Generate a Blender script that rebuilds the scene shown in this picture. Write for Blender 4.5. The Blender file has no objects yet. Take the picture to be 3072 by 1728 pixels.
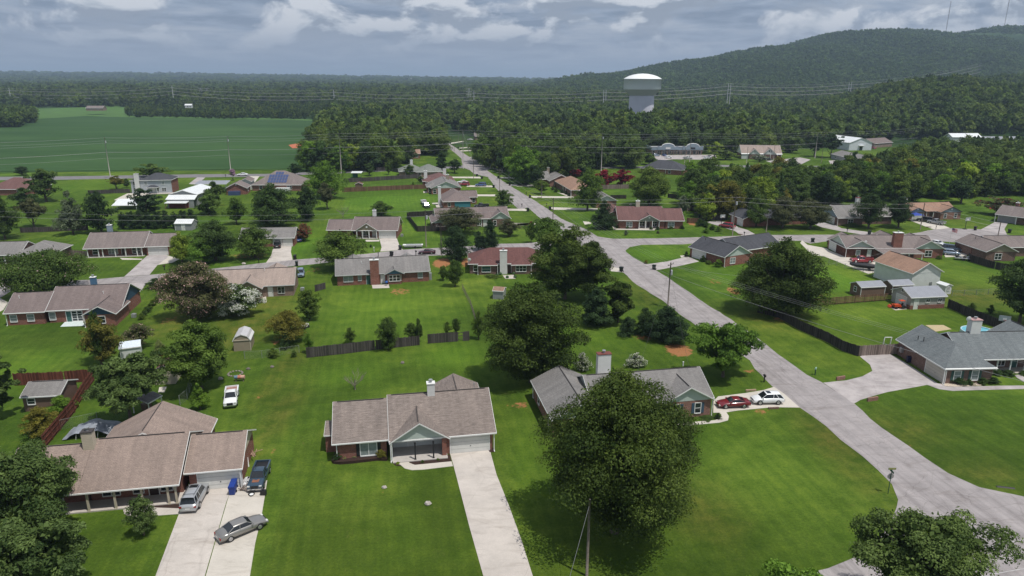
import bpy, math, random
import numpy as np
from mathutils import Vector, Matrix
C = bpy.context.scene.collection
SC = bpy.context.scene
# ---------------------------------------------------------------- camera
F = 2099.; CX = 1536.; CY = 864.; PT = math.atan(617 / 2099); RO = math.radians(.25); H = 44.
cp, sp, cr, sr = math.cos(PT), math.sin(PT), math.cos(RO), math.sin(RO)
FW = np.array([0, cp, -sp]); RT0 = np.array([1., 0, 0]); UP0 = np.array([0, sp, cp])
RI = cr * RT0 + sr * UP0; UP = -sr * RT0 + cr * UP0
cam = bpy.data.cameras.new('camera'); camo = bpy.data.objects.new('camera', cam); C.objects.link(camo)
cam.sensor_width = 36; cam.lens = 36 * F / 3072; cam.clip_start = 1; cam.clip_end = 40000
camo.location = (0, 0, H); camo.rotation_euler = Matrix((RI, UP, -FW)).transposed().to_euler()
SC.camera = camo
# ---------------------------------------------------------------- sky and sun
SUN_EL, SUN_AZ = math.radians(68), math.atan2(-.62, .78)     # direction towards the sun (x, y)
w = bpy.data.worlds.new('World'); SC.world = w; w.use_nodes = True
nt = w.node_tree; nt.nodes.clear(); N = nt.nodes.new; L = nt.links.new
out = N('ShaderNodeOutputWorld'); bg = N('ShaderNodeBackground'); bg.inputs[1].default_value = .1
sky = N('ShaderNodeTexSky'); sky.sky_type = 'NISHITA'; sky.sun_disc = False; sky.sun_elevation = SUN_EL
sky.sun_rotation = math.pi / 2 - SUN_AZ; sky.air_density = 1.2; sky.dust_density = 2.5
tc = N('ShaderNodeTexCoord'); sx = N('ShaderNodeSeparateXYZ'); L(tc.outputs['Generated'], sx.inputs[0])
zz = N('ShaderNodeMath'); zz.operation = 'MAXIMUM'; L(sx.outputs[2], zz.inputs[0]); zz.inputs[1].default_value = 0.0
za = N('ShaderNodeMath'); za.operation = 'ADD'; L(zz.outputs[0], za.inputs[0]); za.inputs[1].default_value = .06
dv = N('ShaderNodeVectorMath'); dv.operation = 'DIVIDE'; cb = N('ShaderNodeCombineXYZ')
L(za.outputs[0], cb.inputs[0]); L(za.outputs[0], cb.inputs[1]); L(za.outputs[0], cb.inputs[2])
L(tc.outputs['Generated'], dv.inputs[0]); L(cb.outputs[0], dv.inputs[1])
mp = N('ShaderNodeMapping'); L(dv.outputs[0], mp.inputs[0]); mp.inputs['Scale'].default_value = (1, .8, .5); mp.inputs['Location'].default_value = (3.1, .4, 0)
n1 = N('ShaderNodeTexNoise'); n1.inputs['Scale'].default_value = 1.5; n1.inputs['Detail'].default_value = 9; n1.inputs['Roughness'].default_value = .55; n1.inputs['Distortion'].default_value = .25
n2 = N('ShaderNodeTexNoise'); n2.inputs['Scale'].default_value = 1.6; n2.inputs['Detail'].default_value = 12; n2.inputs['Roughness'].default_value = .58; n2.inputs['Distortion'].default_value = .35
mp2 = N('ShaderNodeMapping'); L(tc.outputs['Generated'], mp2.inputs[0]); mp2.inputs['Scale'].default_value = (5.5, 5.5, 11); mp2.inputs['Location'].default_value = (.7, .2, .35)
L(mp.outputs[0], n1.inputs['Vector']); L(mp2.outputs[0], n2.inputs['Vector'])
r1 = N('ShaderNodeValToRGB'); e = r1.color_ramp.elements
e[0].position = .38; e[0].color = (2.1, 2.7, 3.9, 1); e[1].position = .64; e[1].color = (4.4, 4.9, 5.9, 1)
m_ = e.new(.5); m_.color = (3.1, 3.8, 5.1, 1)
L(n1.outputs[0], r1.inputs[0])
r2 = N('ShaderNodeValToRGB'); e = r2.color_ramp.elements; e[0].position = .45; e[0].color = (0, 0, 0, 1); e[1].position = .535; e[1].color = (1, 1, 1, 1)
L(n2.outputs[0], r2.inputs[0])
hz = N('ShaderNodeMapRange'); L(sx.outputs[2], hz.inputs[0]); hz.inputs[1].default_value = .015; hz.inputs[2].default_value = .07
mu = N('ShaderNodeMath'); mu.operation = 'MULTIPLY'; L(r2.outputs[0], mu.inputs[0]); L(hz.outputs[0], mu.inputs[1])
n3 = N('ShaderNodeTexNoise'); n3.inputs['Scale'].default_value = 1.6; n3.inputs['Detail'].default_value = 5; n3.inputs['Roughness'].default_value = .5; n3.inputs['Distortion'].default_value = .35
mp3 = N('ShaderNodeMapping'); L(mp2.outputs[0], mp3.inputs[0]); mp3.inputs['Location'].default_value = (-.05, 0, .16); L(mp3.outputs[0], n3.inputs['Vector'])
df = N('ShaderNodeMath'); df.operation = 'SUBTRACT'; L(n2.outputs[0], df.inputs[0]); L(n3.outputs[0], df.inputs[1])
r3 = N('ShaderNodeValToRGB'); e = r3.color_ramp.elements; e[0].position = .0; e[0].color = (3.0, 3.5, 4.5, 1); e[1].position = .10; e[1].color = (7.0, 7.3, 8.0, 1); q_ = e.new(.045); q_.color = (5.2, 5.7, 6.6, 1)
ao = N('ShaderNodeMath'); ao.operation = 'ADD'; L(df.outputs[0], ao.inputs[0]); ao.inputs[1].default_value = .02; L(ao.outputs[0], r3.inputs[0])
mx = N('ShaderNodeMixRGB'); L(mu.outputs[0], mx.inputs[0]); L(r1.outputs[0], mx.inputs[1]); L(r3.outputs[0], mx.inputs[2])
# calm grey-blue band low over the land
hb = N('ShaderNodeMapRange'); L(sx.outputs[2], hb.inputs[0]); hb.inputs[1].default_value = .0; hb.inputs[2].default_value = .10; hb.inputs[3].default_value = .9; hb.inputs[4].default_value = 0; hb.interpolation_type = 'SMOOTHSTEP'
mx2 = N('ShaderNodeMixRGB'); L(hb.outputs[0], mx2.inputs[0]); L(mx.outputs[0], mx2.inputs[1]); mx2.inputs[2].default_value = (3.3, 4.0, 5.4, 1)
mx3 = N('ShaderNodeMixRGB'); mx3.inputs[0].default_value = .88; L(sky.outputs[0], mx3.inputs[1]); L(mx2.outputs[0], mx3.inputs[2])
L(mx3.outputs[0], bg.inputs[0]); L(bg.outputs[0], out.inputs[0])
sun = bpy.data.lights.new('sun', 'SUN'); suno = bpy.data.objects.new('sun', sun); C.objects.link(suno)
sun.energy = 3.9; sun.angle = math.radians(.53); sun.color = (1, .96, .9)
sd = Vector((math.cos(SUN_EL) * math.cos(SUN_AZ), math.cos(SUN_EL) * math.sin(SUN_AZ), math.sin(SUN_EL)))
suno.rotation_euler = sd.to_track_quat('Z', 'Y').to_euler(); suno.location = (0, 0, 300)
SC.view_settings.view_transform = 'Standard'; SC.view_settings.look = 'None'; SC.view_settings.exposure = 0; SC.view_settings.gamma = 1
SC.cycles.max_bounces = 5; SC.cycles.diffuse_bounces = 3; SC.cycles.glossy_bounces = 2; SC.cycles.transmission_bounces = 2
SC.cycles.transparent_max_bounces = 8; SC.cycles.volume_bounces = 0
# ---------------------------------------------------------------- survey: where a sight line meets a level
REG = {'1a': (0, 1150, .3989), '1b': (900, 1050, .468), '1c': (1500, 1050, .468), '1d': (2072, 1050, .468), '1e': (0, 750, .3451), '1f': (700, 750, .3451), '1g': (1450, 750, .3451), '1h': (2272, 750, .3451),
 '2a': (0, 480, .276), '2b': (500, 480, .276), '2c': (1000, 480, .276), '2d': (1550, 450, .276), '2e': (2050, 500, .276), '2f': (2472, 500, .276), '2g': (1200, 350, .2329), '2h': (1700, 350, .2717),
 '3a': (2300, 350, .2997), '3b': (0, 180, .3882), '3c': (900, 180, .3882), '3d': (1800, 180, .2717), '3e': (2300, 0, .2997),
 '4a': (0, 1250, .276), '4b': (500, 1350, .2071), '4c': (950, 1150, .2135), '4d': (1550, 1050, .3494), '4e': (2600, 900, .207), '4f': (600, 950, .207), '4g': (2600, 1350, .138), 'V': (0, 0, 1.1925)}
def px(r, u, v):
    a, b, s = REG[r]; return a + u * s, b + v * s
def ray(r, u, v):
    x, y = px(r, u, v); return FW + RI * ((x - CX) / F) - UP * ((y - CY) / F)
def g(r, u, v, z=0.):
    d = ray(r, u, v); t = (z - H) / d[2]; return Vector((d[0] * t, d[1] * t, z))
def proj(P):
    q = np.array(P) - np.array([0, 0, H]); ww = q @ FW; return CX + F * (q @ RI) / ww, CY - F * (q @ UP) / ww
# ---------------------------------------------------------------- objects
def tag(o, label=None, cat=None, group=None, kind=None):
    if label: o['label'] = label
    if cat: o['category'] = cat
    if group: o['group'] = group
    if kind: o['kind'] = kind
    return o
def empty(name, label, cat, loc=(0, 0, 0), rz=0., group=None):
    o = bpy.data.objects.new(name, None); C.objects.link(o); o.location = loc; o.rotation_euler = (0, 0, rz)
    o.empty_display_size = .5
    return tag(o, label, cat, group)
def copy_tree(o, parent=None):
    c = o.copy(); C.objects.link(c)
    if parent: c.parent = parent
    for ch in list(o.children): copy_tree(ch, c)
    return c
class MB:
    def __init__(s): s.v = []; s.f = []
    def poly(s, pts):
        n = len(s.v); s.v += [tuple(p) for p in pts]; s.f.append(list(range(n, n + len(pts))))
    def hexa(s, p):      # 8 points: bottom ring 0-3, top ring 4-7
        n = len(s.v); s.v += [tuple(q) for q in p]
        for a in ((0, 3, 2, 1), (4, 5, 6, 7), (0, 1, 5, 4), (1, 2, 6, 5), (2, 3, 7, 6), (3, 0, 4, 7)): s.f.append([n + i for i in a])
    def box(s, x0, x1, y0, y1, z0, z1):
        s.hexa([(x0, y0, z0), (x1, y0, z0), (x1, y1, z0), (x0, y1, z0), (x0, y0, z1), (x1, y0, z1), (x1, y1, z1), (x0, y1, z1)])
    def obox(s, o, u, n_, u0, u1, d0, d1, z0, z1):   # box along a wall: u along, n outwards
        P = lambda a, b, z: (o[0] + u[0] * a + n_[0] * b, o[1] + u[1] * a + n_[1] * b, z)
        s.hexa([P(u0, d1, z0), P(u1, d1, z0), P(u1, d0, z0), P(u0, d0, z0), P(u0, d1, z1), P(u1, d1, z1), P(u1, d0, z1), P(u0, d0, z1)])
    def prism(s, pts, z0, z1):
        n = len(pts); b = len(s.v)
        s.v += [(p[0], p[1], z0) for p in pts] + [(p[0], p[1], z1) for p in pts]
        s.f.append([b + i for i in range(n)][::-1]); s.f.append([b + n + i for i in range(n)])
        for i in range(n): j = (i + 1) % n; s.f.append([b + i, b + j, b + n + j, b + n + i])
    def tube(s, pts, rad, n=8, cap=True):
        pts = [Vector(p) for p in pts]; rings = []
        for i, p in enumerate(pts):
            d = (pts[min(i + 1, len(pts) - 1)] - pts[max(i - 1, 0)]).normalized()
            a = d.cross(Vector((0, 0, 1)) if abs(d.z) < .9 else Vector((1, 0, 0))).normalized(); b = d.cross(a)
            r = rad[i] if isinstance(rad, (list, tuple)) else rad
            base = len(s.v)
            for k in range(n):
                t = 2 * math.pi * k / n; s.v.append(tuple(p + a * (r * math.cos(t)) + b * (r * math.sin(t))))
            rings.append(base)
        for i in range(len(rings) - 1):
            for k in range(n):
                j = (k + 1) % n; s.f.append([rings[i] + k, rings[i] + j, rings[i + 1] + j, rings[i + 1] + k])
        if cap: s.f.append([rings[0] + k for k in range(n)]); s.f.append([rings[-1] + k for k in range(n)][::-1])
    def lathe(s, prof, c=(0, 0), n=24):
        base = len(s.v)
        for r, z in prof:
            for k in range(n): t = 2 * math.pi * k / n; s.v.append((c[0] + r * math.cos(t), c[1] + r * math.sin(t), z))
        for i in range(len(prof) - 1):
            for k in range(n):
                j = (k + 1) % n; s.f.append([base + i * n + k, base + i * n + j, base + (i + 1) * n + j, base + (i + 1) * n + k])
    def blob(s, c, r, seg=10, rng=None, amp=0.):
        base = len(s.v); m = seg // 2
        for i in range(m + 1):
            ph = math.pi * i / m
            for k in range(seg):
                t = 2 * math.pi * k / seg; q = 1 + (rng.uniform(-amp, amp) if rng else 0)
                s.v.append((c[0] + r[0] * q * math.sin(ph) * math.cos(t), c[1] + r[1] * q * math.sin(ph) * math.sin(t), c[2] + r[2] * q * math.cos(ph)))
        for i in range(m):
            for k in range(seg):
                j = (k + 1) % seg; s.f.append([base + i * seg + k, base + (i + 1) * seg + k, base + (i + 1) * seg + j, base + i * seg + j])
    def build(s, name, mat, parent=None, smooth=False, loc=None, rz=0., uv=True):
        me = bpy.data.meshes.new(name); me.from_pydata(s.v, [], s.f)
        if mat: me.materials.append(mat)
        if uv and len(s.f) < 5000:
            ul = me.uv_layers.new(name='UVMap'); dat = [0.] * (2 * len(me.loops))
            for p in me.polygons:
                n = p.normal
                u = Vector((-n.y, n.x, 0))
                if u.length < .05: u = Vector((1, 0, 0))
                u.normalize(); v_ = n.cross(u)
                for li in p.loop_indices:
                    q = me.vertices[me.loops[li].vertex_index].co; dat[2 * li] = q.dot(u); dat[2 * li + 1] = q.dot(v_)
            ul.data.foreach_set('uv', dat)
        if smooth: me.polygons.foreach_set('use_smooth', [True] * len(me.polygons))
        o = bpy.data.objects.new(name, me); C.objects.link(o)
        if parent: o.parent = parent
        if loc is not None: o.location = loc
        o.rotation_euler = (0, 0, rz)
        return o
# ---------------------------------------------------------------- materials
M = {}
def newmat(name):
    m = bpy.data.materials.new(name); m.use_nodes = True; t = m.node_tree; t.nodes.clear()
    o = t.nodes.new('ShaderNodeOutputMaterial'); b = t.nodes.new('ShaderNodeBsdfPrincipled'); t.links.new(b.outputs[0], o.inputs[0])
    return m, t, b
def rgb(c, k=1.): return (c[0] * k, c[1] * k, c[2] * k, 1)
def noise(t, vec, scale, detail=4, rough=.55, dist=0.):
    n = t.nodes.new('ShaderNodeTexNoise'); n.inputs['Scale'].default_value = scale; n.inputs['Detail'].default_value = detail
    n.inputs['Roughness'].default_value = rough; n.inputs['Distortion'].default_value = dist
    if vec: t.links.new(vec, n.inputs['Vector'])
    return n.outputs[0]
def ramp(t, fac, stops):
    r = t.nodes.new('ShaderNodeValToRGB'); e = r.color_ramp.elements
    e[0].position, e[0].color = stops[0][0], rgb(stops[0][1]); e[1].position, e[1].color = stops[-1][0], rgb(stops[-1][1])
    for p, c in stops[1:-1]: q = e.new(p); q.color = rgb(c)
    t.links.new(fac, r.inputs[0]); return r.outputs[0]
def mapping(t, src, sc):
    m = t.nodes.new('ShaderNodeMapping'); m.inputs['Scale'].default_value = sc; t.links.new(src, m.inputs[0]); return m.outputs[0]
def coords(t, kind): return t.nodes.new('ShaderNodeTexCoord').outputs[kind]
def mixc(t, fac, a, b, mode='MIX'):
    m = t.nodes.new('ShaderNodeMixRGB'); m.blend_type = mode
    for i, q in ((0, fac), (1, a), (2, b)):
        if isinstance(q, (int, float)): m.inputs[i].default_value = q
        elif isinstance(q, tuple): m.inputs[i].default_value = rgb(q) if len(q) == 3 else q
        else: t.links.new(q, m.inputs[i])
    return m.outputs[0]
def plain(name, col, rough=.6, var=.12, scale=3., metal=0., spec=.4, coat=0.):
    if name in M: return M[name]
    m, t, b = newmat(name); c = coords(t, 'Object')
    n = noise(t, c, scale, 5, .6)
    t.links.new(ramp(t, n, [(.3, tuple(x * (1 - var) for x in col)), (.7, tuple(min(1, x * (1 + var)) for x in col))]), b.inputs['Base Color'])
    b.inputs['Roughness'].default_value = rough; b.inputs['Metallic'].default_value = metal; b.inputs['Specular IOR Level'].default_value = spec
    b.inputs['Coat Weight'].default_value = coat; b.inputs['Coat Roughness'].default_value = .08
    M[name] = m; return m
def shingle(name, col, patch=.22, warm=0.):
    if name in M: return M[name]
    m, t, b = newmat(name); u = coords(t, 'UV')
    a = noise(t, mapping(t, u, (1.1, 5.5, 1)), 1.0, 2, .5)
    f = noise(t, mapping(t, u, (5, 9, 1)), 1.6, 2, .5)
    big = noise(t, mapping(t, u, (.25, .10, 1)), 1.3, 4, .6)
    st = noise(t, mapping(t, u, (.9, .06, 1)), 1.6, 4, .7)
    c = ramp(t, a, [(.32, tuple(x * (1 - patch) for x in col)), (.5, col), (.68, (col[0] * (1 + patch) + warm, col[1] * (1 + patch), col[2] * (1 + patch)))])
    c = mixc(t, .55, c, ramp(t, f, [(.3, (.6, .6, .6)), (.7, (1.35, 1.35, 1.35))]), 'MULTIPLY')
    c = mixc(t, .5, c, ramp(t, big, [(.3, (.72, .72, .72)), (.7, (1.25, 1.22, 1.2))]), 'MULTIPLY')
    c = mixc(t, .45, c, ramp(t, st, [(.35, (.7, .7, .72)), (.6, (1.1, 1.1, 1.1))]), 'MULTIPLY')
    w_ = t.nodes.new('ShaderNodeTexBrick'); t.links.new(u, w_.inputs[0]); w_.inputs['Scale'].default_value = 1; w_.inputs['Brick Width'].default_value = .33
    w_.inputs['Row Height'].default_value = .145; w_.inputs['Mortar Size'].default_value = .012; w_.inputs['Color1'].default_value = (1, 1, 1, 1); w_.inputs['Color2'].default_value = (.8, .8, .8, 1); w_.inputs['Mortar'].default_value = (.55, .55, .55, 1)
    c = mixc(t, .8, c, w_.outputs[0], 'MULTIPLY')
    t.links.new(c, b.inputs['Base Color']); b.inputs['Roughness'].default_value = .9; b.inputs['Specular IOR Level'].default_value = .2
    M[name] = m; return m
def brick(name, col, mortar=(.3, .26, .23)):
    if name in M: return M[name]
    m, t, b = newmat(name); u = coords(t, 'UV')
    w_ = t.nodes.new('ShaderNodeTexBrick'); t.links.new(u, w_.inputs[0]); w_.inputs['Scale'].default_value = 1; w_.inputs['Brick Width'].default_value = .22
    w_.inputs['Row Height'].default_value = .075; w_.inputs['Mortar Size'].default_value = .008; w_.inputs['Bias'].default_value = -.2
    w_.inputs['Color1'].default_value = rgb(col); w_.inputs['Color2'].default_value = rgb(col, .6); w_.inputs['Mortar'].default_value = rgb(mortar)
    n = noise(t, u, 1.2, 5, .65)
    c = mixc(t, .6, w_.outputs[0], ramp(t, n, [(.3, (.65, .65, .65)), (.7, (1.3, 1.3, 1.3))]), 'MULTIPLY')
    t.links.new(c, b.inputs['Base Color']); b.inputs['Roughness'].default_value = .85; b.inputs['Specular IOR Level'].default_value = .2
    M[name] = m; return m
def siding(name, col, period=.2, vertical=False, metal=False):
    if name in M: return M[name]
    m, t, b = newmat(name); u = coords(t, 'UV')
    s = t.nodes.new('ShaderNodeSeparateXYZ'); t.links.new(u, s.inputs[0])
    a = t.nodes.new('ShaderNodeMath'); a.operation = 'DIVIDE'; t.links.new(s.outputs[0 if vertical else 1], a.inputs[0]); a.inputs[1].default_value = period
    f = t.nodes.new('ShaderNodeMath'); f.operation = 'FRACT'; t.links.new(a.outputs[0], f.inputs[0])
    c = ramp(t, f.outputs[0], [(0., tuple(x * .55 for x in col)), (.14, tuple(x * .98 for x in col)), (1., col)])
    n = noise(t, u, .7, 5, .65)
    c = mixc(t, .5, c, ramp(t, n, [(.3, (.8, .8, .78)), (.7, (1.12, 1.12, 1.12))]), 'MULTIPLY')
    t.links.new(c, b.inputs['Base Color']); b.inputs['Roughness'].default_value = .4 if metal else .6
    b.inputs['Specular IOR Level'].default_value = .5 if metal else .3
    M[name] = m; return m
def wood(name, col):
    if name in M: return M[name]
    m, t, b = newmat(name); u = coords(t, 'UV')
    s = t.nodes.new('ShaderNodeSeparateXYZ'); t.links.new(u, s.inputs[0])
    a = t.nodes.new('ShaderNodeMath'); a.operation = 'DIVIDE'; t.links.new(s.outputs[0], a.inputs[0]); a.inputs[1].default_value = .15
    fl = t.nodes.new('ShaderNodeMath'); fl.operation = 'FLOOR'; t.links.new(a.outputs[0], fl.inputs[0])
    wn = t.nodes.new('ShaderNodeTexWhiteNoise'); wn.noise_dimensions = '1D'; t.links.new(fl.outputs[0], wn.inputs['W'])
    f = t.nodes.new('ShaderNodeMath'); f.operation = 'FRACT'; t.links.new(a.outputs[0], f.inputs[0])
    c = ramp(t, wn.outputs[0], [(0, tuple(x * .55 for x in col)), (1, tuple(x * 1.4 for x in col))])
    c = mixc(t, 1., c, ramp(t, f.outputs[0], [(0., (.35, .35, .35)), (.12, (1, 1, 1)), (1., (1, 1, 1))]), 'MULTIPLY')
    n = noise(t, mapping(t, u, (6, 1, 1)), 1, 5, .7)
    c = mixc(t, .6, c, ramp(t, n, [(.3, (.6, .6, .6)), (.7, (1.3, 1.3, 1.3))]), 'MULTIPLY')
    t.links.new(c, b.inputs['Base Color']); b.inputs['Roughness'].default_value = .85; b.inputs['Specular IOR Level'].default_value = .15
    M[name] = m; return m
def concrete(name, col, stain=.25, crack=True, ang=None):
    if name in M: return M[name]
    m, t, b = newmat(name); c0 = coords(t, 'Object')
    n = noise(t, c0, .35, 6, .65); n2 = noise(t, c0, 9, 3, .7); n3 = noise(t, mapping(t, c0, (.15, .5, .3)), 1.4, 5, .7, .8)
    c = ramp(t, n, [(.3, tuple(x * (1 - stain) for x in col)), (.65, tuple(x * (1 + stain * .4) for x in col))])
    c = mixc(t, .35, c, ramp(t, n2, [(.3, (.8, .8, .8)), (.7, (1.15, 1.15, 1.15))]), 'MULTIPLY')
    c = mixc(t, .7, c, ramp(t, n3, [(.32, (.72, .7, .68)), (.48, (1, 1, 1))]), 'MULTIPLY')
    if ang is not None:
        mg = t.nodes.new('ShaderNodeMapping'); mg.vector_type = 'POINT'; mg.inputs['Rotation'].default_value = (0, 0, -ang); t.links.new(c0, mg.inputs[0])
        c = mixc(t, .8, c, ramp(t, noise(t, mapping(t, mg.outputs[0], (.03, 1.1, 1)), 1., 3, .6), [(.33, (.78, .77, .77)), (.5, (1, 1, 1)), (.68, (1.12, 1.11, 1.1))]), 'MULTIPLY')
        c = mixc(t, .9, c, ramp(t, noise(t, mapping(t, mg.outputs[0], (.09, .2, 1)), 1., 6, .75, 1.), [(.36, (.8, .79, .79)), (.40, (1, 1, 1)), (.62, (1, 1, 1)), (.66, (1.13, 1.12, 1.1))]), 'MULTIPLY')
        v2 = t.nodes.new('ShaderNodeTexVoronoi'); v2.feature = 'DISTANCE_TO_EDGE'; v2.inputs['Scale'].default_value = .22; v2.inputs['Randomness'].default_value = 1
        n9 = t.nodes.new('ShaderNodeTexNoise'); n9.inputs['Scale'].default_value = 1.1; n9.inputs['Detail'].default_value = 4; t.links.new(c0, n9.inputs['Vector'])
        t.links.new(mixc(t, .6, c0, n9.outputs[1], 'ADD'), v2.inputs['Vector']); c = mixc(t, .5, c, ramp(t, v2.outputs[0], [(0., (.5, .49, .48)), (.009, (1, 1, 1))]), 'MULTIPLY')
    if crack:
        v = t.nodes.new('ShaderNodeTexVoronoi'); v.feature = 'DISTANCE_TO_EDGE'; v.inputs['Scale'].default_value = .11
        nv = t.nodes.new('ShaderNodeTexNoise'); nv.inputs['Scale'].default_value = .6; t.links.new(c0, nv.inputs['Vector'])
        mm = t.nodes.new('ShaderNodeMixRGB'); mm.inputs[0].default_value = .35; mm.blend_type = 'ADD'; t.links.new(c0, mm.inputs[1]); t.links.new(nv.outputs[1], mm.inputs[2])
        t.links.new(mm.outputs[0], v.inputs['Vector'])
        c = mixc(t, .28, c, ramp(t, v.outputs[0], [(0., (.5, .49, .48)), (.006, (1, 1, 1))]), 'MULTIPLY')
    t.links.new(c, b.inputs['Base Color']); b.inputs['Roughness'].default_value = .9; b.inputs['Specular IOR Level'].default_value = .2
    M[name] = m; return m
def leafmat(name, dark, light, rnd=.0, trans=.22):
    if name in M: return M[name]
    m, t, b = newmat(name)
    at = t.nodes.new('ShaderNodeAttribute'); at.attribute_name = 'tint'
    c = ramp(t, at.outputs['Fac'], [(0., dark), (.5, tuple((a + b_) / 2 for a, b_ in zip(dark, light))), (1., light)])
    oi = t.nodes.new('ShaderNodeObjectInfo')
    c = mixc(t, 1., c, ramp(t, oi.outputs['Random'], [(0., (1 - rnd, 1 - rnd, 1 - rnd * .4)), (.45, (1, 1, 1)), (.8, (1 + rnd * 1.1, 1 + rnd * .55, 1 - rnd * .2)), (1., (1 + rnd * .8, 1 + rnd, 1 + rnd * .2))]), 'MULTIPLY')
    b.inputs['Roughness'].default_value = .6; b.inputs['Specular IOR Level'].default_value = .1
    t.links.new(c, b.inputs['Base Color'])
    tr = t.nodes.new('ShaderNodeBsdfTranslucent'); t.links.new(mixc(t, 1., c, (1.2, 1.35, .6), 'MULTIPLY'), tr.inputs[0])
    ms = t.nodes.new('ShaderNodeMixShader'); ms.inputs[0].default_value = trans
    t.links.new(b.outputs[0], ms.inputs[1]); t.links.new(tr.outputs[0], ms.inputs[2]); t.links.new(ms.outputs[0], t.nodes['Material Output'].inputs[0])
    M[name] = m; return m
GLASS = plain('glass_dark', (.02, .027, .03), .12, .3, 2, spec=.7)
WHITE = plain('white_trim', (.72, .72, .7), .5, .06)
TRIMG = plain('grey_trim', (.45, .46, .45), .5, .06)
DARKV = plain('ridge_dark', (.05, .045, .045), .9)
BLACK = plain('black_plastic', (.015, .015, .017), .5)
METAL = plain('galvanised', (.4, .41, .42), .4, .15, metal=.5)
BARK = plain('bark', (.09, .07, .055), .9, .35, 4)
POLEW = plain('pole_wood', (.16, .135, .115), .85, .3, 5)
CHAR = plain('charcoal', (.02, .018, .018), .6)
# ---------------------------------------------------------------- crowns
def prof(shape, t):
    if shape == 'cone': return np.minimum(1, t * 9) * (1 - t) ** .75 + .02
    if shape == 'oval': return np.sin(np.pi * np.clip(t, 0, 1) ** .85) ** .55
    if shape == 'col': return np.sin(np.pi * np.clip(t, 0, 1) ** .7) ** .35 * (1 - .35 * t)
    if shape == 'vase': return np.sin(np.pi * np.clip(t, 0, 1) ** 1.35) ** .5
    if shape == 'flat': return np.sin(np.pi * np.clip(t, 0, 1) ** 1.0) ** .45
    if shape == 'bell': return np.minimum(1, t * 7) * np.cos(t * np.pi / 2) ** .55
    return np.sin(np.pi * np.clip(t, 0, 1) ** .8) ** .6
def crown(name, seed, R, h0, h1, shape, K, n, ls, mat, parent=None, rc=(.2, .34), flat=.75, lobes=.18, blossom=0., nrand=.5):
    """leafy crown: leaf faces gathered on K clumps spread through an uneven envelope"""
    rs = np.random.RandomState(seed); Hc = h1 - h0
    t = rs.uniform(.03, .97, K * 4); th = rs.uniform(0, 2 * np.pi, K * 4)
    w_ = prof(shape, t); keep = rs.uniform(0, 1, K * 4) < w_ ** 1.3 + .05
    t, th, w_ = t[keep][:K], th[keep][:K], w_[keep][:K]; K = len(t)
    ph = rs.uniform(0, 6.28, 4)
    lob = 1 + lobes * (np.sin(2 * th + ph[0] + 2 * t) + .7 * np.sin(3 * th + ph[1] - 3 * t) + .5 * np.sin(5 * th + ph[2] + 5 * t))
    rad = w_ * R * lob * (1 - .62 * rs.uniform(0, 1, K) ** 2.2)
    rcl = R * rs.uniform(rc[0], rc[1], K) * (.55 + .45 * w_)
    rad = np.maximum(0, rad - rcl * .75)
    cen = np.stack([rad * np.cos(th), rad * np.sin(th), h0 + t * Hc], 1)
    cen[:, 2] = np.minimum(cen[:, 2], h1 - rcl * flat * .8)
    ctint = rs.uniform(-.3, .3, K)
    pr = rcl ** 2; pr /= pr.sum(); idx = rs.choice(K, n, p=pr)
    d = rs.normal(size=(n, 3)); d /= np.linalg.norm(d, axis=1)[:, None]
    d[:, 2] = np.where(d[:, 2] < -.25, -d[:, 2], d[:, 2])
    rr = rcl[idx] * rs.uniform(.62, 1.12, n) * (1 + .18 * np.sin(5 * d[:, 0] + 3 * idx) * np.cos(6 * d[:, 1] + idx))
    pos = cen[idx] + d * rr[:, None] * np.array([1, 1, flat])
    inner = rs.uniform(0, 1, n) < .13
    pos[inner] = cen[idx[inner]] * np.array([.6, .6, 1]) + rs.normal(size=(inner.sum(), 3)) * rcl[idx[inner], None] * .4
    nr = d * .9 + rs.normal(size=(n, 3)) * nrand + np.array([0, 0, .25]); nr /= np.linalg.norm(nr, axis=1)[:, None]
    a = np.cross(nr, rs.normal(size=(n, 3))); a /= np.linalg.norm(a, axis=1)[:, None] + 1e-9; b = np.cross(nr, a)
    s = ls * rs.uniform(.55, 1.35, n)[:, None]; s[inner] *= 2.2
    bend = nr * s * .22
    V = np.stack([pos - a * s, pos - b * s * .55 + bend, pos + a * s, pos + b * s * .55 + bend], 1).reshape(-1, 3)
    V[:, 2] = np.maximum(V[:, 2], .05)
    me = bpy.data.meshes.new(name); me.vertices.add(4 * n); me.vertices.foreach_set('co', V.astype(np.float32).ravel())
    me.loops.add(4 * n); me.loops.foreach_set('vertex_index', np.arange(4 * n, dtype=np.int32))
    me.polygons.add(n); me.polygons.foreach_set('loop_start', np.arange(0, 4 * n, 4, dtype=np.int32)); me.polygons.foreach_set('loop_total', np.full(n, 4, dtype=np.int32))
    ti = np.clip(.5 + ctint[idx] + rs.normal(0, .12, n), 0, 1)
    at = me.attributes.new('tint', 'FLOAT', 'POINT'); at.data.foreach_set('value', np.repeat(ti, 4).astype(np.float32))
    me.update(); me.validate()
    if isinstance(mat, (list, tuple)):
        me.materials.append(mat[0]); me.materials.append(mat[1])
        fl = (rs.uniform(0, 1, n) < blossom * (.3 + 1.2 * (rs.uniform(0, 1, K) > .35)[idx])) & (~inner)
        me.polygons.foreach_set('material_index', fl.astype(np.int32))
    else: me.materials.append(mat)
    me['cen'] = [float(x) for x in cen[:40].ravel()]
    o = bpy.data.objects.new('crown', me); C.objects.link(o)
    if parent: o.parent = parent
    return o
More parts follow.
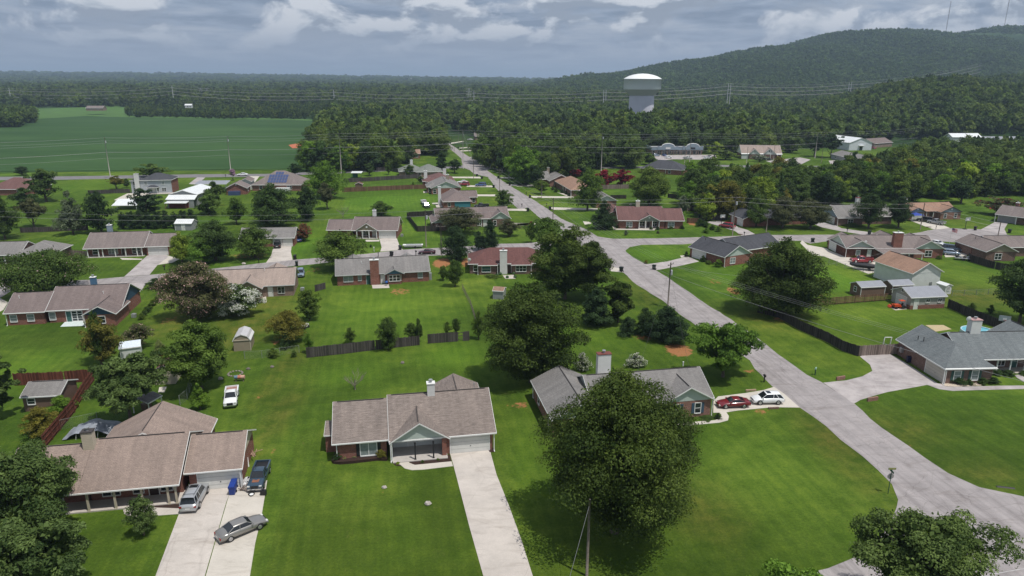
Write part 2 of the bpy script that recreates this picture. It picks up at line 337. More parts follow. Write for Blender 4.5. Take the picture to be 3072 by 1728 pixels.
def trunk(seed, R, h0, h1, rt, cen=None, parent=None, mat=None, limbs=7, bare=False):
    rs = random.Random(seed); mb = MB(); top = h0 + (h1 - h0) * .55
    lx, ly = rs.uniform(-.1, .1) * R, rs.uniform(-.1, .1) * R
    mb.tube([(0, 0, -.2), (0, 0, h0 * .5), (lx * .5, ly * .5, h0 + (h1 - h0) * .2), (lx, ly, top)], [rt * 1.35, rt, rt * .75, rt * .3], 8)
    for i in range(limbs):
        z0 = h0 * rs.uniform(.75, 1) + (h1 - h0) * rs.uniform(0, .35); a = 2 * math.pi * (i + rs.uniform(-.3, .3)) / limbs; q = R * rs.uniform(.5, .8)
        z1 = min(h1 * .92, z0 + q * rs.uniform(.5, 1.1))
        mid = (math.cos(a) * q * .45, math.sin(a) * q * .45, z0 + (z1 - z0) * .4); end = (math.cos(a) * q, math.sin(a) * q, z1)
        mb.tube([(lx * .3, ly * .3, z0), mid, end], [rt * .45, rt * .28, rt * .08], 5)
        if bare:
            for k in range(7):
                b = a + rs.uniform(-.9, .9); f = rs.uniform(.2, 1); p = Vector(mid).lerp(Vector(end), f)
                e1 = p + Vector((math.cos(b), math.sin(b), rs.uniform(.5, 1.4))) * R * rs.uniform(.2, .4)
                mb.tube([p, e1], [rt * .14, rt * .04], 4)
                for _ in range(3): mb.tube([p.lerp(e1, .5), e1 + Vector((rs.uniform(-1, 1), rs.uniform(-1, 1), rs.uniform(.1, 1))) * R * .16], [rt * .06, rt * .025], 3)
    o = mb.build('trunk', mat or BARK, parent, smooth=True, uv=False); return o
LM = {
 'oak': leafmat('leaf_oak', (0.017, 0.036, 0.008), (0.103, 0.149, 0.030), .08),
 'maple': leafmat('leaf_maple', (0.023, 0.049, 0.013), (0.166, 0.237, 0.067), .1),
 'mid': leafmat('leaf_mid', (0.024, 0.051, 0.011), (0.137, 0.211, 0.044), .22),
 'dark': leafmat('leaf_dark', (0.015, 0.034, 0.011), (0.077, 0.130, 0.039), .2),
 'conifer': leafmat('leaf_conifer', (0.014, 0.032, 0.015), (0.063, 0.109, 0.040), .12),
 'bright': leafmat('leaf_bright', (0.037, 0.085, 0.011), (0.175, 0.304, 0.040), .12),
 'yellow': leafmat('leaf_yellow', (0.072, 0.125, 0.013), (0.332, 0.421, 0.055), .1),
 'olive': leafmat('leaf_olive', (0.057, 0.057, 0.011), (0.227, 0.216, 0.039), .12),
 'brown': leafmat('leaf_brown', (0.040, 0.048, 0.023), (0.140, 0.153, 0.067), .12),
 'grey': leafmat('leaf_grey', (0.057, 0.081, 0.048), (0.189, 0.233, 0.141), .1),
 'red': leafmat('leaf_red', (0.070, 0.008, 0.014), (0.340, 0.030, 0.050), .15),
 'orange': leafmat('leaf_orange', (0.120, 0.070, 0.020), (0.340, 0.200, 0.070), .1),
 'wood': leafmat('leaf_wood', (0.025, 0.049, 0.013), (0.127, 0.190, 0.044), .36),
 'hill': leafmat('leaf_hill', (0.029, 0.057, 0.015), (0.095, 0.157, 0.045), .3),
 'woodpine': leafmat('leaf_woodpine', (0.020, 0.047, 0.017), (0.077, 0.137, 0.044), .2),
 'pink': leafmat('blossom_pink', (0.320, 0.200, 0.200), (0.550, 0.380, 0.380), .1),
 'white': leafmat('blossom_white', (0.500, 0.500, 0.460), (0.750, 0.750, 0.700), .05),
 'lilac': leafmat('blossom_lilac', (0.280, 0.160, 0.260), (0.450, 0.300, 0.420), .05),
 'rose': leafmat('blossom_rose', (0.250, 0.030, 0.040), (0.450, 0.080, 0.080), .05),
 'yucca': leafmat('leaf_yucca', (0.090, 0.130, 0.040), (0.300, 0.340, 0.130), .1)}
# reusable crowns with unit radius and unit height
ARC = {}
def archetype(key):
    if key in ARC: return ARC[key]
    shape, res, var = key; n, ls = {'hi': (16000, .032), 'mid': (9000, .042), 'lo': (5000, .058), 'far': (520, .17)}[res]
    K = {'hi': 120, 'mid': 75, 'lo': 45, 'far': 20}[res]
    o = crown('crown_%s_%s' % (shape, res), 100 + var * 7 + sum(map(ord, shape + res)), 1., .0, 2., shape, K, n, ls, LM['mid'], rc=(.15, .31), flat=.85, lobes=.24, nrand=.45)
    tr = trunk(var + 3, .8, .12, 1.9, .07)
    me, tm = o.data, tr.data; bpy.data.objects.remove(o); bpy.data.objects.remove(tr)
    ARC[key] = (me, tm); return ARC[key]
tree_count = [0]
def place_tree(name, label, cat, base, R, h, kind, shape, res, clear=.12, group=None, rz=None, hero=0, blossom=None, ls=None, K=None, mesh_mat=False):
    i = tree_count[0]; tree_count[0] += 1; rs = random.Random(i * 17 + 5)
    rz = rs.uniform(0, 6.28) if rz is None else rz
    t = empty(name, label, cat, base, 0, group)
    if hero:
        mats = (LM[kind], LM[blossom[0]]) if blossom else LM[kind]
        crown(name + '_crown', 1000 + i, R, h * clear, h, shape, K or 110, int(hero * 2.0), (ls or .22) * .72, mats, t, rc=(.17, .3) if kind not in ('maple', 'bright') else (.13, .24), lobes=.18 if kind not in ('maple', 'bright') else .3, blossom=blossom[1] if blossom else 0)
        trunk(i, R, max(h * clear, .1), h, max(.05, R * .045), parent=t)
    else:
        me, tm = archetype((shape, res, i % 3))
        if blossom:
            me = me.copy(); me.materials.append(LM[blossom[0]]); fl = (np.random.RandomState(i).uniform(0, 1, len(me.polygons)) < blossom[1]).astype(np.int32); me.polygons.foreach_set('material_index', fl)
        o = bpy.data.objects.new('crown', me); C.objects.link(o); o.parent = t; o.rotation_euler = (0, 0, rz)
        sc = Vector((R, R, h * (1 - clear) / 2)); o.scale = sc; o.location = (0, 0, h * clear)
        o.material_slots[0].link = 'OBJECT'; o.material_slots[0].material = LM[kind]
        k = bpy.data.objects.new('trunk', tm); C.objects.link(k); k.parent = t; k.rotation_euler = (0, 0, rz); k.scale = (R, R, h / 2)
    return t
def tree(reg, xl, xr, yt, yb, kind, shape, label, name='shade_tree', cat='tree', xb=None, zb=0., **kw):
    """a tree from its crown's left and right edge, its top and the foot of its trunk in the survey"""
    xc = (xl + xr) / 2 if xb is None else xb
    b = g(reg, xc, yb, zb); d = (b - Vector((0, 0, H))).length
    s = REG[reg][2]; zc = float((np.array(b) - np.array([0, 0, H])) @ FW)
    R = (xr - xl) / 2 * s / F * zc
    x1, y1 = px(reg, xc, yt); lo, hi = .3, 60.
    for _ in range(40):
        mid = (lo + hi) / 2
        # the crown's top seen from above is its far upper rim: use the axis point lifted by a third of the radius
        if proj((b.x, b.y + R * .35, zb + mid))[1] > y1: lo = mid
        else: hi = mid
    h = lo
    # centre of the crown across the picture decides the lean of the axis: shift the base below it
    return place_tree(name, label, cat, b, R, h, kind, shape, kw.pop('res', 'mid' if d < 260 else 'lo'), **kw)
def bush(reg, xl, xr, yt, yb, kind, label, name='bush', cat='shrub', shape='bell', **kw):
    kw.setdefault('clear', .0); zb_ = kw.get('zb', 0.); a = g(reg, (xl + xr) / 2, yb, zb_); R = (g(reg, xr, yb) - g(reg, xl, yb)).length / 2; a.y += R * .7; yb = (proj(a)[1] - REG[reg][1]) / REG[reg][2]; return tree(reg, xl, xr, yt, yb, kind, shape, label, name, cat, **kw)
# ---------------------------------------------------------------- terrain
def sstep(a, b, x): t = np.clip((x - a) / (b - a), 0, 1); return t * t * (3 - 2 * t)
RX = [0, 150, 300, 420, 540, 620, 692, 777, 948, 1033, 1098, 1400, 1900]
RZ = [12, 57, 88, 116, 158, 180, 194, 204, 206, 217, 212, 222, 205]
def T(x, y):
    x = np.asarray(x, float); y = np.asarray(y, float)
    base = np.interp(y, [0, 950, 1600, 2500, 4500, 6500, 16000], [0, 0, 17, 22, 40, 50, 52])
    az = x / np.maximum(y, 50)
    far = np.interp(az, [-.9, -.7, -.45, -.2, .1, .4], [52, 50, 40, 26, 8, 0]) * sstep(3000, 6500, y)
    a = az * 1500 / cp
    rz = np.interp(a, RX, RZ, left=0) * (a > -80) * sstep(-80, 60, a)
    wob = 1 + .05 * np.sin(x * .011 + 1) + .04 * np.sin(x * .023 + y * .006)
    hill = rz * wob * sstep(1150, 2600, y) ** 1.1 * (1 - .7 * sstep(3000, 5000, y))
    hill = np.maximum(hill, 36 * sstep(.36, .62, az) * sstep(520, 950, y) * (1 - .75 * sstep(1100, 1700, y)) * (1 + .25 * np.sin(x * .017)))
    return np.maximum(base + far, hill) + np.maximum(0, 7.5 * np.exp(-((x - 130) / 75) ** 2 - ((y - 590) / 56) ** 2) - .15) + np.where(y > 900, 1.5 * np.sin(x * .01) * np.sin(y * .007) * sstep(900, 1400, y), 0)
# colour blobs of the lawns (region, u, v, half width, half height in survey units, channel, strength): d bare soil, l lush, y dry
SPOTS = []
def spot(reg, u, v, ru, rv, ch, k=1.):
    c = g(reg, u, v); rx = (g(reg, u + ru, v) - c).length; ry = (g(reg, u, v + rv) - g(reg, u, v - rv)).length / 2
    SPOTS.append((c.x, c.y, rx, ry, ch, k))
for a in [('2c', 1180, 1120, 110, 60, 'd', 1.2), ('2c', 1440, 1110, 50, 60, 'd', 1.1), ('1g', 1700, 870, 130, 60, 'd', 1.2), ('1g', 1400, 760, 110, 30, 'd', .8), ('1g', 1640, 830, 60, 30, 'd', .9),
 ('1f', 1450, 360, 110, 35, 'd', .75), ('1c', 140, 355, 40, 30, 'd', .9), ('1c', 60, 350, 40, 20, 'd', .5), ('1c', 1670, 390, 60, 22, 'd', .85), ('1d', 380, 135, 60, 15, 'd', .7),
 ('2e', 540, 1350, 75, 50, 'd', .9), ('2e', 350, 1250, 90, 35, 'd', .6), ('1h', 210, 600, 90, 25, 'd', .9), ('1h', 560, 390, 80, 22, 'd', .6), ('1h', 400, 560, 60, 20, 'd', .5),
 ('1e', 1470, 610, 90, 35, 'd', .65), ('1e', 1380, 920, 40, 40, 'd', .9), ('1e', 1470, 930, 20, 20, 'd', .9), ('1e', 2260, 1280, 35, 50, 'd', .75), ('1a', 1950, 105, 40, 35, 'd', .7),
 ('1a', 2050, 520, 25, 45, 'd', .55), ('1a', 1960, 370, 60, 20, 'd', .45), ('1b', 540, 900, 35, 25, 'd', .55), ('1b', 822, 990, 30, 14, 'd', .7), ('1c', 1170, 1000, 30, 18, 'd', .6), ('1c', 1010, 1130, 70, 22, 'd', .6),
 ('2d', 1900, 800, 50, 25, 'd', 1.), ('1f', 960, 890, 350, 8, 'd', .5), ('1h', 1000, 460, 200, 6, 'd', .4), ('1a', 170, 210, 40, 10, 'd', .9), ('2b', 900, 1040, 280, 40, 'd', .6), ('1d', 900, 590, 40, 12, 'd', .5), ('1d', 1400, 610, 20, 10, 'd', .8),
 ('2b', 1640, 1190, 60, 30, 'd', .6), ('1f', 670, 180, 40, 40, 'd', .5), ('1f', 1380, 430, 900, 60, 'l', .2), ('1f', 370, 790, 60, 25, 'd', .6), ('4f', 1090, 380, 60, 35, 'd', .9),
 ('1c', 1300, 1010, 220, 180, 'y', .45), ('1g', 1350, 330, 110, 120, 'y', .5), ('1d', 900, 600, 130, 200, 'y', .6), ('1d', 1150, 850, 110, 130, 'y', .45), ('1h', 100, 620, 250, 80, 'y', .4), ('1d', 1350, 500, 200, 90, 'y', .4), ('1d', 1900, 800, 250, 80, 'y', .35),
 ('1e', 2100, 700, 250, 230, 'y', .6), ('1e', 1500, 640, 200, 120, 'y', .5), ('1f', 250, 480, 320, 100, 'y', .6), ('4f', 1200, 800, 160, 420, 'y', .55), ('2f', 1500, 1400, 600, 90, 'y', .55), ('2f', 1500, 600, 180, 80, 'y', .3), ('2a', 300, 800, 300, 40, 'y', .2), ('1a', 2050, 300, 110, 300, 'y', .5),
 ('1b', 400, 870, 90, 60, 'l', .7), ('1e', 150, 1050, 250, 160, 'l', .8), ('1f', 1300, 520, 500, 200, 'l', .75), ('1f', 1900, 920, 260, 110, 'l', .9), ('1f', 1000, 1080, 350, 90, 'l', .6), ('1b', 500, 1180, 350, 200, 'l', .25), ('1c', 1700, 800, 350, 300, 'l', .35), ('1h', 1000, 600, 600, 130, 'l', .35), ('2f', 250, 1250, 350, 150, 'l', .9), ('2d', 1500, 1130, 250, 80, 'l', .8),
 ('2c', 500, 430, 500, 120, 'l', .7), ('2b', 1500, 900, 130, 200, 'l', .8), ('2c', 620, 150, 200, 60, 'l', .8), ('2a', 1000, 270, 400, 60, 'l', .6), ('1c', 150, 700, 80, 350, 'l', .35), ('1g', 1100, 780, 300, 100, 'l', .4), ('2e', 500, 1200, 200, 80, 'l', .5), ('2c', 900, 700, 150, 80, 'l', .4), ('2f', 1600, 1200, 200, 130, 'l', .4),
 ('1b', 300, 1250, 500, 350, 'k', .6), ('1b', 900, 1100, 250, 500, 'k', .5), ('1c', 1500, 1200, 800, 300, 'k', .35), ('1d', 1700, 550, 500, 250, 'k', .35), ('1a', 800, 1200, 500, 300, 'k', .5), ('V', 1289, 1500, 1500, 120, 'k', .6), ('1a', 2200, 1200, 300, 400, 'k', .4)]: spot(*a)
def grid(name, xs, ys, mat, kind='structure', label=None, off=0., attrs=True):
    X, Y = np.meshgrid(xs, ys); Z = T(X, Y) + off; nx, ny = len(xs), len(ys)
    me = bpy.data.meshes.new(name); me.vertices.add(nx * ny); me.vertices.foreach_set('co', np.stack([X, Y, Z], -1).astype(np.float32).ravel())
    i = np.arange(nx * ny).reshape(ny, nx); q = np.stack([i[:-1, :-1], i[:-1, 1:], i[1:, 1:], i[1:, :-1]], -1).reshape(-1, 4)
    me.loops.add(q.size); me.loops.foreach_set('vertex_index', q.astype(np.int32).ravel()); me.polygons.add(len(q))
    me.polygons.foreach_set('loop_start', np.arange(0, q.size, 4, dtype=np.int32)); me.polygons.foreach_set('loop_total', np.full(len(q), 4, dtype=np.int32))
    if attrs:
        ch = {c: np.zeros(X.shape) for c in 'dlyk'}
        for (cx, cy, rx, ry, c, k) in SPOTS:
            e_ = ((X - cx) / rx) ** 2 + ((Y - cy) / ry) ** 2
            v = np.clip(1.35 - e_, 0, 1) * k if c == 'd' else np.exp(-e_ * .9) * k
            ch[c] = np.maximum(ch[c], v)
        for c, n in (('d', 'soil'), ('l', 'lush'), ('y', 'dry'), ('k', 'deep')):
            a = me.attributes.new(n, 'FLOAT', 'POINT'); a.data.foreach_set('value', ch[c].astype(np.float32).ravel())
    me.polygons.foreach_set('use_smooth', [True] * len(q)); me.update(); me.materials.append(mat)
    o = bpy.data.objects.new(name, me); C.objects.link(o); return tag(o, label, None, None, kind)
m, t, b = newmat('lawn'); c0 = coords(t, 'Object')
A_ = lambda n: (lambda q: (setattr(q, 'attribute_name', n), q.outputs['Fac'])[1])(t.nodes.new('ShaderNodeAttribute'))
nb = noise(t, c0, .045, 6, .6, .6); nm = noise(t, c0, .35, 6, .65); nf = noise(t, c0, 3.2, 5, .75); nff = noise(t, c0, 14., 3, .8)
col = ramp(t, nb, [(.36, (.045, .086, .012)), (.5, (.061, .114, .015)), (.64, (.096, .156, .024))])
col = mixc(t, .75, col, ramp(t, nm, [(.3, (.6, .68, .55)), (.5, (1, 1, 1)), (.72, (1.55, 1.35, 1.25))]), 'MULTIPLY')
def mulfac(t, a, k):
    q = t.nodes.new('ShaderNodeMath'); q.operation = 'MULTIPLY'; q.use_clamp = True
    for i, s_ in ((0, a), (1, k)):
        if isinstance(s_, (int, float)): q.inputs[i].default_value = s_
        else: t.links.new(s_, q.inputs[i])
    return q.outputs[0]
col = mixc(t, mulfac(t, A_('lush'), .8), col, mixc(t, nm, (.070, .150, .014), (.115, .215, .022)))
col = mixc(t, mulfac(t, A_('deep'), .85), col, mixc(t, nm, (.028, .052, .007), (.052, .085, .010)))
dryn = ramp(t, nm, [(.38, (.15, .15, .15)), (.62, (1, 1, 1))])
col = mixc(t, mulfac(t, A_('dry'), mulfac(t, dryn, 1.)), col, (.155, .135, .036))
col = mixc(t, .6, col, ramp(t, nf, [(.3, (.5, .58, .5)), (.7, (1.55, 1.42, 1.35))]), 'MULTIPLY')
col = mixc(t, .6, col, ramp(t, nff, [(.3, (.55, .6, .55)), (.7, (1.45, 1.38, 1.3))]), 'MULTIPLY')
lt = t.nodes.new('ShaderNodeTexVoronoi'); lt.distance = 'CHEBYCHEV'; lt.inputs['Scale'].default_value = .026; lt.inputs['Randomness'].default_value = .45
lm = t.nodes.new('ShaderNodeMapping'); lm.inputs['Rotation'].default_value = (0, 0, math.radians(-10.4)); lm.inputs['Location'].default_value = (4, 11, 0); t.links.new(c0, lm.inputs[0]); t.links.new(lm.outputs[0], lt.inputs['Vector'])
lb = t.nodes.new('ShaderNodeSeparateXYZ'); t.links.new(lt.outputs['Color'], lb.inputs[0])
col = mixc(t, .75, col, ramp(t, lb.outputs[0], [(0., (.80, .88, .8)), (.35, (1.06, .98, .95)), (.7, (.95, 1.06, 1.0)), (1., (1.28, 1.14, 1.1))]), 'MULTIPLY')
sk = noise(t, mapping(t, lm.outputs[0], (1.6, .05, 1)), 1., 4, .7); col = mixc(t, .6, col, ramp(t, sk, [(.3, (.82, .86, .82)), (.5, (1, 1, 1)), (.7, (1.22, 1.14, 1.1))]), 'MULTIPLY')
sk2 = noise(t, mapping(t, lm.outputs[0], (.05, 1.3, 1)), 1., 4, .7); col = mixc(t, .35, col, ramp(t, sk2, [(.3, (.84, .88, .84)), (.7, (1.18, 1.12, 1.1))]), 'MULTIPLY')
wd = noise(t, c0, .8, 7, .8, 1.5); col = mixc(t, mulfac(t, ramp(t, wd, [(.60, (0, 0, 0)), (.68, (1, 1, 1))]), .4), col, (.15, .135, .045)); col = mixc(t, mulfac(t, ramp(t, wd, [(.32, (1, 1, 1)), (.39, (0, 0, 0))]), .5), col, (.022, .05, .008))
# mowing tracks, following the lots
wv = t.nodes.new('ShaderNodeTexWave'); wv.inputs['Scale'].default_value = .19; wv.inputs['Distortion'].default_value = 7.; wv.inputs['Detail'].default_value = 2; wv.inputs['Detail Scale'].default_value = .3
mpp = t.nodes.new('ShaderNodeMapping'); mpp.inputs['Rotation'].default_value = (0, 0, math.radians(-10.4)); t.links.new(c0, mpp.inputs[0]); t.links.new(mpp.outputs[0], wv.inputs['Vector'])
col = mixc(t, .3, col, ramp(t, wv.outputs['Fac'], [(.2, (.84, .88, .84)), (.8, (1.16, 1.12, 1.1))]), 'MULTIPLY')
ad = t.nodes.new('ShaderNodeMath'); ad.operation = 'ADD'; t.links.new(A_('soil'), ad.inputs[0])
sb = t.nodes.new('ShaderNodeMath'); sb.operation = 'MULTIPLY_ADD'; t.links.new(noise(t, c0, 1.1, 6, .7), sb.inputs[0]); sb.inputs[1].default_value = 2.6; sb.inputs[2].default_value = -1.3
t.links.new(sb.outputs[0], ad.inputs[1])
sm = ramp(t, ad.outputs[0], [(.55, (0, 0, 0)), (.95, (1, 1, 1))])
gate = ramp(t, A_('soil'), [(.02, (0, 0, 0)), (.2, (1, 1, 1))])
sm = mixc(t, 1., sm, gate, 'MULTIPLY')
col = mixc(t, mulfac(t, sm, .85), col, mixc(t, nf, (.30, .105, .045), (.42, .2, .10)))
# far country: dark woods and fields instead of mown lawn
gp = t.nodes.new('ShaderNodeSeparateXYZ'); t.links.new(c0, gp.inputs[0])
fr = t.nodes.new('ShaderNodeMapRange'); fr.inputs[1].default_value = 470; fr.inputs[2].default_value = 540; t.links.new(gp.outputs[1], fr.inputs[0])
farc = ramp(t, noise(t, c0, .012, 6, .6), [(.35, (.014, .032, .009)), (.55, (.026, .055, .014)), (.72, (.055, .085, .022))])
farc = mixc(t, .7, farc, ramp(t, noise(t, c0, .12, 5, .7), [(.3, (.5, .5, .5)), (.7, (1.5, 1.5, 1.5))]), 'MULTIPLY')
col = mixc(t, fr.outputs[0], col, farc)
t.links.new(col, b.inputs['Base Color']); b.inputs['Roughness'].default_value = .95; b.inputs['Specular IOR Level'].default_value = .08
bp = t.nodes.new('ShaderNodeBump'); bp.inputs['Strength'].default_value = .6; bp.inputs['Distance'].default_value = .25; t.links.new(mixc(t, .5, nf, nff), bp.inputs['Height']); t.links.new(bp.outputs[0], b.inputs['Normal'])
M['lawn'] = m
xs = np.concatenate([np.arange(-9000, -1200, 260), np.arange(-1200, -260, 22), np.arange(-260, 260, .9), np.arange(260, 1400, 22), np.arange(1400, 9001, 260)])
ys = np.concatenate([np.arange(-60, 30, 8), np.arange(30, 330, .9), np.arange(330, 620, 6), np.arange(620, 2000, 24), np.arange(2000, 16001, 250)])
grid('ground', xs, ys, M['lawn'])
# ---------------------------------------------------------------- flat sheets on the ground
sheet_z = [.02]
def sheet(name, pts, mat, z=.02, label=None, kind='structure', lv=0.):
    """a paved sheet from survey points (region, u, v) or world points"""
    P = []
    for p in pts: P.append(g(*p[:3], lv) if isinstance(p[0], str) else Vector((p[0], p[1], 0)))
    if mat in (ASPH, ASPH2):      # ragged verge
        rj = random.Random(5); P2 = []
        for i, a in enumerate(P):
            b_ = P[(i + 1) % len(P)]; n_ = max(1, min(40, int((b_ - a).length / 2.2)))
            for k in range(n_): q = a.lerp(b_, k / n_); P2.append(Vector((q.x + rj.uniform(-.13, .13), q.y + rj.uniform(-.13, .13), 0)) if k else q)
        P = P2
    mb = MB()
    from mathutils.geometry import tessellate_polygon
    Q = [Vector((p.x, p.y, z)) for p in P]; tri = tessellate_polygon([Q]); n0 = len(mb.v)
    mb.v += [tuple(q) for q in Q]
    for a in tri:
        a = list(a); nn = (Q[a[1]] - Q[a[0]]).cross(Q[a[2]] - Q[a[0]])
        if nn.z < 0: a = a[::-1]
        mb.f.append(a)
    ar = sum(Q[i].x * Q[(i + 1) % len(Q)].y - Q[(i + 1) % len(Q)].x * Q[i].y for i in range(len(Q)))
    n1 = len(mb.v); mb.v += [(q.x, q.y, -.1) for q in Q]; n = len(Q)
    for i in range(n):
        j = (i + 1) % n; mb.f.append([n0 + i, n1 + i, n1 + j, n0 + j] if ar < 0 else [n0 + j, n1 + j, n1 + i, n0 + i])
    o = mb.build(name, mat, uv=False); return tag(o, label, None, None, kind)
SA = g('V', 1600, 690) - g('V', 2080, 1100); ASPH = concrete('asphalt', (.31, .285, .28), .2, True, math.atan2(SA.y, SA.x)); ASPH2 = concrete('asphalt_dark', (.19, .18, .185), .15)
CONC = concrete('driveway_concrete', (.50, .455, .41), .14); CONC2 = concrete('old_concrete', (.40, .365, .355), .3)
WALK = concrete('walk_concrete', (.52, .48, .42), .1, False)
# the long street, from the crossing at the lower right up to the far crossing
sheet('street', [('1d', 2600, 1180), ('1d', 2137, 940), ('1d', 1850, 880), ('1d', 1650, 790), ('1d', 1500, 690), ('1d', 1300, 550), ('1d', 1150, 440), ('1d', 1050, 345), ('1h', 560, 1150), ('1h', 430, 1085), ('1h', 250, 955), ('1h', 0, 765),
 ('1g', 2150, 600), ('1g', 1950, 480), ('1g', 1750, 340), ('1g', 1600, 235), ('1g', 1490, 170), ('2d', 1400, 1240), ('2d', 1260, 1165), ('2d', 1190, 1110), ('2d', 1185, 1090), ('2d', 1230, 1055), ('2d', 1350, 1033),
 ('2d', 1250, 964), ('2d', 1050, 965), ('2d', 880, 940), ('2d', 790, 880), ('2d', 480, 745), ('2d', 350, 650), ('2d', 150, 520), ('2d', 0, 440), ('2g', 1620, 1010), ('2g', 1400, 880), ('2g', 1280, 800), ('2g', 1120, 690), ('2g', 1200, 660),
 ('2g', 1150, 618), ('2g', 940, 545), ('2g', 800, 460), ('2g', 720, 400), ('2g', 640, 350), ('2g', 590, 290), ('2g', 580, 225), ('2g', 480, 218), ('2g', 530, 260), ('2g', 560, 330), ('2g', 620, 400), ('2g', 700, 460), ('2g', 790, 540),
 ('2g', 810, 655), ('2g', 900, 690), ('2g', 960, 740), ('2c', 1680, 185), ('2c', 1770, 310), ('2c', 1880, 420), ('2c', 2030, 545), ('2d', 120, 625), ('2d', 250, 735), ('2d', 390, 850), ('V', 1420, 606), ('V', 1380, 632),
 ('1g', 1030, 70), ('1g', 1100, 175), ('1g', 1215, 195), ('1g', 1330, 300), ('1g', 1560, 440), ('1g', 1750, 590), ('1g', 1900, 690), ('1g', 2318, 960), ('1d', 410, 120), ('1d', 530, 240), ('1d', 630, 310), ('1d', 700, 370), ('1d', 870, 490),
 ('1d', 960, 575), ('1d', 1100, 680), ('1d', 1200, 770), ('1d', 1290, 860), ('1d', 1330, 960), ('1d', 1320, 1010), ('1d', 1280, 1110), ('1d', 1200, 1220), ('1d', 1040, 1335), ('1d', 880, 1400), ('1d', 600, 1480), ('1d', 300, 1560), ('1d', 2400, 1700), ('1d', 2700, 1600)], ASPH)
sheet('side_street', [('V', 1440, 600), ('2c', 2100, 905), ('2c', 1830, 910), ('2c', 1500, 935), ('2c', 1170, 953), ('2c', 750, 975), ('2c', 370, 1020), ('2b', 1640, 1065), ('2b', 1360, 1085), ('2b', 1090, 1115), ('2b', 650, 1165), ('2a', 1890, 1228),
 ('2a', 1350, 1270), ('2a', 1020, 1300), ('1e', 700, 262), ('1e', 90, 298), ('1e', -300, 320), ('1e', -300, 460), ('1e', 0, 418), ('1e', 110, 345), ('1e', 820, 303), ('1e', 1285, 280), ('1e', 1470, 268), ('2b', 60, 1300), ('2b', 680, 1205), ('2b', 1400, 1152), ('2b', 1640, 1128),
 ('2c', 370, 1068), ('2c', 900, 1045), ('2c', 1170, 1037), ('V', 1365, 634), ('V', 1450, 650)], ASPH, .016)
sheet('cul_de_sac', [('2d', 1180, 966), ('2d', 1500, 960), ('2d', 2174, 943), ('2e', 500, 755), ('2e', 790, 742), ('2e', 1230, 742), ('2e', 1690, 738), ('2f', 500, 736), ('2f', 720, 742), ('2f', 1000, 720), ('2f', 1180, 685), ('2f', 1350, 668), ('2f', 1700, 682), ('2f', 1850, 708), ('2f', 1990, 740),
 ('2f', 2174, 768), ('2f', 2400, 800), ('2f', 2400, 880), ('2f', 2174, 845), ('2f', 1900, 825), ('2f', 1520, 827), ('2f', 1160, 806), ('2f', 700, 800), ('2e', 1560, 812), ('2e', 1380, 836), ('2e', 1280, 806), ('2e', 410, 812), ('2e', 0, 843), ('2d', 1880, 1025), ('2d', 1350, 1031), ('2d', 1230, 1053), ('2d', 1150, 1080)], ASPH, .012)
sheet('main_road', [('3b', -500, 905), ('3b', 430, 900), ('3b', 840, 894), ('3b', 1500, 883), ('3b', 2050, 880), ('3b', 2390, 866), ('2g', 300, 650), ('2g', 810, 628), ('2g', 1150, 618), ('2g', 2400, 640), ('2h', 470, 553), ('2h', 900, 548), ('2h', 1270, 545), ('2h', 1600, 530), ('3a', 320, 500), ('3a', 600, 488), ('3a', 860, 470), ('3a', 1400, 430),
 ('3a', 1400, 450), ('3a', 860, 500), ('3a', 600, 520), ('3a', 320, 522), ('2h', 1600, 550), ('2h', 1270, 566), ('2h', 900, 568), ('2h', 470, 573), ('2g', 2400, 665), ('2g', 1150, 640), ('2g', 810, 662), ('2g', 300, 680), ('3b', 2390, 886), ('3b', 2050, 900), ('3b', 1500, 908), ('3b', 840, 918), ('3b', 430, 926), ('3b', -500, 932)], ASPH2, .008)
sheet('parking_lot', [('2h', 960, 425), ('2h', 1640, 420), ('2h', 1660, 460), ('2h', 1500, 475), ('2h', 1180, 470), ('2h', 1000, 490)], CONC2, .02)
sheet('parking_lot', [('2h', 2200, 490), ('2h', 2400, 470), ('2h', 2580, 450), ('3a', 440, 430), ('3a', 300, 500), ('2h', 2300, 520)], CONC2, .021)
sheet('parking_lot', [('3a', 260, 268), ('3a', 400, 265), ('3a', 400, 320), ('3a', 290, 325)], CONC2, .02)
sheet('parking_lot', [('3a', 620, 440), ('3a', 860, 428), ('3a', 880, 460), ('3a', 640, 475)], CONC2, .02)
sheet('bypass_road', [('3c', 1400, 412), ('3c', 1680, 400), ('3c', 2100, 388), ('3c', 2100, 396), ('3c', 1680, 414), ('3c', 1400, 430)], CONC2, .02)
# painted edge lines of the crossing road
PAINT = plain('road_paint', (.42, .41, .40), .8, .25, 2)
sheet('road_line', [('1d', 1860, 1268), ('1d', 2300, 1180), ('1d', 2300, 1184.5), ('1d', 1860, 1273)], PAINT, .026)
sheet('road_line', [('1d', 1840, 1452), ('1d', 2300, 1372), ('1d', 2300, 1377), ('1d', 1840, 1457)], PAINT, .026)
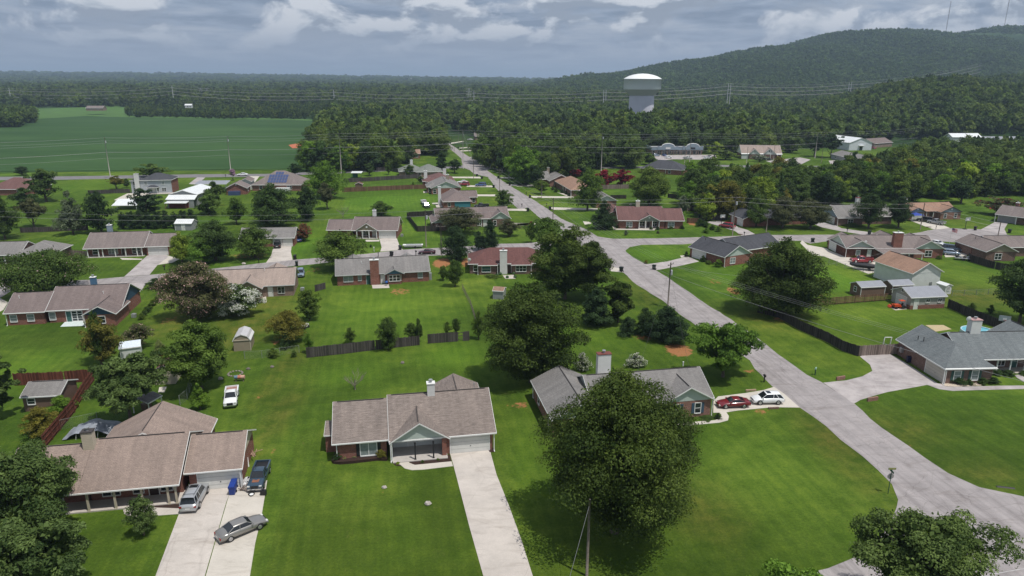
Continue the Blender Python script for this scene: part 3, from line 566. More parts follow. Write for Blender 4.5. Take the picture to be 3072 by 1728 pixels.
# driveways, walks, patios
for pts, mt in [
 ([('4c', 1865, 955), ('4c', 2395, 908), ('4c', 2440, 960), ('1b', 1260, 800), ('1b', 1340, 1000), ('1b', 1420, 1220), ('1b', 1492, 1449), ('1b', 1560, 1640), ('1b', 1230, 1640), ('1b', 1175, 1449), ('1b', 1085, 1130), ('1b', 1010, 840), ('1b', 985, 745)], CONC),
 ([('1a', 1390, 775), ('1a', 1740, 755), ('1a', 1735, 805), ('1a', 1700, 900), ('1a', 1540, 1449), ('1a', 1500, 1600), ('1a', 1120, 1600), ('1a', 1170, 1449), ('1a', 1260, 1210), ('1a', 1345, 985)], CONC),
 ([('1a', 1735, 800), ('1a', 1890, 740), ('1a', 2010, 730), ('1a', 1990, 860), ('1a', 1965, 1010), ('1a', 1920, 1200), ('1a', 1880, 1449), ('1a', 1860, 1600), ('1a', 1500, 1600), ('1a', 1548, 1449), ('1a', 1650, 1090)], WALK),
 ([('4d', 1690, 440), ('4d', 1730, 400), ('4d', 1960, 372), ('4d', 2120, 345), ('4d', 2210, 318), ('4d', 2300, 380), ('4d', 2430, 495), ('4d', 2200, 492), ('4d', 1900, 520), ('4d', 1800, 536), ('4d', 1688, 540)], WALK),
 ([('4e', -20, 790), ('4e', 340, 780), ('4e', 560, 910), ('4e', 860, 1100), ('4e', 1030, 1210), ('4e', 880, 1230), ('4e', 640, 1275), ('4e', 300, 1335), ('1d', 1160, 298), ('1d', 1090, 320), ('1d', 1045, 345), ('1d', 950, 280), ('1d', 850, 210), ('1d', 1000, 195), ('1d', 1100, 170), ('1d', 1165, 135), ('1d', 1150, 95), ('1d', 1085, 42)], CONC2),
 ([('1e', 1290, 40), ('1e', 1440, 40), ('1e', 1465, 60), ('1e', 1370, 130), ('1e', 1300, 215), ('1e', 1080, 232), ('1e', 1150, 170), ('1e', 1240, 85)], CONC2),
 ([('1e', 1440, 42), ('1e', 1560, 80), ('1e', 1500, 110), ('1e', 1370, 130)], WALK),
 ([('2b', 1165, 930), ('2b', 1360, 930), ('2b', 1350, 1000), ('2b', 1370, 1087), ('2b', 1080, 1118), ('2b', 1135, 1040), ('2b', 1150, 985)], CONC),
 ([('2c', 500, 855), ('2c', 690, 850), ('2c', 720, 935), ('2c', 755, 975), ('2c', 510, 995), ('2c', 525, 950)], CONC),
 ([('1e', -40, 280), ('1e', 90, 215), ('1e', 90, 300), ('1e', -40, 330)], WALK), ([('1e', -60, 400), ('1e', 0, 420), ('1e', 70, 455), ('1e', 30, 520), ('1e', -60, 570)], WALK),
 ([('1e', 840, 305), ('1e', 1285, 280), ('1e', 1200, 385), ('1e', 1130, 330)], CONC2),
 ([('1g', 1395, 128), ('1g', 1600, 100), ('1g', 1720, 70), ('1g', 1800, 65), ('1g', 1875, 100), ('1g', 1700, 140), ('1g', 1510, 175)], CONC2),
 ([('2e', 1290, 800), ('2e', 1350, 850), ('2e', 1560, 890), ('2e', 1580, 900), ('2f', 40, 905), ('2f', 230, 975), ('2f', 560, 1040), ('2f', 560, 1150), ('2f', 480, 1165), ('2f', 0, 975), ('2e', 1400, 960), ('2e', 1340, 900), ('2e', 1270, 830)], WALK),
 ([('2e', 240, 600), ('2e', 400, 590), ('2e', 530, 620), ('2e', 600, 660), ('2e', 700, 690), ('2e', 800, 745), ('2e', 640, 755), ('2e', 560, 700), ('2e', 400, 650)], CONC2),
 ([('2e', 1400, 615), ('2e', 1540, 605), ('2e', 1660, 640), ('2e', 1720, 670), ('2e', 2000, 710), ('2e', 2174, 735), ('2e', 1950, 740), ('2e', 1700, 700), ('2e', 1500, 660)], CONC2),
 ([('2f', 930, 575), ('2f', 1060, 590), ('2f', 1290, 635), ('2f', 1370, 668), ('2f', 1200, 685), ('2f', 1100, 650), ('2f', 960, 595)], WALK),
 ([('2f', 1860, 600), ('2f', 2000, 612), ('2f', 1960, 680), ('2f', 1990, 740), ('2f', 1700, 685), ('2f', 1790, 640)], CONC2),
 ([('2f', 1290, 930), ('2f', 1440, 920), ('2f', 1550, 930), ('2f', 1550, 975), ('2f', 1320, 985)], WALK),
 ([('2c', 1890, 530), ('2c', 2080, 530), ('2c', 2120, 555), ('2c', 1890, 550)], WALK), ([('2c', 1530, 375), ('2c', 1760, 375), ('2c', 1775, 395), ('2c', 1530, 393)], WALK),
 ([('2c', 1450, 275), ('2c', 1720, 278), ('2c', 1740, 296), ('2c', 1450, 292)], WALK), ([('2c', 1290, 182), ('2c', 1590, 182), ('2c', 1610, 200), ('2c', 1290, 196)], WALK),
 ([('2d', 0, 375), ('2d', 180, 378), ('2d', 185, 395), ('2d', 0, 396)], WALK), ([('2d', 150, 500), ('2d', 540, 505), ('2d', 620, 505), ('2d', 620, 524), ('2d', 180, 520)], WALK), ([('2d', 350, 622), ('2d', 620, 630), ('2d', 880, 635), ('2d', 880, 655), ('2d', 400, 650)], WALK),
 ([('2d', 720, 775), ('2d', 810, 785), ('2d', 810, 800), ('2d', 740, 812)], WALK), ([('2c', 2000, 690), ('2c', 2140, 685), ('2c', 2140, 712), ('2c', 1990, 712)], WALK), ([('2d', -50, 795), ('2d', 300, 795), ('2d', 370, 825), ('2d', -50, 820)], WALK),
 ([('2g', 1290, 778), ('2g', 1620, 780), ('2g', 1620, 796), ('2g', 1300, 796)], WALK), ([('2g', 1390, 872), ('2g', 1640, 876), ('2g', 1640, 893), ('2g', 1420, 893)], WALK), ([('2g', 770, 435), ('2g', 1010, 427), ('2g', 1010, 437), ('2g', 790, 448)], WALK),
 ([('2g', 760, 402), ('2g', 1010, 380), ('2g', 1010, 390), ('2g', 770, 410)], WALK), ([('2g', 630, 340), ('2g', 800, 315), ('2g', 830, 320), ('2g', 650, 350)], WALK), ([('2g', 900, 520), ('2g', 1000, 515), ('2g', 1010, 528), ('2g', 920, 535)], WALK),
 ([('1g', 1095, 140), ('1g', 1180, 160), ('1g', 1215, 195), ('1g', 1110, 185)], WALK), ([('2b', 240, 260), ('2b', 330, 190), ('2b', 420, 190), ('2b', 330, 270)], CONC2), ([('2b', 880, 176), ('2b', 1010, 176), ('2b', 960, 240), ('2b', 860, 235)], WALK),
 ([('2a', 1240, 435), ('2a', 1380, 365), ('2a', 1500, 350), ('2a', 1870, 350), ('2a', 1860, 362), ('2a', 1690, 368), ('2a', 1480, 400), ('2a', 1450, 430), ('2a', 1300, 450)], WALK)]:
    sheet('driveway', pts, mt, .030 + .002 * (len(pts) % 3))
for pts, mt, nm_ in [
 ([('4c', 1085, 1110), ('4c', 1170, 1100), ('4c', 1300, 1090), ('4c', 1300, 1120), ('4c', 1380, 1150), ('4c', 1895, 1100), ('4c', 1915, 1165), ('4c', 1500, 1215), ('4c', 1340, 1222), ('4c', 1240, 1200), ('4c', 1180, 1150)], WALK, 'path'),
 ([('4d', 1310, 650), ('4d', 1470, 622), ('4d', 1700, 605), ('4d', 1740, 590), ('4d', 1760, 560), ('4d', 1740, 540), ('4d', 1800, 536), ('4d', 1822, 570), ('4d', 1815, 605), ('4d', 1740, 625), ('4d', 1480, 648), ('4d', 1320, 665)], WALK, 'path'),
 ([('4e', 860, 1225), ('4e', 1030, 1210), ('4e', 1150, 1255), ('4e', 1280, 1260), ('4e', 1950, 1245), ('4e', 2600, 1240), ('4e', 2600, 1282), ('4e', 1500, 1310), ('4e', 1250, 1320), ('4e', 1050, 1295)], CONC2, 'path'),
 ([('4e', 2140, 1090), ('4e', 2230, 1085), ('4e', 2400, 1200), ('4e', 2400, 1260), ('4e', 2180, 1130)], CONC2, 'path'),
 ([('4a', 1335, 1000), ('4a', 1500, 985), ('4a', 1950, 1000), ('4a', 1940, 1060), ('4a', 1600, 1085), ('4a', 1420, 1098), ('4a', 1350, 1060)], CONC, 'path'),
 ([('2a', 1300, 1065), ('2a', 1550, 1075), ('2a', 1540, 1085), ('2a', 1330, 1085)], WALK, 'path'),
 ([('2d', 1060, 855), ('2d', 1500, 862), ('2d', 1500, 873), ('2d', 1050, 868)], WALK, 'path'), ([('2d', 1030, 815), ('2d', 1060, 815), ('2d', 1085, 860), ('2d', 1060, 868)], WALK, 'path'),
 ([('2d', 440, 462), ('2d', 600, 490), ('2d', 610, 505), ('2d', 540, 500)], WALK, 'path'), ([('2d', 1775, 1150), ('2d', 1830, 1145), ('2d', 1880, 1170), ('2d', 1790, 1170)], WALK, 'path'),
 ([('1h', 1128, 488), ('1h', 1200, 470), ('1h', 1300, 515), ('1h', 1200, 525)], WALK, 'patio'), ([('1f', 1205, 305), ('1f', 1350, 300), ('1f', 1358, 330), ('1f', 1210, 335)], CONC, 'patio'),
 ([('1f', 225, 425), ('1f', 285, 405), ('1f', 290, 455), ('1f', 215, 460)], WALK, 'patio'), ([('1e', 575, 615), ('1e', 720, 612), ('1e', 738, 660), ('1e', 525, 668)], plain('painted_slab', (.55, .62, .6), .6), 'patio'),
 ([('2c', 975, 342), ('2c', 1035, 342), ('2c', 1045, 357), ('2c', 980, 358)], WALK, 'patio'), ([('2c', 1072, 468), ('2c', 1150, 462), ('2c', 1155, 480), ('2c', 1080, 483)], WALK, 'patio'), ([('2c', 1840, 1255), ('2c', 1960, 1250), ('2c', 1980, 1290), ('2c', 1870, 1292)], CONC, 'patio'),
 ([('1e', 1385, 1195), ('1e', 1450, 1190), ('1e', 1430, 1238), ('1e', 1375, 1240)], WALK, 'patio'), ([('2c', 350, 868), ('2c', 500, 868), ('2c', 500, 885), ('2c', 350, 888)], WALK, 'path'),
 ([('4e', 850, 366), ('4e', 1110, 364), ('4e', 1230, 425), ('4e', 1000, 460)], plain('pool_sand', (.42, .34, .2), .9, .1), 'sand_patch')]:
    sheet(nm_, pts, mt, .045)
MULCH = plain('mulch', (.035, .018, .013), .95, .4, 6)
for pts in [[('4c', 210, 1070), ('4c', 260, 960), ('4c', 1000, 900), ('4c', 990, 1060), ('4c', 850, 1055), ('4c', 500, 1095), ('4c', 330, 1108), ('4c', 230, 1100)], [('4c', 1295, 1090), ('4c', 1370, 1078), ('4c', 1870, 1000), ('4c', 1895, 1098), ('4c', 1390, 1148), ('4c', 1320, 1130)],
            [('4c', 1060, 1112), ('4c', 1160, 1102), ('4c', 1185, 1165), ('4c', 1110, 1160)], [('4c', 2400, 915), ('4c', 2480, 905), ('4c', 2510, 965), ('4c', 2430, 970)], [('4a', 1450, 980), ('4a', 1950, 880), ('4a', 2010, 820), ('4a', 1960, 995), ('4a', 1640, 1020)],
            [('2d', 1090, 850), ('2d', 1320, 830), ('2d', 1560, 830), ('2d', 1820, 830), ('2d', 1810, 855), ('2d', 1540, 860), ('2d', 1110, 858)]]:
    k_ = .32 if pts[0] == ('4c', 210, 1070) else 0.; sheet('flower_bed', pts, MULCH, .04 + k_, lv=k_)
sheet('gravel_bed', [('4e', 1030, 1212), ('4e', 1200, 1195), ('4e', 1560, 1190), ('4e', 1680, 1240), ('4e', 1280, 1258), ('4e', 1150, 1250)], plain('pale_gravel', (.5, .42, .33), .95, .4, 5), .04)
m, t, b = newmat('crop'); c0 = coords(t, 'Object')
c = ramp(t, noise(t, mapping(t, c0, (.006, .02, 1)), 1, 6, .6), [(.35, (.028, .068, .020)), (.65, (.046, .098, .028))])
c = mixc(t, .5, c, ramp(t, noise(t, mapping(t, c0, (.2, 1.6, 1)), 1, 4, .7), [(.3, (.75, .75, .75)), (.7, (1.25, 1.25, 1.25))]), 'MULTIPLY')
c = mixc(t, .55, c, ramp(t, noise(t, mapping(t, c0, (.01, .35, 1)), 1, 3, .7), [(.35, (.78, .82, .8)), (.5, (1, 1, 1)), (.68, (1.2, 1.15, 1.1))]), 'MULTIPLY'); c = mixc(t, .5, c, ramp(t, noise(t, c0, .02, 7, .7, 1.), [(.35, (.8, .84, .8)), (.65, (1.2, 1.12, 1.15))]), 'MULTIPLY')
c = mixc(t, mulfac(t, ramp(t, noise(t, mapping(t, c0, (.03, .05, 1)), 1, 5, .6), [(.66, (0, 0, 0)), (.72, (1, 1, 1))]), .25), c, (.12, .09, .04))
t.links.new(c, b.inputs['Base Color']); b.inputs['Roughness'].default_value = .9; b.inputs['Specular IOR Level'].default_value = .1; M['crop'] = m
def gridpoly(name, pts, mat, off, step=25.):
    P = [g(*p) for p in pts]; X0, X1 = min(p.x for p in P), max(p.x for p in P); Y0, Y1 = min(p.y for p in P), max(p.y for p in P)
    mb = MB(); ny = int((Y1 - Y0) / step) + 1
    def span(y):
        xs_ = []
        for i in range(len(P)):
            a, b_ = P[i], P[(i + 1) % len(P)]
            if (a.y - y) * (b_.y - y) < 0: xs_.append(a.x + (b_.x - a.x) * (y - a.y) / (b_.y - a.y))
        return (min(xs_), max(xs_)) if len(xs_) > 1 else None
    rows = []
    for i in range(ny + 1):
        y = Y0 + .01 + (Y1 - Y0 - .02) * i / ny; s_ = span(y)
        if s_: rows.append([(s_[0] + (s_[1] - s_[0]) * k / 30, y) for k in range(31)])
    for r in rows:
        for x, y in r: mb.v.append((x, y, float(T(x, y)) + off))
    for i in range(len(rows) - 1):
        for k in range(30): a = i * 31 + k; mb.f.append([a, a + 1, a + 32, a + 31])
    return tag(mb.build(name, mat, uv=False), None, None, None, 'structure')
gridpoly('field', [('V', -300, 436.5), ('V', 300, 436), ('V', 560, 433), ('V', 755, 430), ('V', 765, 400), ('V', 775, 360), ('V', 800, 303.5), ('V', 500, 298), ('V', 330, 297.5), ('V', 220, 292), ('V', 90, 300), ('V', -60, 336), ('V', -300, 350)], M['crop'], .35)
gridpoly('meadow', [('V', -300, 438), ('V', 780, 432), ('V', 810, 300), ('V', 500, 295), ('V', 330, 294), ('V', 325, 275), ('V', 90, 279), ('V', -100, 285)], plain('meadow', (.055, .125, .018), .95, .2, .05), .12)
sheet('bare_soil', [('3b', 2230, 662), ('3b', 2310, 648), ('3b', 2405, 645), ('3b', 2400, 680), ('3b', 2260, 687)], plain('red_soil', (.42, .13, .06), .95, .2, .5), .5)
# ---------------------------------------------------------------- buildings
RBROWN = shingle('shingle_brown_grey', (.242, .202, .178), .2)
RTAUPE = shingle('shingle_taupe', (.225, .190, .178), .08)
RGREY = shingle('shingle_grey', (.235, .225, .215), .08)
RBLUE = shingle('shingle_slate', (.17, .19, .195), .12)
RDARK = shingle('shingle_dark', (.075, .078, .088), .12)
RRED = shingle('shingle_dark_red', (.155, .075, .068), .1)
RRED2 = shingle('shingle_red', (.172, .095, .088), .1)
RTAN = shingle('shingle_tan', (.36, .29, .25), .06)
RORANGE = shingle('shingle_orange_brown', (.34, .215, .155), .08)
RGREEN = shingle('shingle_green_grey', (.21, .225, .20), .08)
RWEATH = shingle('shingle_weathered', (.205, .165, .155), .1)
RMETAL = siding('roof_metal_grey', (.27, .28, .31), .4, True, True)
RWHITE = siding('roof_metal_white', (.72, .74, .74), .6, True, True)
BRED = brick('brick_red', (.235, .062, .035)); BDARK = brick('brick_dark', (.15, .07, .05)); BTAN = brick('brick_tan', (.26, .17, .13)); BPINK = brick('brick_pink', (.27, .115, .08))
SWHITE = siding('siding_white', (.62, .64, .62)); SPALE = siding('siding_pale_green', (.46, .52, .48)); SBLUE = siding('siding_blue', (.035, .075, .125)); SBLUE2 = siding('siding_mid_blue', (.08, .17, .27))
SGREY = siding('siding_grey', (.30, .31, .32)); STAN = siding('siding_tan', (.31, .26, .19)); SCREAM = siding('siding_cream', (.52, .46, .36)); STEAL = siding('siding_teal', (.05, .20, .24)); SBGREY = siding('siding_blue_grey', (.24, .30, .36))
SBROWN = siding('siding_brown', (.17, .11, .085)); METW = siding('metal_wall_white', (.66, .69, .74), .5, True, True); METG = siding('metal_wall_grey', (.30, .31, .32), .4, True, True); BGREEN = siding('metal_green', (.03, .12, .10))
GDOOR = siding('garage_door_white', (.66, .66, .63), .5); GDOORC = siding('garage_door_cream', (.5, .46, .4), .5); DOORW = plain('door_white', (.66, .66, .63), .4); DOORD = plain('door_dark', (.05, .03, .025), .4); DOORG = plain('door_green', (.04, .11, .10), .4)
CHW = siding('chimney_white', (.66, .66, .64), .18); SHUTB = plain('shutter_blue', (.05, .09, .13), .6); SHUTG = plain('shutter_green', (.04, .09, .08), .6); SHUTK = plain('shutter_black', (.02, .02, .022), .6); PORCHF = plain('porch_floor', (.42, .39, .36), .8, .12, 1)
BLIND = plain('blind_glass', (.22, .25, .25), .25, .2, 3)
def slab(mb, P, th, drop=0.):
    """solid sloping slab from top polygon P"""
    n = len(mb.v); k = len(P); mb.v += [(p[0], p[1], p[2] - drop) for p in P] + [(p[0], p[1], p[2] - drop - th) for p in P]
    mb.f.append([n + i for i in range(k)]); mb.f.append([n + k + i for i in range(k)][::-1])
    for i in range(k): j = (i + 1) % k; mb.f.append([n + j, n + i, n + k + i, n + k + j])
def roof_planes(bk):
    x0, x1, y0, y1, ze, ty, p = bk[:7]; xm, ym = (x0 + x1) / 2, (y0 + y1) / 2
    A, B, Cc, D = (x0, y0, ze), (x1, y0, ze), (x1, y1, ze), (x0, y1, ze); out = []; rid = []
    if ty == 'gx':
        zr = ze + p * (y1 - y0) / 2; a, b = (x0, ym, zr), (x1, ym, zr); out = [(A, B, b, a), (D, a, b, Cc)[0:1] + (a, b, Cc)]; out[1] = (D, a, b, Cc); rid = [(a, b)]
    elif ty == 'gy':
        zr = ze + p * (x1 - x0) / 2; a, b = (xm, y0, zr), (xm, y1, zr); out = [(A, a, b, D), (a, B, Cc, b)]; rid = [(a, b)]
    elif ty == 'gyh':   # gable behind, hip in front
        hw = (x1 - x0) / 2; zr = ze + p * hw; a, b = (xm, y0 + hw, zr), (xm, y1, zr); out = [(A, a, b, D), (B, Cc, b, a), (A, B, a)]; rid = [(a, b)]
    elif ty == 'h':
        if x1 - x0 > y1 - y0:
            hw = (y1 - y0) / 2; zr = ze + p * hw; a, b = (x0 + hw, ym, zr), (x1 - hw, ym, zr); out = [(A, B, b, a), (B, Cc, b), (Cc, D, a, b), (D, A, a)]
        else:
            hw = (x1 - x0) / 2; zr = ze + p * hw; a, b = (xm, y0 + hw, zr), (xm, y1 - hw, zr); out = [(A, B, a), (B, Cc, b, a), (Cc, D, b), (D, A, a, b)]
        rid = [(a, b)]
    elif ty == 'lean':  # high at the back
        zr = ze + p * (y1 - y0); out = [(A, B, (x1, y1, zr), (x0, y1, zr))]
    elif ty == 'gamx' or ty == 'gamy':
        return gam_planes(bk)
    elif ty == 'flat': out = [(A, B, Cc, D)]
    fix = []
    for P in out:
        n = (Vector(P[1]) - Vector(P[0])).cross(Vector(P[2]) - Vector(P[0])); fix.append(P if n.z > 0 else tuple(reversed(P)))
    return fix, rid
def gam_planes(bk):
    x0, x1, y0, y1, ze, ty, p = bk[:7]; w_ = (x1 - x0); xm = (x0 + x1) / 2
    a0, a1 = x0 + w_ * .17, x1 - w_ * .17; zk = ze + w_ * .27; zr = ze + w_ * .40
    return [((x0, y0, ze), (a0, y0, zk), (a0, y1, zk), (x0, y1, ze))[::-1], ((a0, y0, zk), (xm, y0, zr), (xm, y1, zr), (a0, y1, zk))[::-1], ((xm, y0, zr), (a1, y0, zk), (a1, y1, zk), (xm, y1, zr))[::-1], ((a1, y0, zk), (x1, y0, ze), (x1, y1, ze), (a1, y1, zk))[::-1]], [((xm, y0, zr), (xm, y1, zr))]
FACES = {'f': lambda r: ((r[0], r[2]), (1, 0), (0, -1)), 'r': lambda r: ((r[1], r[2]), (0, 1), (1, 0)), 'b': lambda r: ((r[1], r[3]), (-1, 0), (0, 1)), 'l': lambda r: ((r[0], r[3]), (0, -1), (-1, 0))}
def add_window(root, o, u, n, a, w_, hh, sill, trim, sash=2, rows=2, shutter=None, pane=None, sillm=None):
    fr = MB(); t_ = .09
    fr.obox(o, u, n, a - t_, a, 0, .07, sill - t_, sill + hh + t_); fr.obox(o, u, n, a + w_, a + w_ + t_, 0, .07, sill - t_, sill + hh + t_)
    fr.obox(o, u, n, a, a + w_, 0, .068, sill + hh, sill + hh + t_); fr.obox(o, u, n, a - .04, a + w_ + .04, .0, .11, sill - t_ - .03, sill)
    for k in range(1, sash): fr.obox(o, u, n, a + w_ * k / sash - .045, a + w_ * k / sash + .045, 0, .064, sill, sill + hh)
    for k in range(1, rows): fr.obox(o, u, n, a, a + w_, 0, .055, sill + hh * k / rows - .03, sill + hh * k / rows + .03)
    f = fr.build('window', trim, root); pn = MB(); pn.obox(o, u, n, a, a + w_, 0, .03, sill, sill + hh); pn.build('pane', pane or GLASS, f)
    if shutter:
        for s0 in (a - t_ - .42, a + w_ + t_ + .02):
            s_ = MB(); s_.obox(o, u, n, s0, s0 + .4, 0, .05, sill - .05, sill + hh + .05)
            for k in range(8): s_.obox(o, u, n, s0 + .05, s0 + .35, .05, .065, sill + .05 + k * hh / 8, sill + .05 + (k + .6) * hh / 8)
            s_.build('shutter', shutter, root)
def house(label, A, B, blocks, wall, roof, feats=(), ze=2.5, ang=None, gable=None, trim=None, name='brick_house', cat='house', oh=.38, base=0., group=None, ridge=True, z0=0.):
    P = g(*A, ze + z0); XR = {}; Q = g(*B, ze + z0) if B else None
    rz = math.atan2(Q.y - P.y, Q.x - P.x) if ang is None else math.radians(ang)
    root = empty(name, label, cat, (P.x, P.y, z0), rz, group); trim = trim or WHITE
    R_, Fa, W_, G_, RV = MB(), MB(), MB(), MB(), MB(); rects = []
    for bi, bk in enumerate(blocks):
        x0, x1, y0, y1, z, ty, p = bk[:7]; opt = bk[7] if len(bk) > 7 else {}
        pl, rid = roof_planes(bk)
        cx, cy = (x0 + x1) / 2, (y0 + y1) / 2
        for P_ in pl:
            slab(R_, P_, .07)
            Pf = [(q[0] + (.04 if abs(q[0] - x1) < .01 else -.04 if abs(q[0] - x0) < .01 else 0), q[1] + (.05 if abs(q[1] - y1) < .01 else -.05 if abs(q[1] - y0) < .01 else 0), q[2]) for q in P_]
            slab(Fa, Pf, .15, .03 + .001 * bi)
        if ridge and ty in ('gx', 'gy'):
            a, b_ = rid[0]; d = .5
            if ty == 'gx': RV.box(a[0] + d, b_[0] - d, a[1] - .17, a[1] - .10, a[2] - .1, a[2] + .035)
            else: RV.box(a[0] - .17, a[0] - .10, a[1] + d, b_[1] - d, a[2] - .1, a[2] + .035)
        if opt.get('nowall'): rects.append(None); continue
        wr = opt.get('wall', (x0 + oh, x1 - oh, y0 + oh, y1 - oh)); rects.append(wr)
        zt = z - .02; wx0, wx1, wy0, wy1 = wr
        if ty in ('gx', 'gy', 'gamy', 'h', 'gyh', 'flat', 'lean'):
            hz_ = zt - (.0 if ty != 'h' else 0)
            for a, b_ in [s_ for (p0, p1, p2, p3) in [wr] + opt.get('more', []) for s_ in (((p0, p2), (p1, p2)), ((p1, p2), (p1, p3)), ((p1, p3), (p0, p3)), ((p0, p3), (p0, p2)))]:
                W_.poly([(a[0], a[1], base - .3), (b_[0], b_[1], base - .3), (b_[0], b_[1], hz_ + p * oh * .5), (a[0], a[1], hz_ + p * oh * .5)])
        gm = MB() if opt.get('gable') else G_; go = .03
        if ty == 'gx':
            ym = (y0 + y1) / 2; zr = z + p * (y1 - y0) / 2 - .1
            for xx, s_ in ((wx0 - go, -1), (wx1 + go, 1)):
                tri = [(xx, y0 + .05, z - .12), (xx, y1 - .05, z - .12), (xx, ym, zr)]
                if opt.get('flush'): tri = [(xx, wy0, z - .12), (xx, wy1, z - .12), (xx, wy1, z + p * oh - .12), (xx, ym, zr), (xx, wy0, z + p * oh - .12)]
                gm.poly(tri if s_ > 0 else tri[::-1])
        elif ty in ('gy', 'gyh'):
            xm = (x0 + x1) / 2; zr = z + p * (x1 - x0) / 2 - .1
            gy_ = opt.get('gface', None)
            for yy, s_ in ((gy_ - go if gy_ is not None else wy0 - go, -1), (wy1 + go, 1)):
                if ty == 'gyh' and s_ < 0: continue
                tri = [(x0 + .05, yy, z - .12), (x1 - .05, yy, z - .12), (xm, yy, zr)]; gm.poly(tri if s_ < 0 else tri[::-1])
        elif ty == 'gamy':
            w2 = x1 - x0; xm = (x0 + x1) / 2
            for yy, s_ in ((wy0 - go, -1), (wy1 + go, 1)):
                tri = [(x0 + .05, yy, z - .1), (x1 - .05, yy, z - .1), (x1 - w2 * .17, yy, z + w2 * .27 - .1), (xm, yy, z + w2 * .4 - .1), (x0 + w2 * .17, yy, z + w2 * .27 - .1)]; gm.poly(tri if s_ < 0 else tri[::-1])
        if opt.get('gable'):
            for i_ in range(len(gm.f)):
                q = MB(); q.poly([gm.v[k_] for k_ in gm.f[i_]]); q.build('gable', opt['gable'], root)
    if W_.f: W_.build('wall', wall, root)
    ro = R_.build('roof', roof, root); Fa.build('fascia', trim, root)
    if RV.f and ridge: RV.build('ridge_vent_shadow', DARKV, ro)  # dark bar just off the ridge: the vent's shadow line put in as colour
    for i_ in range(len(G_.f)):
        q = MB(); q.poly([G_.v[k_] for k_ in G_.f[i_]]); q.build('gable', gable or wall, root)
    for ft in feats:
        k = ft[0]
        if k == 'w':     # window: block, face, offset, width, height, sill, options
            r = rects[ft[1]]; o_, u_, n_ = FACES[ft[2]](r); op = ft[7] if len(ft) > 7 else {}
            add_window(root, o_, u_, n_, ft[3], ft[4], ft[5], ft[6], op.get('trim', trim), op.get('sash', 1), op.get('rows', 2), op.get('shutter'), op.get('pane'))
        elif k in ('d', 'g'):  # door / garage door: block, face, offset, width, height, material
            r = rects[ft[1]]; o_, u_, n_ = FACES[ft[2]](r); mt = ft[6] if len(ft) > 6 else (DOORW if k == 'd' else GDOOR)
            fr = MB(); a, w_, hh = ft[3], ft[4], ft[5]
            fr.obox(o_, u_, n_, a - .1, a, 0, .06, base, base + hh + .1); fr.obox(o_, u_, n_, a + w_, a + w_ + .1, 0, .06, base, base + hh + .1); fr.obox(o_, u_, n_, a, a + w_, 0, .058, base + hh, base + hh + .1)
            dm = MB(); dm.obox(o_, u_, n_, a, a + w_, 0, .035, base + .01, base + hh)
            if k == 'g':
                for q in range(4): dm.obox(o_, u_, n_, a + .06, a + w_ - .06, .035, .05, base + .06 + q * hh / 4, base + (q + 1) * hh / 4 - .05)
            d_ = dm.build('garage_door' if k == 'g' else 'door', mt, root); fr.build('door_frame', trim, d_)
            hd = MB(); hd.obox(o_, u_, n_, a + w_ * (.5 if k == 'g' else .85), a + w_ * (.5 if k == 'g' else .85) + .12, .035, .1, base + .9, base + .96); hd.build('handle', BLACK, d_)
        elif k == 'c':   # chimney: x, y, width, depth, z bottom, z top, material
            _, x, y, wd, dp, zb, zt, mt = ft[:8]; c_ = MB(); c_.box(x - wd / 2, x + wd / 2, y - dp / 2, y + dp / 2, zb, zt); ch = c_.build('chimney', mt, root)
            q = MB(); q.box(x - wd / 2 - .07, x + wd / 2 + .07, y - dp / 2 - .07, y + dp / 2 + .07, zt, zt + .1)
            q.build('chimney_cap', ft[8] if len(ft) > 8 else trim, ch)
            q = MB(); q.tube([(x, y, zt + .1), (x, y, zt + .38)], .17, 10); q.tube([(x, y, zt + .4), (x, y, zt + .5)], .26, 10); q.build('flue', METAL, ch, smooth=False)
        elif k == 'post':  # posts: list of (x, y), top, width, material
            for (x, y) in ft[1]:
                q = MB(); ww = ft[3] / 2; q.box(x - ww, x + ww, y - ww, y + ww, 0, ft[2]); q.box(x - ww * 1.4, x + ww * 1.4, y - ww * 1.4, y + ww * 1.4, 0.02, .2); q.box(x - ww * 1.35, x + ww * 1.35, y - ww * 1.35, y + ww * 1.35, ft[2] - .16, ft[2] - .005); q.build('porch_post', ft[4], root)
        elif k == 'slab':
            q = MB(); q.box(ft[1], ft[2], ft[3], ft[4], -.1, ft[5]); q.build(ft[7] if len(ft) > 7 else 'porch_floor', ft[6], root)
        elif k == 'down':   # downpipes
            for (x, y) in ft[1]:
                q = MB(); q.box(x - .05, x + .05, y - .05, y + .05, .1, ft[2]); q.box(x - .05, x + .05, y - .35, y - .05, .02, .12); q.build('downspout', trim, root)
        elif k == 'vent':
            for (x, y, z) in ft[1]:
                q = MB(); q.tube([(x, y, z - .3), (x, y, z + .3)], .06, 6); q.tube([(x, y, z + .3), (x, y, z + .36)], .11, 6); q.build('vent_pipe', ft[2] if len(ft) > 2 else METAL, ro)
        elif k == 'dish':
            x, y, z = ft[1]; q = MB(); q.tube([(x, y, z - .6), (x, y, z)], .03, 6); n0 = len(q.v)
            for i in range(5):
                for j in range(14): a = 2 * math.pi * j / 14; r = .42 * i / 4; q.v.append((x + r * math.cos(a), y - .15 - .5 * r * math.sin(a) * .3 + .35 * r * r, z + .15 + r * math.sin(a)))
            for i in range(4):
                for j in range(14): q.f.append([n0 + i * 14 + j, n0 + i * 14 + (j + 1) % 14, n0 + (i + 1) * 14 + (j + 1) % 14, n0 + (i + 1) * 14 + j])
            q.tube([(x, y - .15, z), (x, y - .6, z + .3)], .02, 5); q.build('satellite_dish', WHITE, root)
        elif k == 'round':
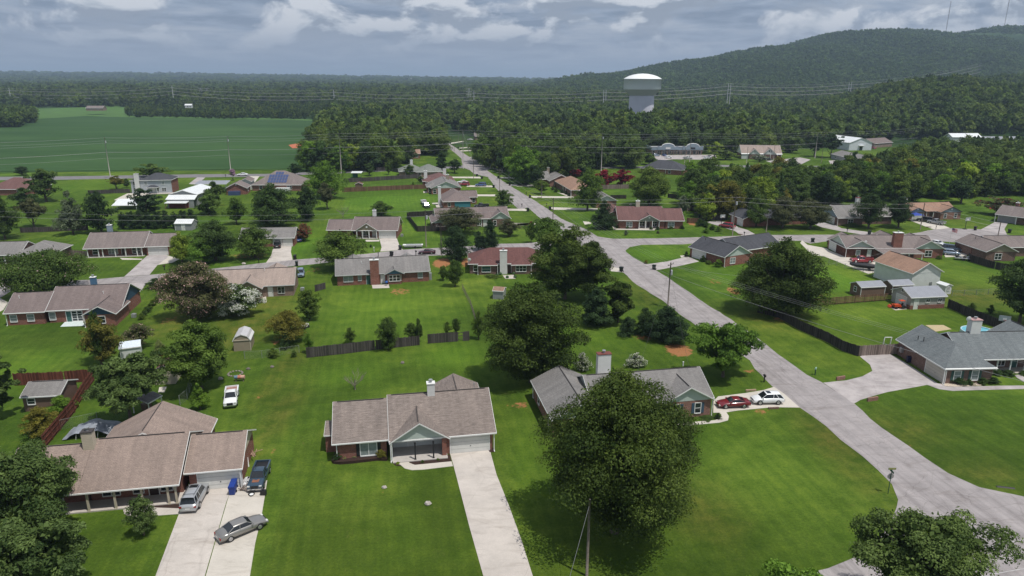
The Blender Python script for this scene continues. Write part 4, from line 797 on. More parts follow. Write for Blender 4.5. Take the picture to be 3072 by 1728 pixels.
            r = rects[ft[1]]; o_, u_, n_ = FACES[ft[2]](r); q = MB(); cx_, z_ = ft[3], ft[4]
            q.tube([(o_[0] + u_[0] * cx_, o_[1] + u_[1] * cx_ - .02 + (ft[5] if len(ft) > 5 else 0), z_), (o_[0] + u_[0] * cx_, o_[1] + u_[1] * cx_ - .12 + (ft[5] if len(ft) > 5 else 0), z_)], .28, 16); q.build('gable_vent', WHITE, root)
        elif k == 'box': q = MB(); q.box(*ft[1]); q.build(ft[3], ft[2], root)
        elif k == 'ac':
            q = MB(); x, y = ft[1]; q.box(x - .4, x + .4, y - .4, y + .4, 0.05, .75); q.lathe([(.34, .75), (.34, .8), (.1, .82), (.02, .82)], (x, y), 12); q.build('condenser', METAL, root)
    return root, rects
W2 = {'sash': 2, 'rows': 2}
# the three houses of the front row
house('brown-shingled brick house with a white-gabled porch on black posts, alone on the middle lawn', ('4c', 1870, 745), ('4c', 2520, 690),
 [(-7.3, 5.75, 0, 12.8, 2.6, 'gx', .5, {'wall': (-.4, 5.35, .4, 12.4), 'more': [(-6.9, -.4, 3.0, 12.4)]}), (-14.0, -7.25, .5, 11.7, 2.6, 'gx', .52), (-7.25, .0, -.3, 5.4, 2.5, 'gy', .65, {'wall': (-6.88, -.42, 2.9, 3.02), 'gface': .05, 'gable': SPALE}), (-1.4, 5.45, 6.5, 15.2, 2.6, 'gy', .5), (-15.1, -13.7, 3.2, 6.6, 2.45, 'lean', .08, {'wall': (-15.0, -13.6, 3.4, 6.5)})],
 BRED, RBROWN, ze=2.6, gable=SPALE, feats=[
 ('g', 0, 'f', .5, 4.8, 2.15), ('c', -1.75, 6.1, .95, .8, 4.8, 7.1, CHW), ('slab', -6.95, -.35, -.75, 3.0, .14, PORCHF), ('post', [(-4.25, -.45), (-2.05, -.45)], 2.42, .17, SHUTK), ('post', [(-7.0, -.2)], 2.4, .12, WHITE),
 ('w', 1, 'f', 2.9, 1.9, 1.6, .55, {'sash': 2, 'rows': 1, 'shutter': SHUTK, 'pane': BLIND}), ('w', 2, 'f', 3.1, .8, 1.2, .85, {}), ('w', 2, 'f', 4.1, .8, 1.2, .85, {}), ('w', 2, 'f', 5.1, .8, 1.2, .85, {}), ('w', 2, 'f', .7, .8, 1.2, .85, {}), ('d', 2, 'f', 1.9, .95, 2.05, DOORW),
 ('box', (-6.86, -.44, 2.88, 2.95, .14, 2.45), SWHITE, 'porch_wall'), ('box', (-.95, -.42, -.1, .5, 0, 2.45), BRED, 'brick_pier'), ('w', 4, 'l', .7, .9, 1., .9, {}), ('down', [(-13.5, .75), (5.5, .2), (-7.15, -.25)], 2.4), ('vent', [(4.2, 9, 5.0)], METAL),
 ('slab', -8, -7.9, 3, 3.1, .1, CHAR, 'threshold')])
house('brown-shingled brick ranch house with white porch posts and a red-brick garage, silver car outside', ('4a', 880, 832), ('4a', 1945, 735),
 [(-.4, 9.6, 0, 12.4, 2.5, 'gx', .5, {'wall': (-.1, 9.2, 2.3, 12.0)}), (-8.0, -.35, 0, 11.6, 2.5, 'gx', .5, {'wall': (-7.6, -.35, 2.3, 11.2)}), (9.55, 15.7, 2.2, 11.6, 2.5, 'gx', .5), (-1.8, 10.4, 7, 15.4, 2.5, 'gy', .49)],
 BRED, shingle('shingle_light_tan', (.30, .235, .20), .08), gable=SCREAM, feats=[
 ('g', 2, 'f', .9, 4.6, 2.15), ('c', -.6, 5.3, 1.1, .9, 4., 7.0, SCREAM, DARKV), ('slab', -7.8, 9.3, .2, 2.35, .14, CONC), ('post', [(.35, .3), (3.0, .3), (5.7, .3), (8.3, .3), (9.1, .3), (-2.5, .3), (-5.2, .3)], 2.42, .2, SCREAM),
 ('w', 0, 'f', 1.2, 1.7, 1.5, .6, W2), ('w', 0, 'f', 4.3, 1.0, 1.5, .6, {}), ('w', 0, 'f', 7.1, 1.2, 1.5, .6, W2), ('d', 0, 'f', 5.9, .95, 2.05, DOORD), ('w', 1, 'f', 3, 1.7, 1.5, .6, W2), ('down', [(15.4, 2.3)], 2.4)])
house('grey-shingled brick house with blue shutters, half hidden behind the biggest oak', ('4d', 1275, 455), ('4d', 1700, 420),
 [(-10, 7.35, .5, 10.6, 2.6, 'gx', .5), (0, 7.2, -.1, 5.6, 2.6, 'gy', .57, {'gable': SPALE}), (-16.3, -7.9, -2.2, 10.5, 2.6, 'gy', .5)],
 BPINK, RGREY, ze=2.6, gable=SPALE, feats=[('w', 1, 'f', 1.1, .8, 1.45, .6, {'shutter': SHUTB}), ('w', 1, 'f', 4.15, .8, 1.45, .6, {'shutter': SHUTB}), ('c', -6.6, 6.9, 1.9, .9, 4, 7.5, CHW, plain('rusty_cap', (.16, .05, .04), .7)),
 ('w', 2, 'l', 3, .9, 1.3, .7, {}), ('down', [(-16.0, 10.2), (7.0, .2), (-16.1, .2)], 2.4), ('vent', [(5.6, 7.2, 4.9)], WHITE), ('d', 0, 'f', 7.2, .95, 2.05, DOORW)])
house('slate-grey hip-roofed brick house with trimmed round bushes, at the wide stained driveway', ('4e', 1140, 1000), ('4e', 1905, 985),
 [(0, 8.3, 0, 12.9, 2.6, 'gyh', .62), (5.5, 34, 3.4, 13.6, 2.6, 'gx', .55, {'wall': (6, 33, 5.8, 13.2)}), (15.6, 25.6, 8, 14.2, 2.6, 'gy', .55)],
 BDARK, RBLUE, ze=2.6, feats=[('g', 0, 'l', 7.6, 4.8, 2.15, GDOORC), ('w', 0, 'f', 1.5, 1.0, 1.5, .55, {'shutter': SHUTG, 'pane': BLIND}), ('w', 0, 'f', 4.3, 1.0, 1.5, .55, {'shutter': SHUTG, 'pane': BLIND}), ('c', 10., 8.6, 1.7, 1.1, 4.6, 7.4, CHW, plain('cap_pink', (.4, .25, .24), .7)),
 ('post', [(9.0, 3.7), (11.2, 3.7), (13.4, 3.7), (15.8, 3.7), (18.2, 3.7), (20.6, 3.7)], 2.5, .18, SWHITE), ('slab', 8.2, 26, 3.6, 5.8, .12, CONC), ('w', 1, 'f', 4., 1.1, 1.6, .5, W2), ('w', 1, 'f', 7, 1.1, 1.6, .5, W2), ('w', 1, 'f', 12, 1.1, 1.6, .5, W2), ('d', 1, 'f', 9.2, 1., 2.05, DOORG),
 ('down', [(.1, .1)], 2.4), ('dish', (8.7, 8.5, 7.5)), ('vent', [(1.6, 9.6, 4.0), (1.9, 8.6, 4.1)], BLACK), ('box', (-.02, .36, 10.9, 11.5, .9, 1.8), METAL, 'meter_box')])
# middle row
house('weathered brown-roofed brick house with dark blue gables, seen from its back door side', ('1e', 40, 552), ('1e', 395, 535),
 [(-.3, 6.7, 0, 10.2, 2.5, 'gx', .5), (6.6, 20.0, .4, 12.4, 2.5, 'gx', .52), (14.3, 20.2, -3.5, 4.4, 2.5, 'gy', .54)], BRED, RWEATH, gable=SBLUE, feats=[
 ('w', 0, 'f', .5, 1.1, 1.25, .7, {'pane': BLIND}), ('w', 0, 'f', 3.4, 1.1, 1.25, .7, {'pane': BLIND}), ('w', 1, 'f', .1, 1.0, 1.4, .6, {'pane': BLIND}), ('d', 1, 'f', 3.0, .85, 2.05, DOORG), ('w', 1, 'f', 4., .8, 1.9, .15, {'rows': 4}), ('w', 1, 'f', 4.95, .8, 1.9, .15, {'rows': 4}),
 ('w', 2, 'f', 2.3, 1.1, 1.3, .7, {}), ('c', 13.0, 7.6, .95, .8, 4.5, 6.8, SBLUE2, WHITE), ('ac', (21.5, 1.5)), ('down', [(-.05, .3), (14.6, -3.2)], 2.4), ('vent', [(1.2, 3.6, 4.4), (15.8, 4, 4.5)], WHITE)])
house('tan-roofed pale brick house between the white-flowering bush and the parked blue-silver car', ('2b', 1390, 1355), None,
 [(-17, 0, 0, 9.8, 2.5, 'gx', .55), (-12, -6.3, -2, 4.5, 2.5, 'gy', .62), (-9, -1, 5, 12.2, 2.5, 'gy', .5)], BTAN, RTAN, ang=10.4, gable=STAN, trim=TRIMG, feats=[('w', 0, 'f', 13.1, 1.3, 1.35, .65, W2), ('w', 1, 'f', 3.6, .9, 1.4, .6, {}), ('d', 0, 'f', 11.1, .9, 2.05, DOORW), ('ac', (1.1, 3.6)), ('vent', [(-6.5, 4.2, 4.9)], WHITE)])
house('long grey-roofed red-brick house with tall brick chimney and blue-gabled bay window', ('2c', 20, 1258), ('2c', 1060, 1205),
 [(0, 21.2, 0, 10.3, 2.5, 'gx', .5), (10.8, 15.2, -1.2, 2.4, 2.55, 'gy', .5, {'wall': (11.5, 14.5, -.75, 1.), 'gable': SBLUE2}), (.5, 7.5, 6, 13.2, 2.5, 'gy', .5), (13.5, 20, 6, 12.6, 2.5, 'gy', .48)], BRED, RGREY, gable=SPALE, trim=TRIMG, feats=[
 ('c', 8.65, .0, 1.95, .8, 0, 5.7, BRED, WHITE), ('w', 0, 'f', 1.4, 2.0, 1.25, .85, {'sash': 2, 'pane': BLIND}), ('w', 0, 'f', 4.6, .7, 1.1, 1.0, {'pane': BLIND}), ('d', 0, 'f', 6.4, .85, 2.05, DOORG), ('d', 0, 'f', 9.6, .85, 2.05, DOORW), ('w', 0, 'f', 18.0, 1.0, 1.2, .9, {'pane': BLIND}),
 ('w', 1, 'f', .3, 2.4, 1.3, .8, {'sash': 3, 'trim': WHITE}), ('w', 1, 'r', .1, .5, 1.3, .8, {'trim': WHITE}), ('w', 1, 'l', 1.0, .5, 1.3, .8, {'trim': WHITE}), ('vent', [(2.0, 7.5, 4.3), (5.9, 3.2, 4.4), (16.2, 6, 5.1)], WHITE), ('box', (21.0, 21.6, 1.2, 2.0, 0, 1.6), METG, 'meter_box')])
house('dark red hip-roofed brick house with tall white chimney and green-framed windows', ('2c', 1465, 1130), ('V', 1345, 662),
 [(0, 20, 0, 10.5, 2.5, 'h', .52), (2.3, 7.0, -1.1, 3.0, 2.42, 'h', .5), (10.2, 15.2, -1.1, 3.0, 2.42, 'h', .5)], BDARK, RRED, feats=[
 ('c', 8.4, -.2, 1.7, .8, 0, 5.7, CHW, WHITE), ('w', 1, 'f', .6, 2.0, 1.35, .7, {'sash': 1, 'pane': plain('green_glass', (.03, .09, .08), .2)}), ('w', 2, 'f', .8, 2.4, 1.35, .7, {'sash': 3}), ('w', 0, 'f', .9, .9, 1.4, .6, {}), ('w', 0, 'f', 6.7, .6, 1.9, .15, {'rows': 1}), ('d', 0, 'f', 9.0, .9, 2.05, DOORD), ('dish', (.3, .2, 3.4)), ('down', [(2.3, -.8), (7.0, -.8), (15., -.8)], 2.3)])
# row beyond the side street
house('brown-roofed house with tan gabled porch, white chimney and white double garage', ('2c', 240, 765), ('2c', 720, 765),
 [(-1.2, 12.3, 0, 12, 2.5, 'gx', .5, {'wall': (6.2, 11.9, .4, 11.6), 'more': [(-.8, 6.2, 2.5, 11.6)]}), (-8.6, -1.15, .4, 9.8, 2.5, 'gx', .5), (0, 6.5, -.2, 5, 2.5, 'gy', .66, {'wall': (.3, 6.2, 2.4, 2.5), 'gface': .1, 'gable': STAN})], BRED, RWEATH, gable=STAN, feats=[
 ('g', 0, 'f', .55, 4.8, 2.15), ('c', 4.6, 6.6, 1.0, .9, 4.5, 7.2, CHW), ('post', [(.35, 0), (2.0, 0), (3.9, 0), (6.1, 0)], 2.42, .2, WHITE), ('slab', .2, 6.4, -.2, 2.5, .14, CONC), ('w', 2, 'f', 1, 1.9, 1.5, .5, {'sash': 3}), ('d', 2, 'f', 4.2, .95, 2.05, DOORW), ('round', 2, 'f', 3.0, 3.5, -2.4), ('ac', (13, 3)), ('vent', [(9.2, 9, 4.2)], WHITE)])
house('taupe-roofed brick house with long white-posted porch and white garage, left of the yellow-green tree', ('2a', 925, 965), ('2a', 1570, 945),
 [(-.6, 14.1, 0, 12.2, 2.5, 'gx', .5, {'wall': (-.3, 13.8, 2.0, 11.8)}), (14.0, 21.3, .3, 10.3, 2.5, 'gx', .5)], BRED, RTAUPE, gable=SBGREY, feats=[
 ('g', 1, 'f', .5, 4.7, 2.15), ('c', 4.0, 6.9, 1.1, 1.0, 4.6, 7.2, SBGREY, WHITE), ('post', [(.3, .3), (2.9, .3), (3.9, .3), (6.9, .3), (9.4, .3), (12.2, .3), (13.4, .3)], 2.42, .2, WHITE), ('slab', -.2, 13.8, .1, 2.1, .12, CONC), ('w', 0, 'f', 1.2, 1.2, 1.5, .5, {}), ('w', 0, 'f', 5., 2.2, 1.5, .5, {'sash': 3, 'pane': BLIND}), ('d', 0, 'f', 8.2, 1., 2.05, DOORD), ('w', 0, 'f', 10.8, 1.9, 1.5, .5, W2)])
house('blue-grey roofed house with white porch posts at the far left of the side street', ('2a', 0, 1035), ('2a', 215, 1030),
 [(-18, 4.5, 0, 9.8, 2.5, 'gx', .5, {'wall': (-17.6, 4, 2, 9.4)}), (3.2, 12.2, -1.8, 10.6, 2.5, 'h', .52)], BDARK, RGREY, feats=[('post', [(-3.2, .3), (-1.2, .3), (.8, .3), (2.6, .3)], 2.42, .2, WHITE), ('w', 0, 'f', 16, 1.2, 1.5, .5, W2), ('w', 1, 'f', 3, 1.2, 1.4, .6, W2), ('vent', [(10.6, 4, 3.6)], BLACK)])
house('plain grey-roofed house with two small white garage doors behind a black car', ('2b', 1390, 845), None,
 [(-15, 0, 0, 8.6, 2.5, 'gx', .52)], BRED, RGREY, ang=6, gable=SPALE, feats=[('g', 0, 'f', 8.7, 2.4, 2.1), ('g', 0, 'f', 11.4, 2.4, 2.1), ('w', 0, 'f', 3, 1.2, 1.3, .7, W2)])
# by the field
house('two-storey light grey house with dark hip roof, tall pale chimney and red brick end', ('2a', 1865, 215), None,
 [(-12.6, 0, 0, 10.5, 5.4, 'h', .45), (-16.4, -12.5, 1, 8, 5.2, 'h', .4), (-9.3, -5.2, -2.2, .6, 2.7, 'h', .6, {'nowall': 1})], siding('siding_light_grey', (.42, .45, .48)), RDARK, ze=5.4, ang=10.4, feats=[
 ('c', -13.2, .3, 1.7, 1.0, 0, 7.9, CHW), ('w', 1, 'f', .8, .9, 1.2, 3.5, {}), ('w', 1, 'f', .8, .9, 1.2, .9, {}), ('w', 0, 'f', 1.6, 1., 1.2, 3.5, {'pane': BLIND}), ('w', 0, 'f', 8.2, 1., 1.2, 3.5, {'pane': BLIND}), ('w', 0, 'f', 8, 1.6, 1.2, .9, W2), ('w', 0, 'f', 5.9, .9, 1.3, .9, {}), ('d', 0, 'f', 4.4, .9, 2., DOORW),
 ('post', [(-9, -2), (-5.5, -2)], 2.6, .15, WHITE), ('box', (-.37, -.3, .4, 10.1, 0, 5.3), BRED, 'brick_end_wall'), ('slab', -15, 1, -2.5, .3, .2, CONC)])
house('white metal workshop with shallow gable roof and two awnings over red doors', ('2b', 20, 375), None,
 [(0, 10.3, 0, 17, 4.4, 'gy', .3), (.0, 10.3, -3.0, .2, 3.1, 'lean', .38, {'nowall': 1}), (.6, 8.2, -5.6, -2.8, 2.2, 'lean', .1, {'nowall': 1})], METG, RWHITE, ze=4.4, ang=2, name='workshop', cat='workshop', ridge=False, feats=[
 ('box', (.4, 9.9, -2.9, -2.75, 0, 3.1), METG, 'front_wall'), ('box', (1, 8, -3.05, -2.92, 0, 2.1), plain('red_panel', (.18, .035, .03), .6), 'door_panel'), ('post', [(.8, -5.4), (8.0, -5.4)], 2.2, .12, BRED)])
house('hip-roofed brick house with a grid of blue solar panels', ('2b', 945, 270), ('2b', 1440, 270),
 [(-1.2, 19.5, 0, 17, 2.6, 'h', .58)], BPINK, RTAUPE, ze=2.6, feats=[('w', 0, 'f', 14.5, 1.8, 1.4, .7, W2), ('w', 0, 'f', 3, 1.2, 1.4, .7, {}), ('box', (9.5, 15, -2.4, .3, 0, 1.5), SWHITE, 'sun_room'), ('vent', [(8.2, 8.6, 7.5), (9, 8.6, 7.5), (9.8, 8.6, 7.5)], BLACK)])
sp = [o for o in C.objects if o.get('label', '').startswith('hip-roofed brick house with a grid')][0]
SOL = plain('solar_cell', (.05, .075, .17), .25, .1, spec=.6)
for r_ in range(4):
    for c_ in range(7 if r_ else 7):
        if r_ == 3 and c_ in (0, 1, 5, 6): continue
        q = MB(); x = 5.3 + c_ * 1.15; y = 1.2 + r_ * 1.65; z = 2.6 + .58 * y; dy = 1.4
        slab(q, [(x, y, z + .12), (x + 1.0, y, z + .12), (x + 1.0, y + dy, z + .12 + .58 * dy), (x, y + dy, z + .12 + .58 * dy)], .05); q.build('solar_panel', SOL, sp)
house('brown-roofed brick garage with solar panel lean-to, beside the white garage', ('2b', 630, 310), None, [(0, 8.6, 0, 9, 2.6, 'gy', .5)], BRED, RTAUPE, ze=2.6, ang=10, gable=BRED, name='garage', cat='garage', feats=[('round', 0, 'f', 4, 4.0), ('box', (1.5, 6, -1.8, .2, 0, 1.6), SOL, 'panel_array'), ('w', 0, 'r', 3, 1, 1, 1, {})])
house('tall narrow white garage with brown gable roof, next to the solar-panel house', ('2b', 785, 236), None, [(0, 5, 0, 9, 3.6, 'gy', .5)], SWHITE, RWEATH, ze=3.6, ang=10, gable=SWHITE, name='garage', cat='garage')
house('flat grey carport with dark cars bay beside the white workshop', ('2b', 300, 262), None, [(0, 13, 0, 6, 2.4, 'lean', .12, {'nowall': 1})], METG, RMETAL, ze=2.4, ang=4, name='carport', cat='carport', ridge=False, feats=[('post', [(.3, .3), (6.5, .3), (12.7, .3), (.3, 5.7), (12.7, 5.7)], 2.35, .15, METAL)])
house('big red-roofed hip house at the far left edge beside dark trees', ('2a', -60, 318), ('2a', 280, 318), [(-4, 13.5, 0, 15, 2.5, 'h', .5)], BRED, RRED2, feats=[('w', 0, 'f', 12, 1.2, 1.3, .7, W2), ('down', [(11.4, .2)], 2.4)])
house('low white carport roof beside the dark cone-shaped tree', ('2a', 1250, 455), None, [(0, 9, 0, 6, 2.4, 'gx', .2, {'nowall': 1}), (.2, 8.6, -3.6, .1, 1.7, 'lean', .2, {'nowall': 1})], METW, RWHITE, ze=2.4, ang=6, name='carport', cat='carport', ridge=False, feats=[('post', [(.3, .3), (8.6, .3), (.3, 5.7), (8.6, 5.7)], 2.4, .12, WHITE), ('post', [(.4, -3.4), (8.4, -3.4)], 1.7, .1, WHITE)])
# the row along the street, gables to the camera
house('green-grey roofed house with two pale chimneys behind the board fence', ('2c', 1190, 125), None, [(-13, 0, 0, 12, 2.6, 'h', .5), (-21, -9, 3, 15, 2.6, 'h', .52)], BTAN, RGREEN, ze=2.6, ang=10.4, feats=[('c', -14.5, 9, 1.3, 1.1, 3, 7.3, CHW), ('w', 0, 'f', 1, 1.1, 1.3, .7, {}), ('w', 1, 'f', 3, 1.1, 1.3, .7, {})])
house('faded red hip-roofed house with a white chimney, second in the street-side row', ('2c', 1330, 232), None, [(-13, 0, 0, 17, 2.6, 'h', .42), (-14.2, -8, 2, 9, 2.6, 'h', .5)], BRED, RRED2, ze=2.6, ang=10.4, feats=[('c', -12.6, 6, 1.4, 1.2, 2, 6.6, CHW), ('c', -4, 9.5, 1.4, 1.1, 3, 6.8, CHW), ('w', 1, 'f', 1.5, 1.2, 1.4, .5, {}), ('w', 0, 'f', 5, 1.2, 1.4, .5, {})])
house('pale grey-roofed house with grey siding gable facing the open lawn', ('2c', 1395, 300), None, [(-12.6, 0, 0, 18, 2.6, 'gy', .42), (-14, -9, 4, 13, 2.6, 'h', .5)], BRED, RGREY, ze=2.6, ang=10.4, gable=SPALE, feats=[('w', 0, 'f', .6, 1.2, 1.6, .4, {}), ('w', 1, 'f', .4, 1, 1.6, .4, {}), ('c', -4.6, 12, 1.2, 1.1, 3, 6.4, STAN), ('d', 0, 'f', 7.5, 1., 2.05, DOORW)])
house('brown hip-roofed house with white chimney and teal garden wall', ('2c', 1505, 445), None, [(-10.6, 0, 0, 15, 2.6, 'gyh', .5), (-3, 3.4, 9, 17, 2.6, 'gx', .5)], BRED, RWEATH, ze=2.6, ang=10.4, gable=BRED, feats=[('c', -11.0, 8.5, 1.1, 1.0, 0, 6.8, CHW), ('box', (-6.2, -.5, .25, .4, .1, 2.45), STEAL, 'teal_wall'), ('w', 0, 'f', 1.6, .9, 1.3, .7, {}), ('w', 1, 'f', 4, 1, 1.4, .6, {}), ('slab', -12.6, -10.3, 3, 8, .1, CONC)])
house('long brown-roofed corner house with pale grey front gable behind round trees', ('2c', 1935, 632), None, [(-24, -.4, .5, 12.2, 2.6, 'gx', .48), (-7, 0, -.3, 7.5, 2.6, 'gy', .65), (-25.6, -17, -4, 8, 2.6, 'gy', .5)], BDARK, RWEATH, ze=2.6, ang=10.4, gable=SPALE, feats=[('w', 1, 'f', .9, .9, 1.5, .5, {}), ('w', 1, 'f', 4., .9, 1.5, .5, {}), ('w', 0, 'f', 12.8, 1.4, 1.5, .5, W2), ('d', 0, 'f', 14.8, 1., 2.05, DOORW), ('post', [(-9.5, .9), (-7.6, .9)], 2.5, .15, WHITE)])
house('light grey-roofed house at the wooded end, with red chimney', ('2d', 80, 200), None, [(0, 14, 0, 12, 2.6, 'gx', .45)], SPALE, RGREY, ze=2.6, ang=-2, feats=[('c', 12.5, 5, 1.1, 1.4, 3, 6, BRED), ('post', [(1.6, .2), (5, .2)], 2.5, .16, WHITE)])
house('dark grey-roofed house with brown siding gable beyond the round street tree', ('2d', 330, 338), None, [(1, 12, 0, 24, 2.6, 'gy', .46), (-2.5, 3, 6, 18, 2.6, 'gx', .5)], BPINK, RGREY, ze=2.6, ang=10.4, gable=SBROWN, feats=[('c', 3.6, 14, 1.3, 1.1, 3, 6.8, STAN), ('w', 0, 'f', 2, 1., 1.3, .6, {})])
house('pinkish tan hip-roofed house with round shrubs by the conifer', ('2d', 415, 352), None, [(1, 13, -23, 6, 2.6, 'h', .45)], BDARK, RORANGE, ze=2.6, ang=10.4, feats=[('post', [(1.2, -22.6), (1.2, -14)], 2.5, .16, WHITE), ('w', 0, 'l', 14, 1.2, 1.4, .6, {}), ('w', 0, 'f', 3, 1.3, 1.4, .6, {})])
house('grey-roofed house with white front gable hidden behind the tall conifer', ('2d', 1100, 550), None, [(-8.4, 0, 0, 26, 2.6, 'gy', .48)], BPINK, RGREY, ze=2.6, ang=8, gable=SWHITE)
house('dull red-roofed brick house with grey gabled porch and flag, at the street corner', ('2d', 1100, 765), ('2d', 1845, 770),
 [(0, 14.8, 0, 13.8, 2.6, 'gx', .5, {'wall': (.4, 6.5, .4, 13.4), 'more': [(6.5, 13.0, 2.7, 13.4), (13.0, 14.78, .4, 13.4)]}), (14.7, 20.9, 0, 12, 2.6, 'gx', .5), (6.2, 13.3, -.6, 6, 2.6, 'gy', .53, {'wall': (6.5, 13, 1.6, 2.6), 'gface': -.2, 'gable': siding('siding_sage', (.26, .28, .24))}), (-3.4, 3.6, 8, 22, 2.6, 'gy', .5)], BRED, RRED2, ze=2.6, feats=[
 ('c', 7.1, 6.9, 1.2, 1.1, 4.5, 7.6, SCREAM, WHITE), ('post', [(6.7, -.3), (8.7, -.3), (10.8, -.3), (12.9, -.3)], 2.5, .22, WHITE), ('slab', 6.4, 13.1, -.6, 2.6, .14, CONC), ('w', 0, 'f', 2.4, 1.8, 1.5, .5, {'sash': 2, 'pane': BLIND}), ('w', 1, 'f', .8, 1.9, 1.5, .5, {'sash': 2, 'pane': BLIND}), ('w', 2, 'f', .6, 1.6, 1.5, .5, W2), ('d', 2, 'f', 2.9, 1., 2.05, DOORD), ('w', 2, 'f', 4.6, 1.5, 1.5, .5, W2), ('round', 2, 'f', 3.3, 3.6, -1.8)])
house('charcoal hip-roofed house below the shops, mostly behind a leafy tree', ('2h', 810, 565), ('2h', 1270, 590), [(0, 22, 0, 15, 2.6, 'h', .5)], BRED, RDARK, ze=2.6, feats=[('w', 0, 'f', 14, 1.2, 1.4, .6, {}), ('post', [(13, .3)], 2.5, .2, WHITE)])
# east side
house('small dark-roofed house with white garage door facing the red minivan', ('2e', 650, 570), None, [(0, 9, 0, 9.6, 2.6, 'gy', .45), (6, 24, 1, 10, 2.6, 'gx', .45)], BRED, RDARK, ze=2.6, ang=10.4, feats=[('g', 0, 'l', 5.0, 3.6, 2.1), ('d', 0, 'l', 1.2, .9, 2.05, DOORW)])
house('slate-roofed house with white chimney and white garage, left of two round trees', ('2e', 1680, 558), None, [(0, 9, 0, 12, 2.6, 'gx', .55), (8, 20, 2, 13, 2.6, 'gx', .6)], BDARK, RGREY, ze=2.6, ang=4, gable=SBGREY, feats=[('g', 0, 'l', 4.2, 4.9, 2.15), ('c', 10.5, 8, 1.3, 1.1, 4.5, 7.8, CHW, plain('cap_red', (.2, .05, .04), .7)), ('w', 0, 'f', 3.4, 1.6, 1.4, .6, W2), ('down', [(.2, .2)], 2.5)])
house('orange-brown roofed brick house with two grey front gables, behind silver pickup', ('2f', 1250, 490), None, [(-12, 7.6, 1, 10.4, 2.6, 'gx', .5), (0, 8.1, -1, 5.5, 2.6, 'gy', .46), (-11, -4.3, 0, 5.5, 2.6, 'gy', .46)], BPINK, RORANGE, ze=2.6, ang=7, gable=SBGREY, trim=plain('dark_trim', (.06, .05, .05)), feats=[('g', 2, 'f', 1.2, 4.2, 2.1), ('w', 1, 'f', 1.2, .9, 1.4, .6, {'trim': WHITE}), ('w', 1, 'f', 5.0, .9, 1.4, .6, {'trim': WHITE}), ('c', -8, 7.2, 1.3, 1.1, 3.6, 6.2, CHW), ('round', 1, 'f', 3.7, 3.5), ('round', 2, 'f', 3., 3.5), ('d', 0, 'f', 9.4, 1, 2.05, DOORD), ('post', [(-3.5, 1.2), (-1, 1.2)], 2.5, .16, WHITE)])
house('grey-roofed house with shaded garage at the right edge, above the cul-de-sac', ('2f', 1858, 515), ('2f', 2174, 555), [(0, 18, 0, 11, 2.6, 'gx', .48, {'wall': (.4, 17.6, 1.6, 10.6)}), (8, 14, 5, 14, 2.6, 'gy', .5)], BDARK, RTAUPE, ze=2.6, feats=[('g', 0, 'f', .3, 4.9, 2.15, SGREY), ('post', [(.2, .3), (6.2, .3), (8.8, .3)], 2.5, .18, WHITE), ('w', 0, 'f', 8.2, 1.6, 1.4, .5, W2), ('c', 4, 6.5, 1., 1., 4, 6.2, BRED)])
house('charcoal-roofed brick house with pale green gable, partly behind the broad street-side oak', ('2e', 450, 985), None, [(0, 9.6, 0, 13, 2.6, 'gy', .52), (7, 24, 3, 13, 2.6, 'gx', .5)], BRED, RDARK, ze=2.6, ang=29, gable=SPALE, feats=[('g', 0, 'l', .9, 4.9, 2.15), ('w', 0, 'f', 2.0, 1.7, 1.4, .6, {'sash': 2, 'pane': BLIND}), ('ac', (8, -.6)), ('down', [(.2, .1)], 2.4), ('vent', [(3., 10, 4.9)], BLACK)])
house('long taupe-roofed brick house with big brick chimney and white patio cover, beyond the tan-roofed garage', ('2f', 240, 885), ('2f', 1305, 890),
 [(0, 24, 0, 10.4, 2.6, 'gx', .48), (0, 8, 0, 12, 2.6, 'gy', .5), (17.6, 25.9, -.5, 10, 2.6, 'gy', .52), (12.5, 20, 6, 15, 2.6, 'gy', .5), (7.6, 18.2, -4.4, .2, 2.3, 'lean', .06, {'nowall': 1})], BRED, RTAUPE, ze=2.6, gable=SPALE, feats=[
 ('g', 1, 'l', 1., 4.2, 2.15), ('c', 13.6, .9, 2.3, 1.2, 2, 6.6, BRED), ('dish', (5.4, 1.1, 3.9)), ('w', 1, 'f', 2.6, 1, 1.4, .5, {'pane': BLIND}), ('d', 1, 'f', 5.6, .9, 2.05, DOORW), ('w', 2, 'f', 2.9, 1.7, 1.5, .5, W2), ('post', [(8., -4.2), (11.2, -4.2), (14.4, -4.2), (17.8, -4.2)], 2.3, .14, WHITE), ('vent', [(1.6, 4, 4), (11, 6.5, 4.6), (15.4, 6.6, 4.6)], WHITE), ('down', [(.2, .1)], 2.4)])
house('grey-brown roofed brick house with open side porch at the right edge', ('2f', 1765, 925), None, [(0, 8.6, 0, 13, 2.6, 'gy', .48), (5, 22, 5, 14, 2.6, 'gx', .5)], BDARK, RTAUPE, ze=2.6, ang=2, gable=STAN, feats=[('w', 0, 'f', 2.4, 1.7, 1.5, .5, W2), ('post', [(.3, 12.6), (.3, 6)], 2.5, .2, BRED), ('vent', [(3, 9, 4.3)], BLACK)])
house('tall white-sided garage with orange-tan gable roof', ('2f', 965, 1165), ('2f', 1330, 1140), [(0, 8.3, 0, 12.2, 3.9, 'gy', .55)], SWHITE, RORANGE, ze=3.9, name='detached_garage', cat='garage', gable=SWHITE, feats=[('box', (5.3, 5.4, .2, .4, .6, 1.6), METAL, 'pipe'), ('box', (5.7, 5.8, .2, .4, .6, 1.6), METAL, 'pipe')])
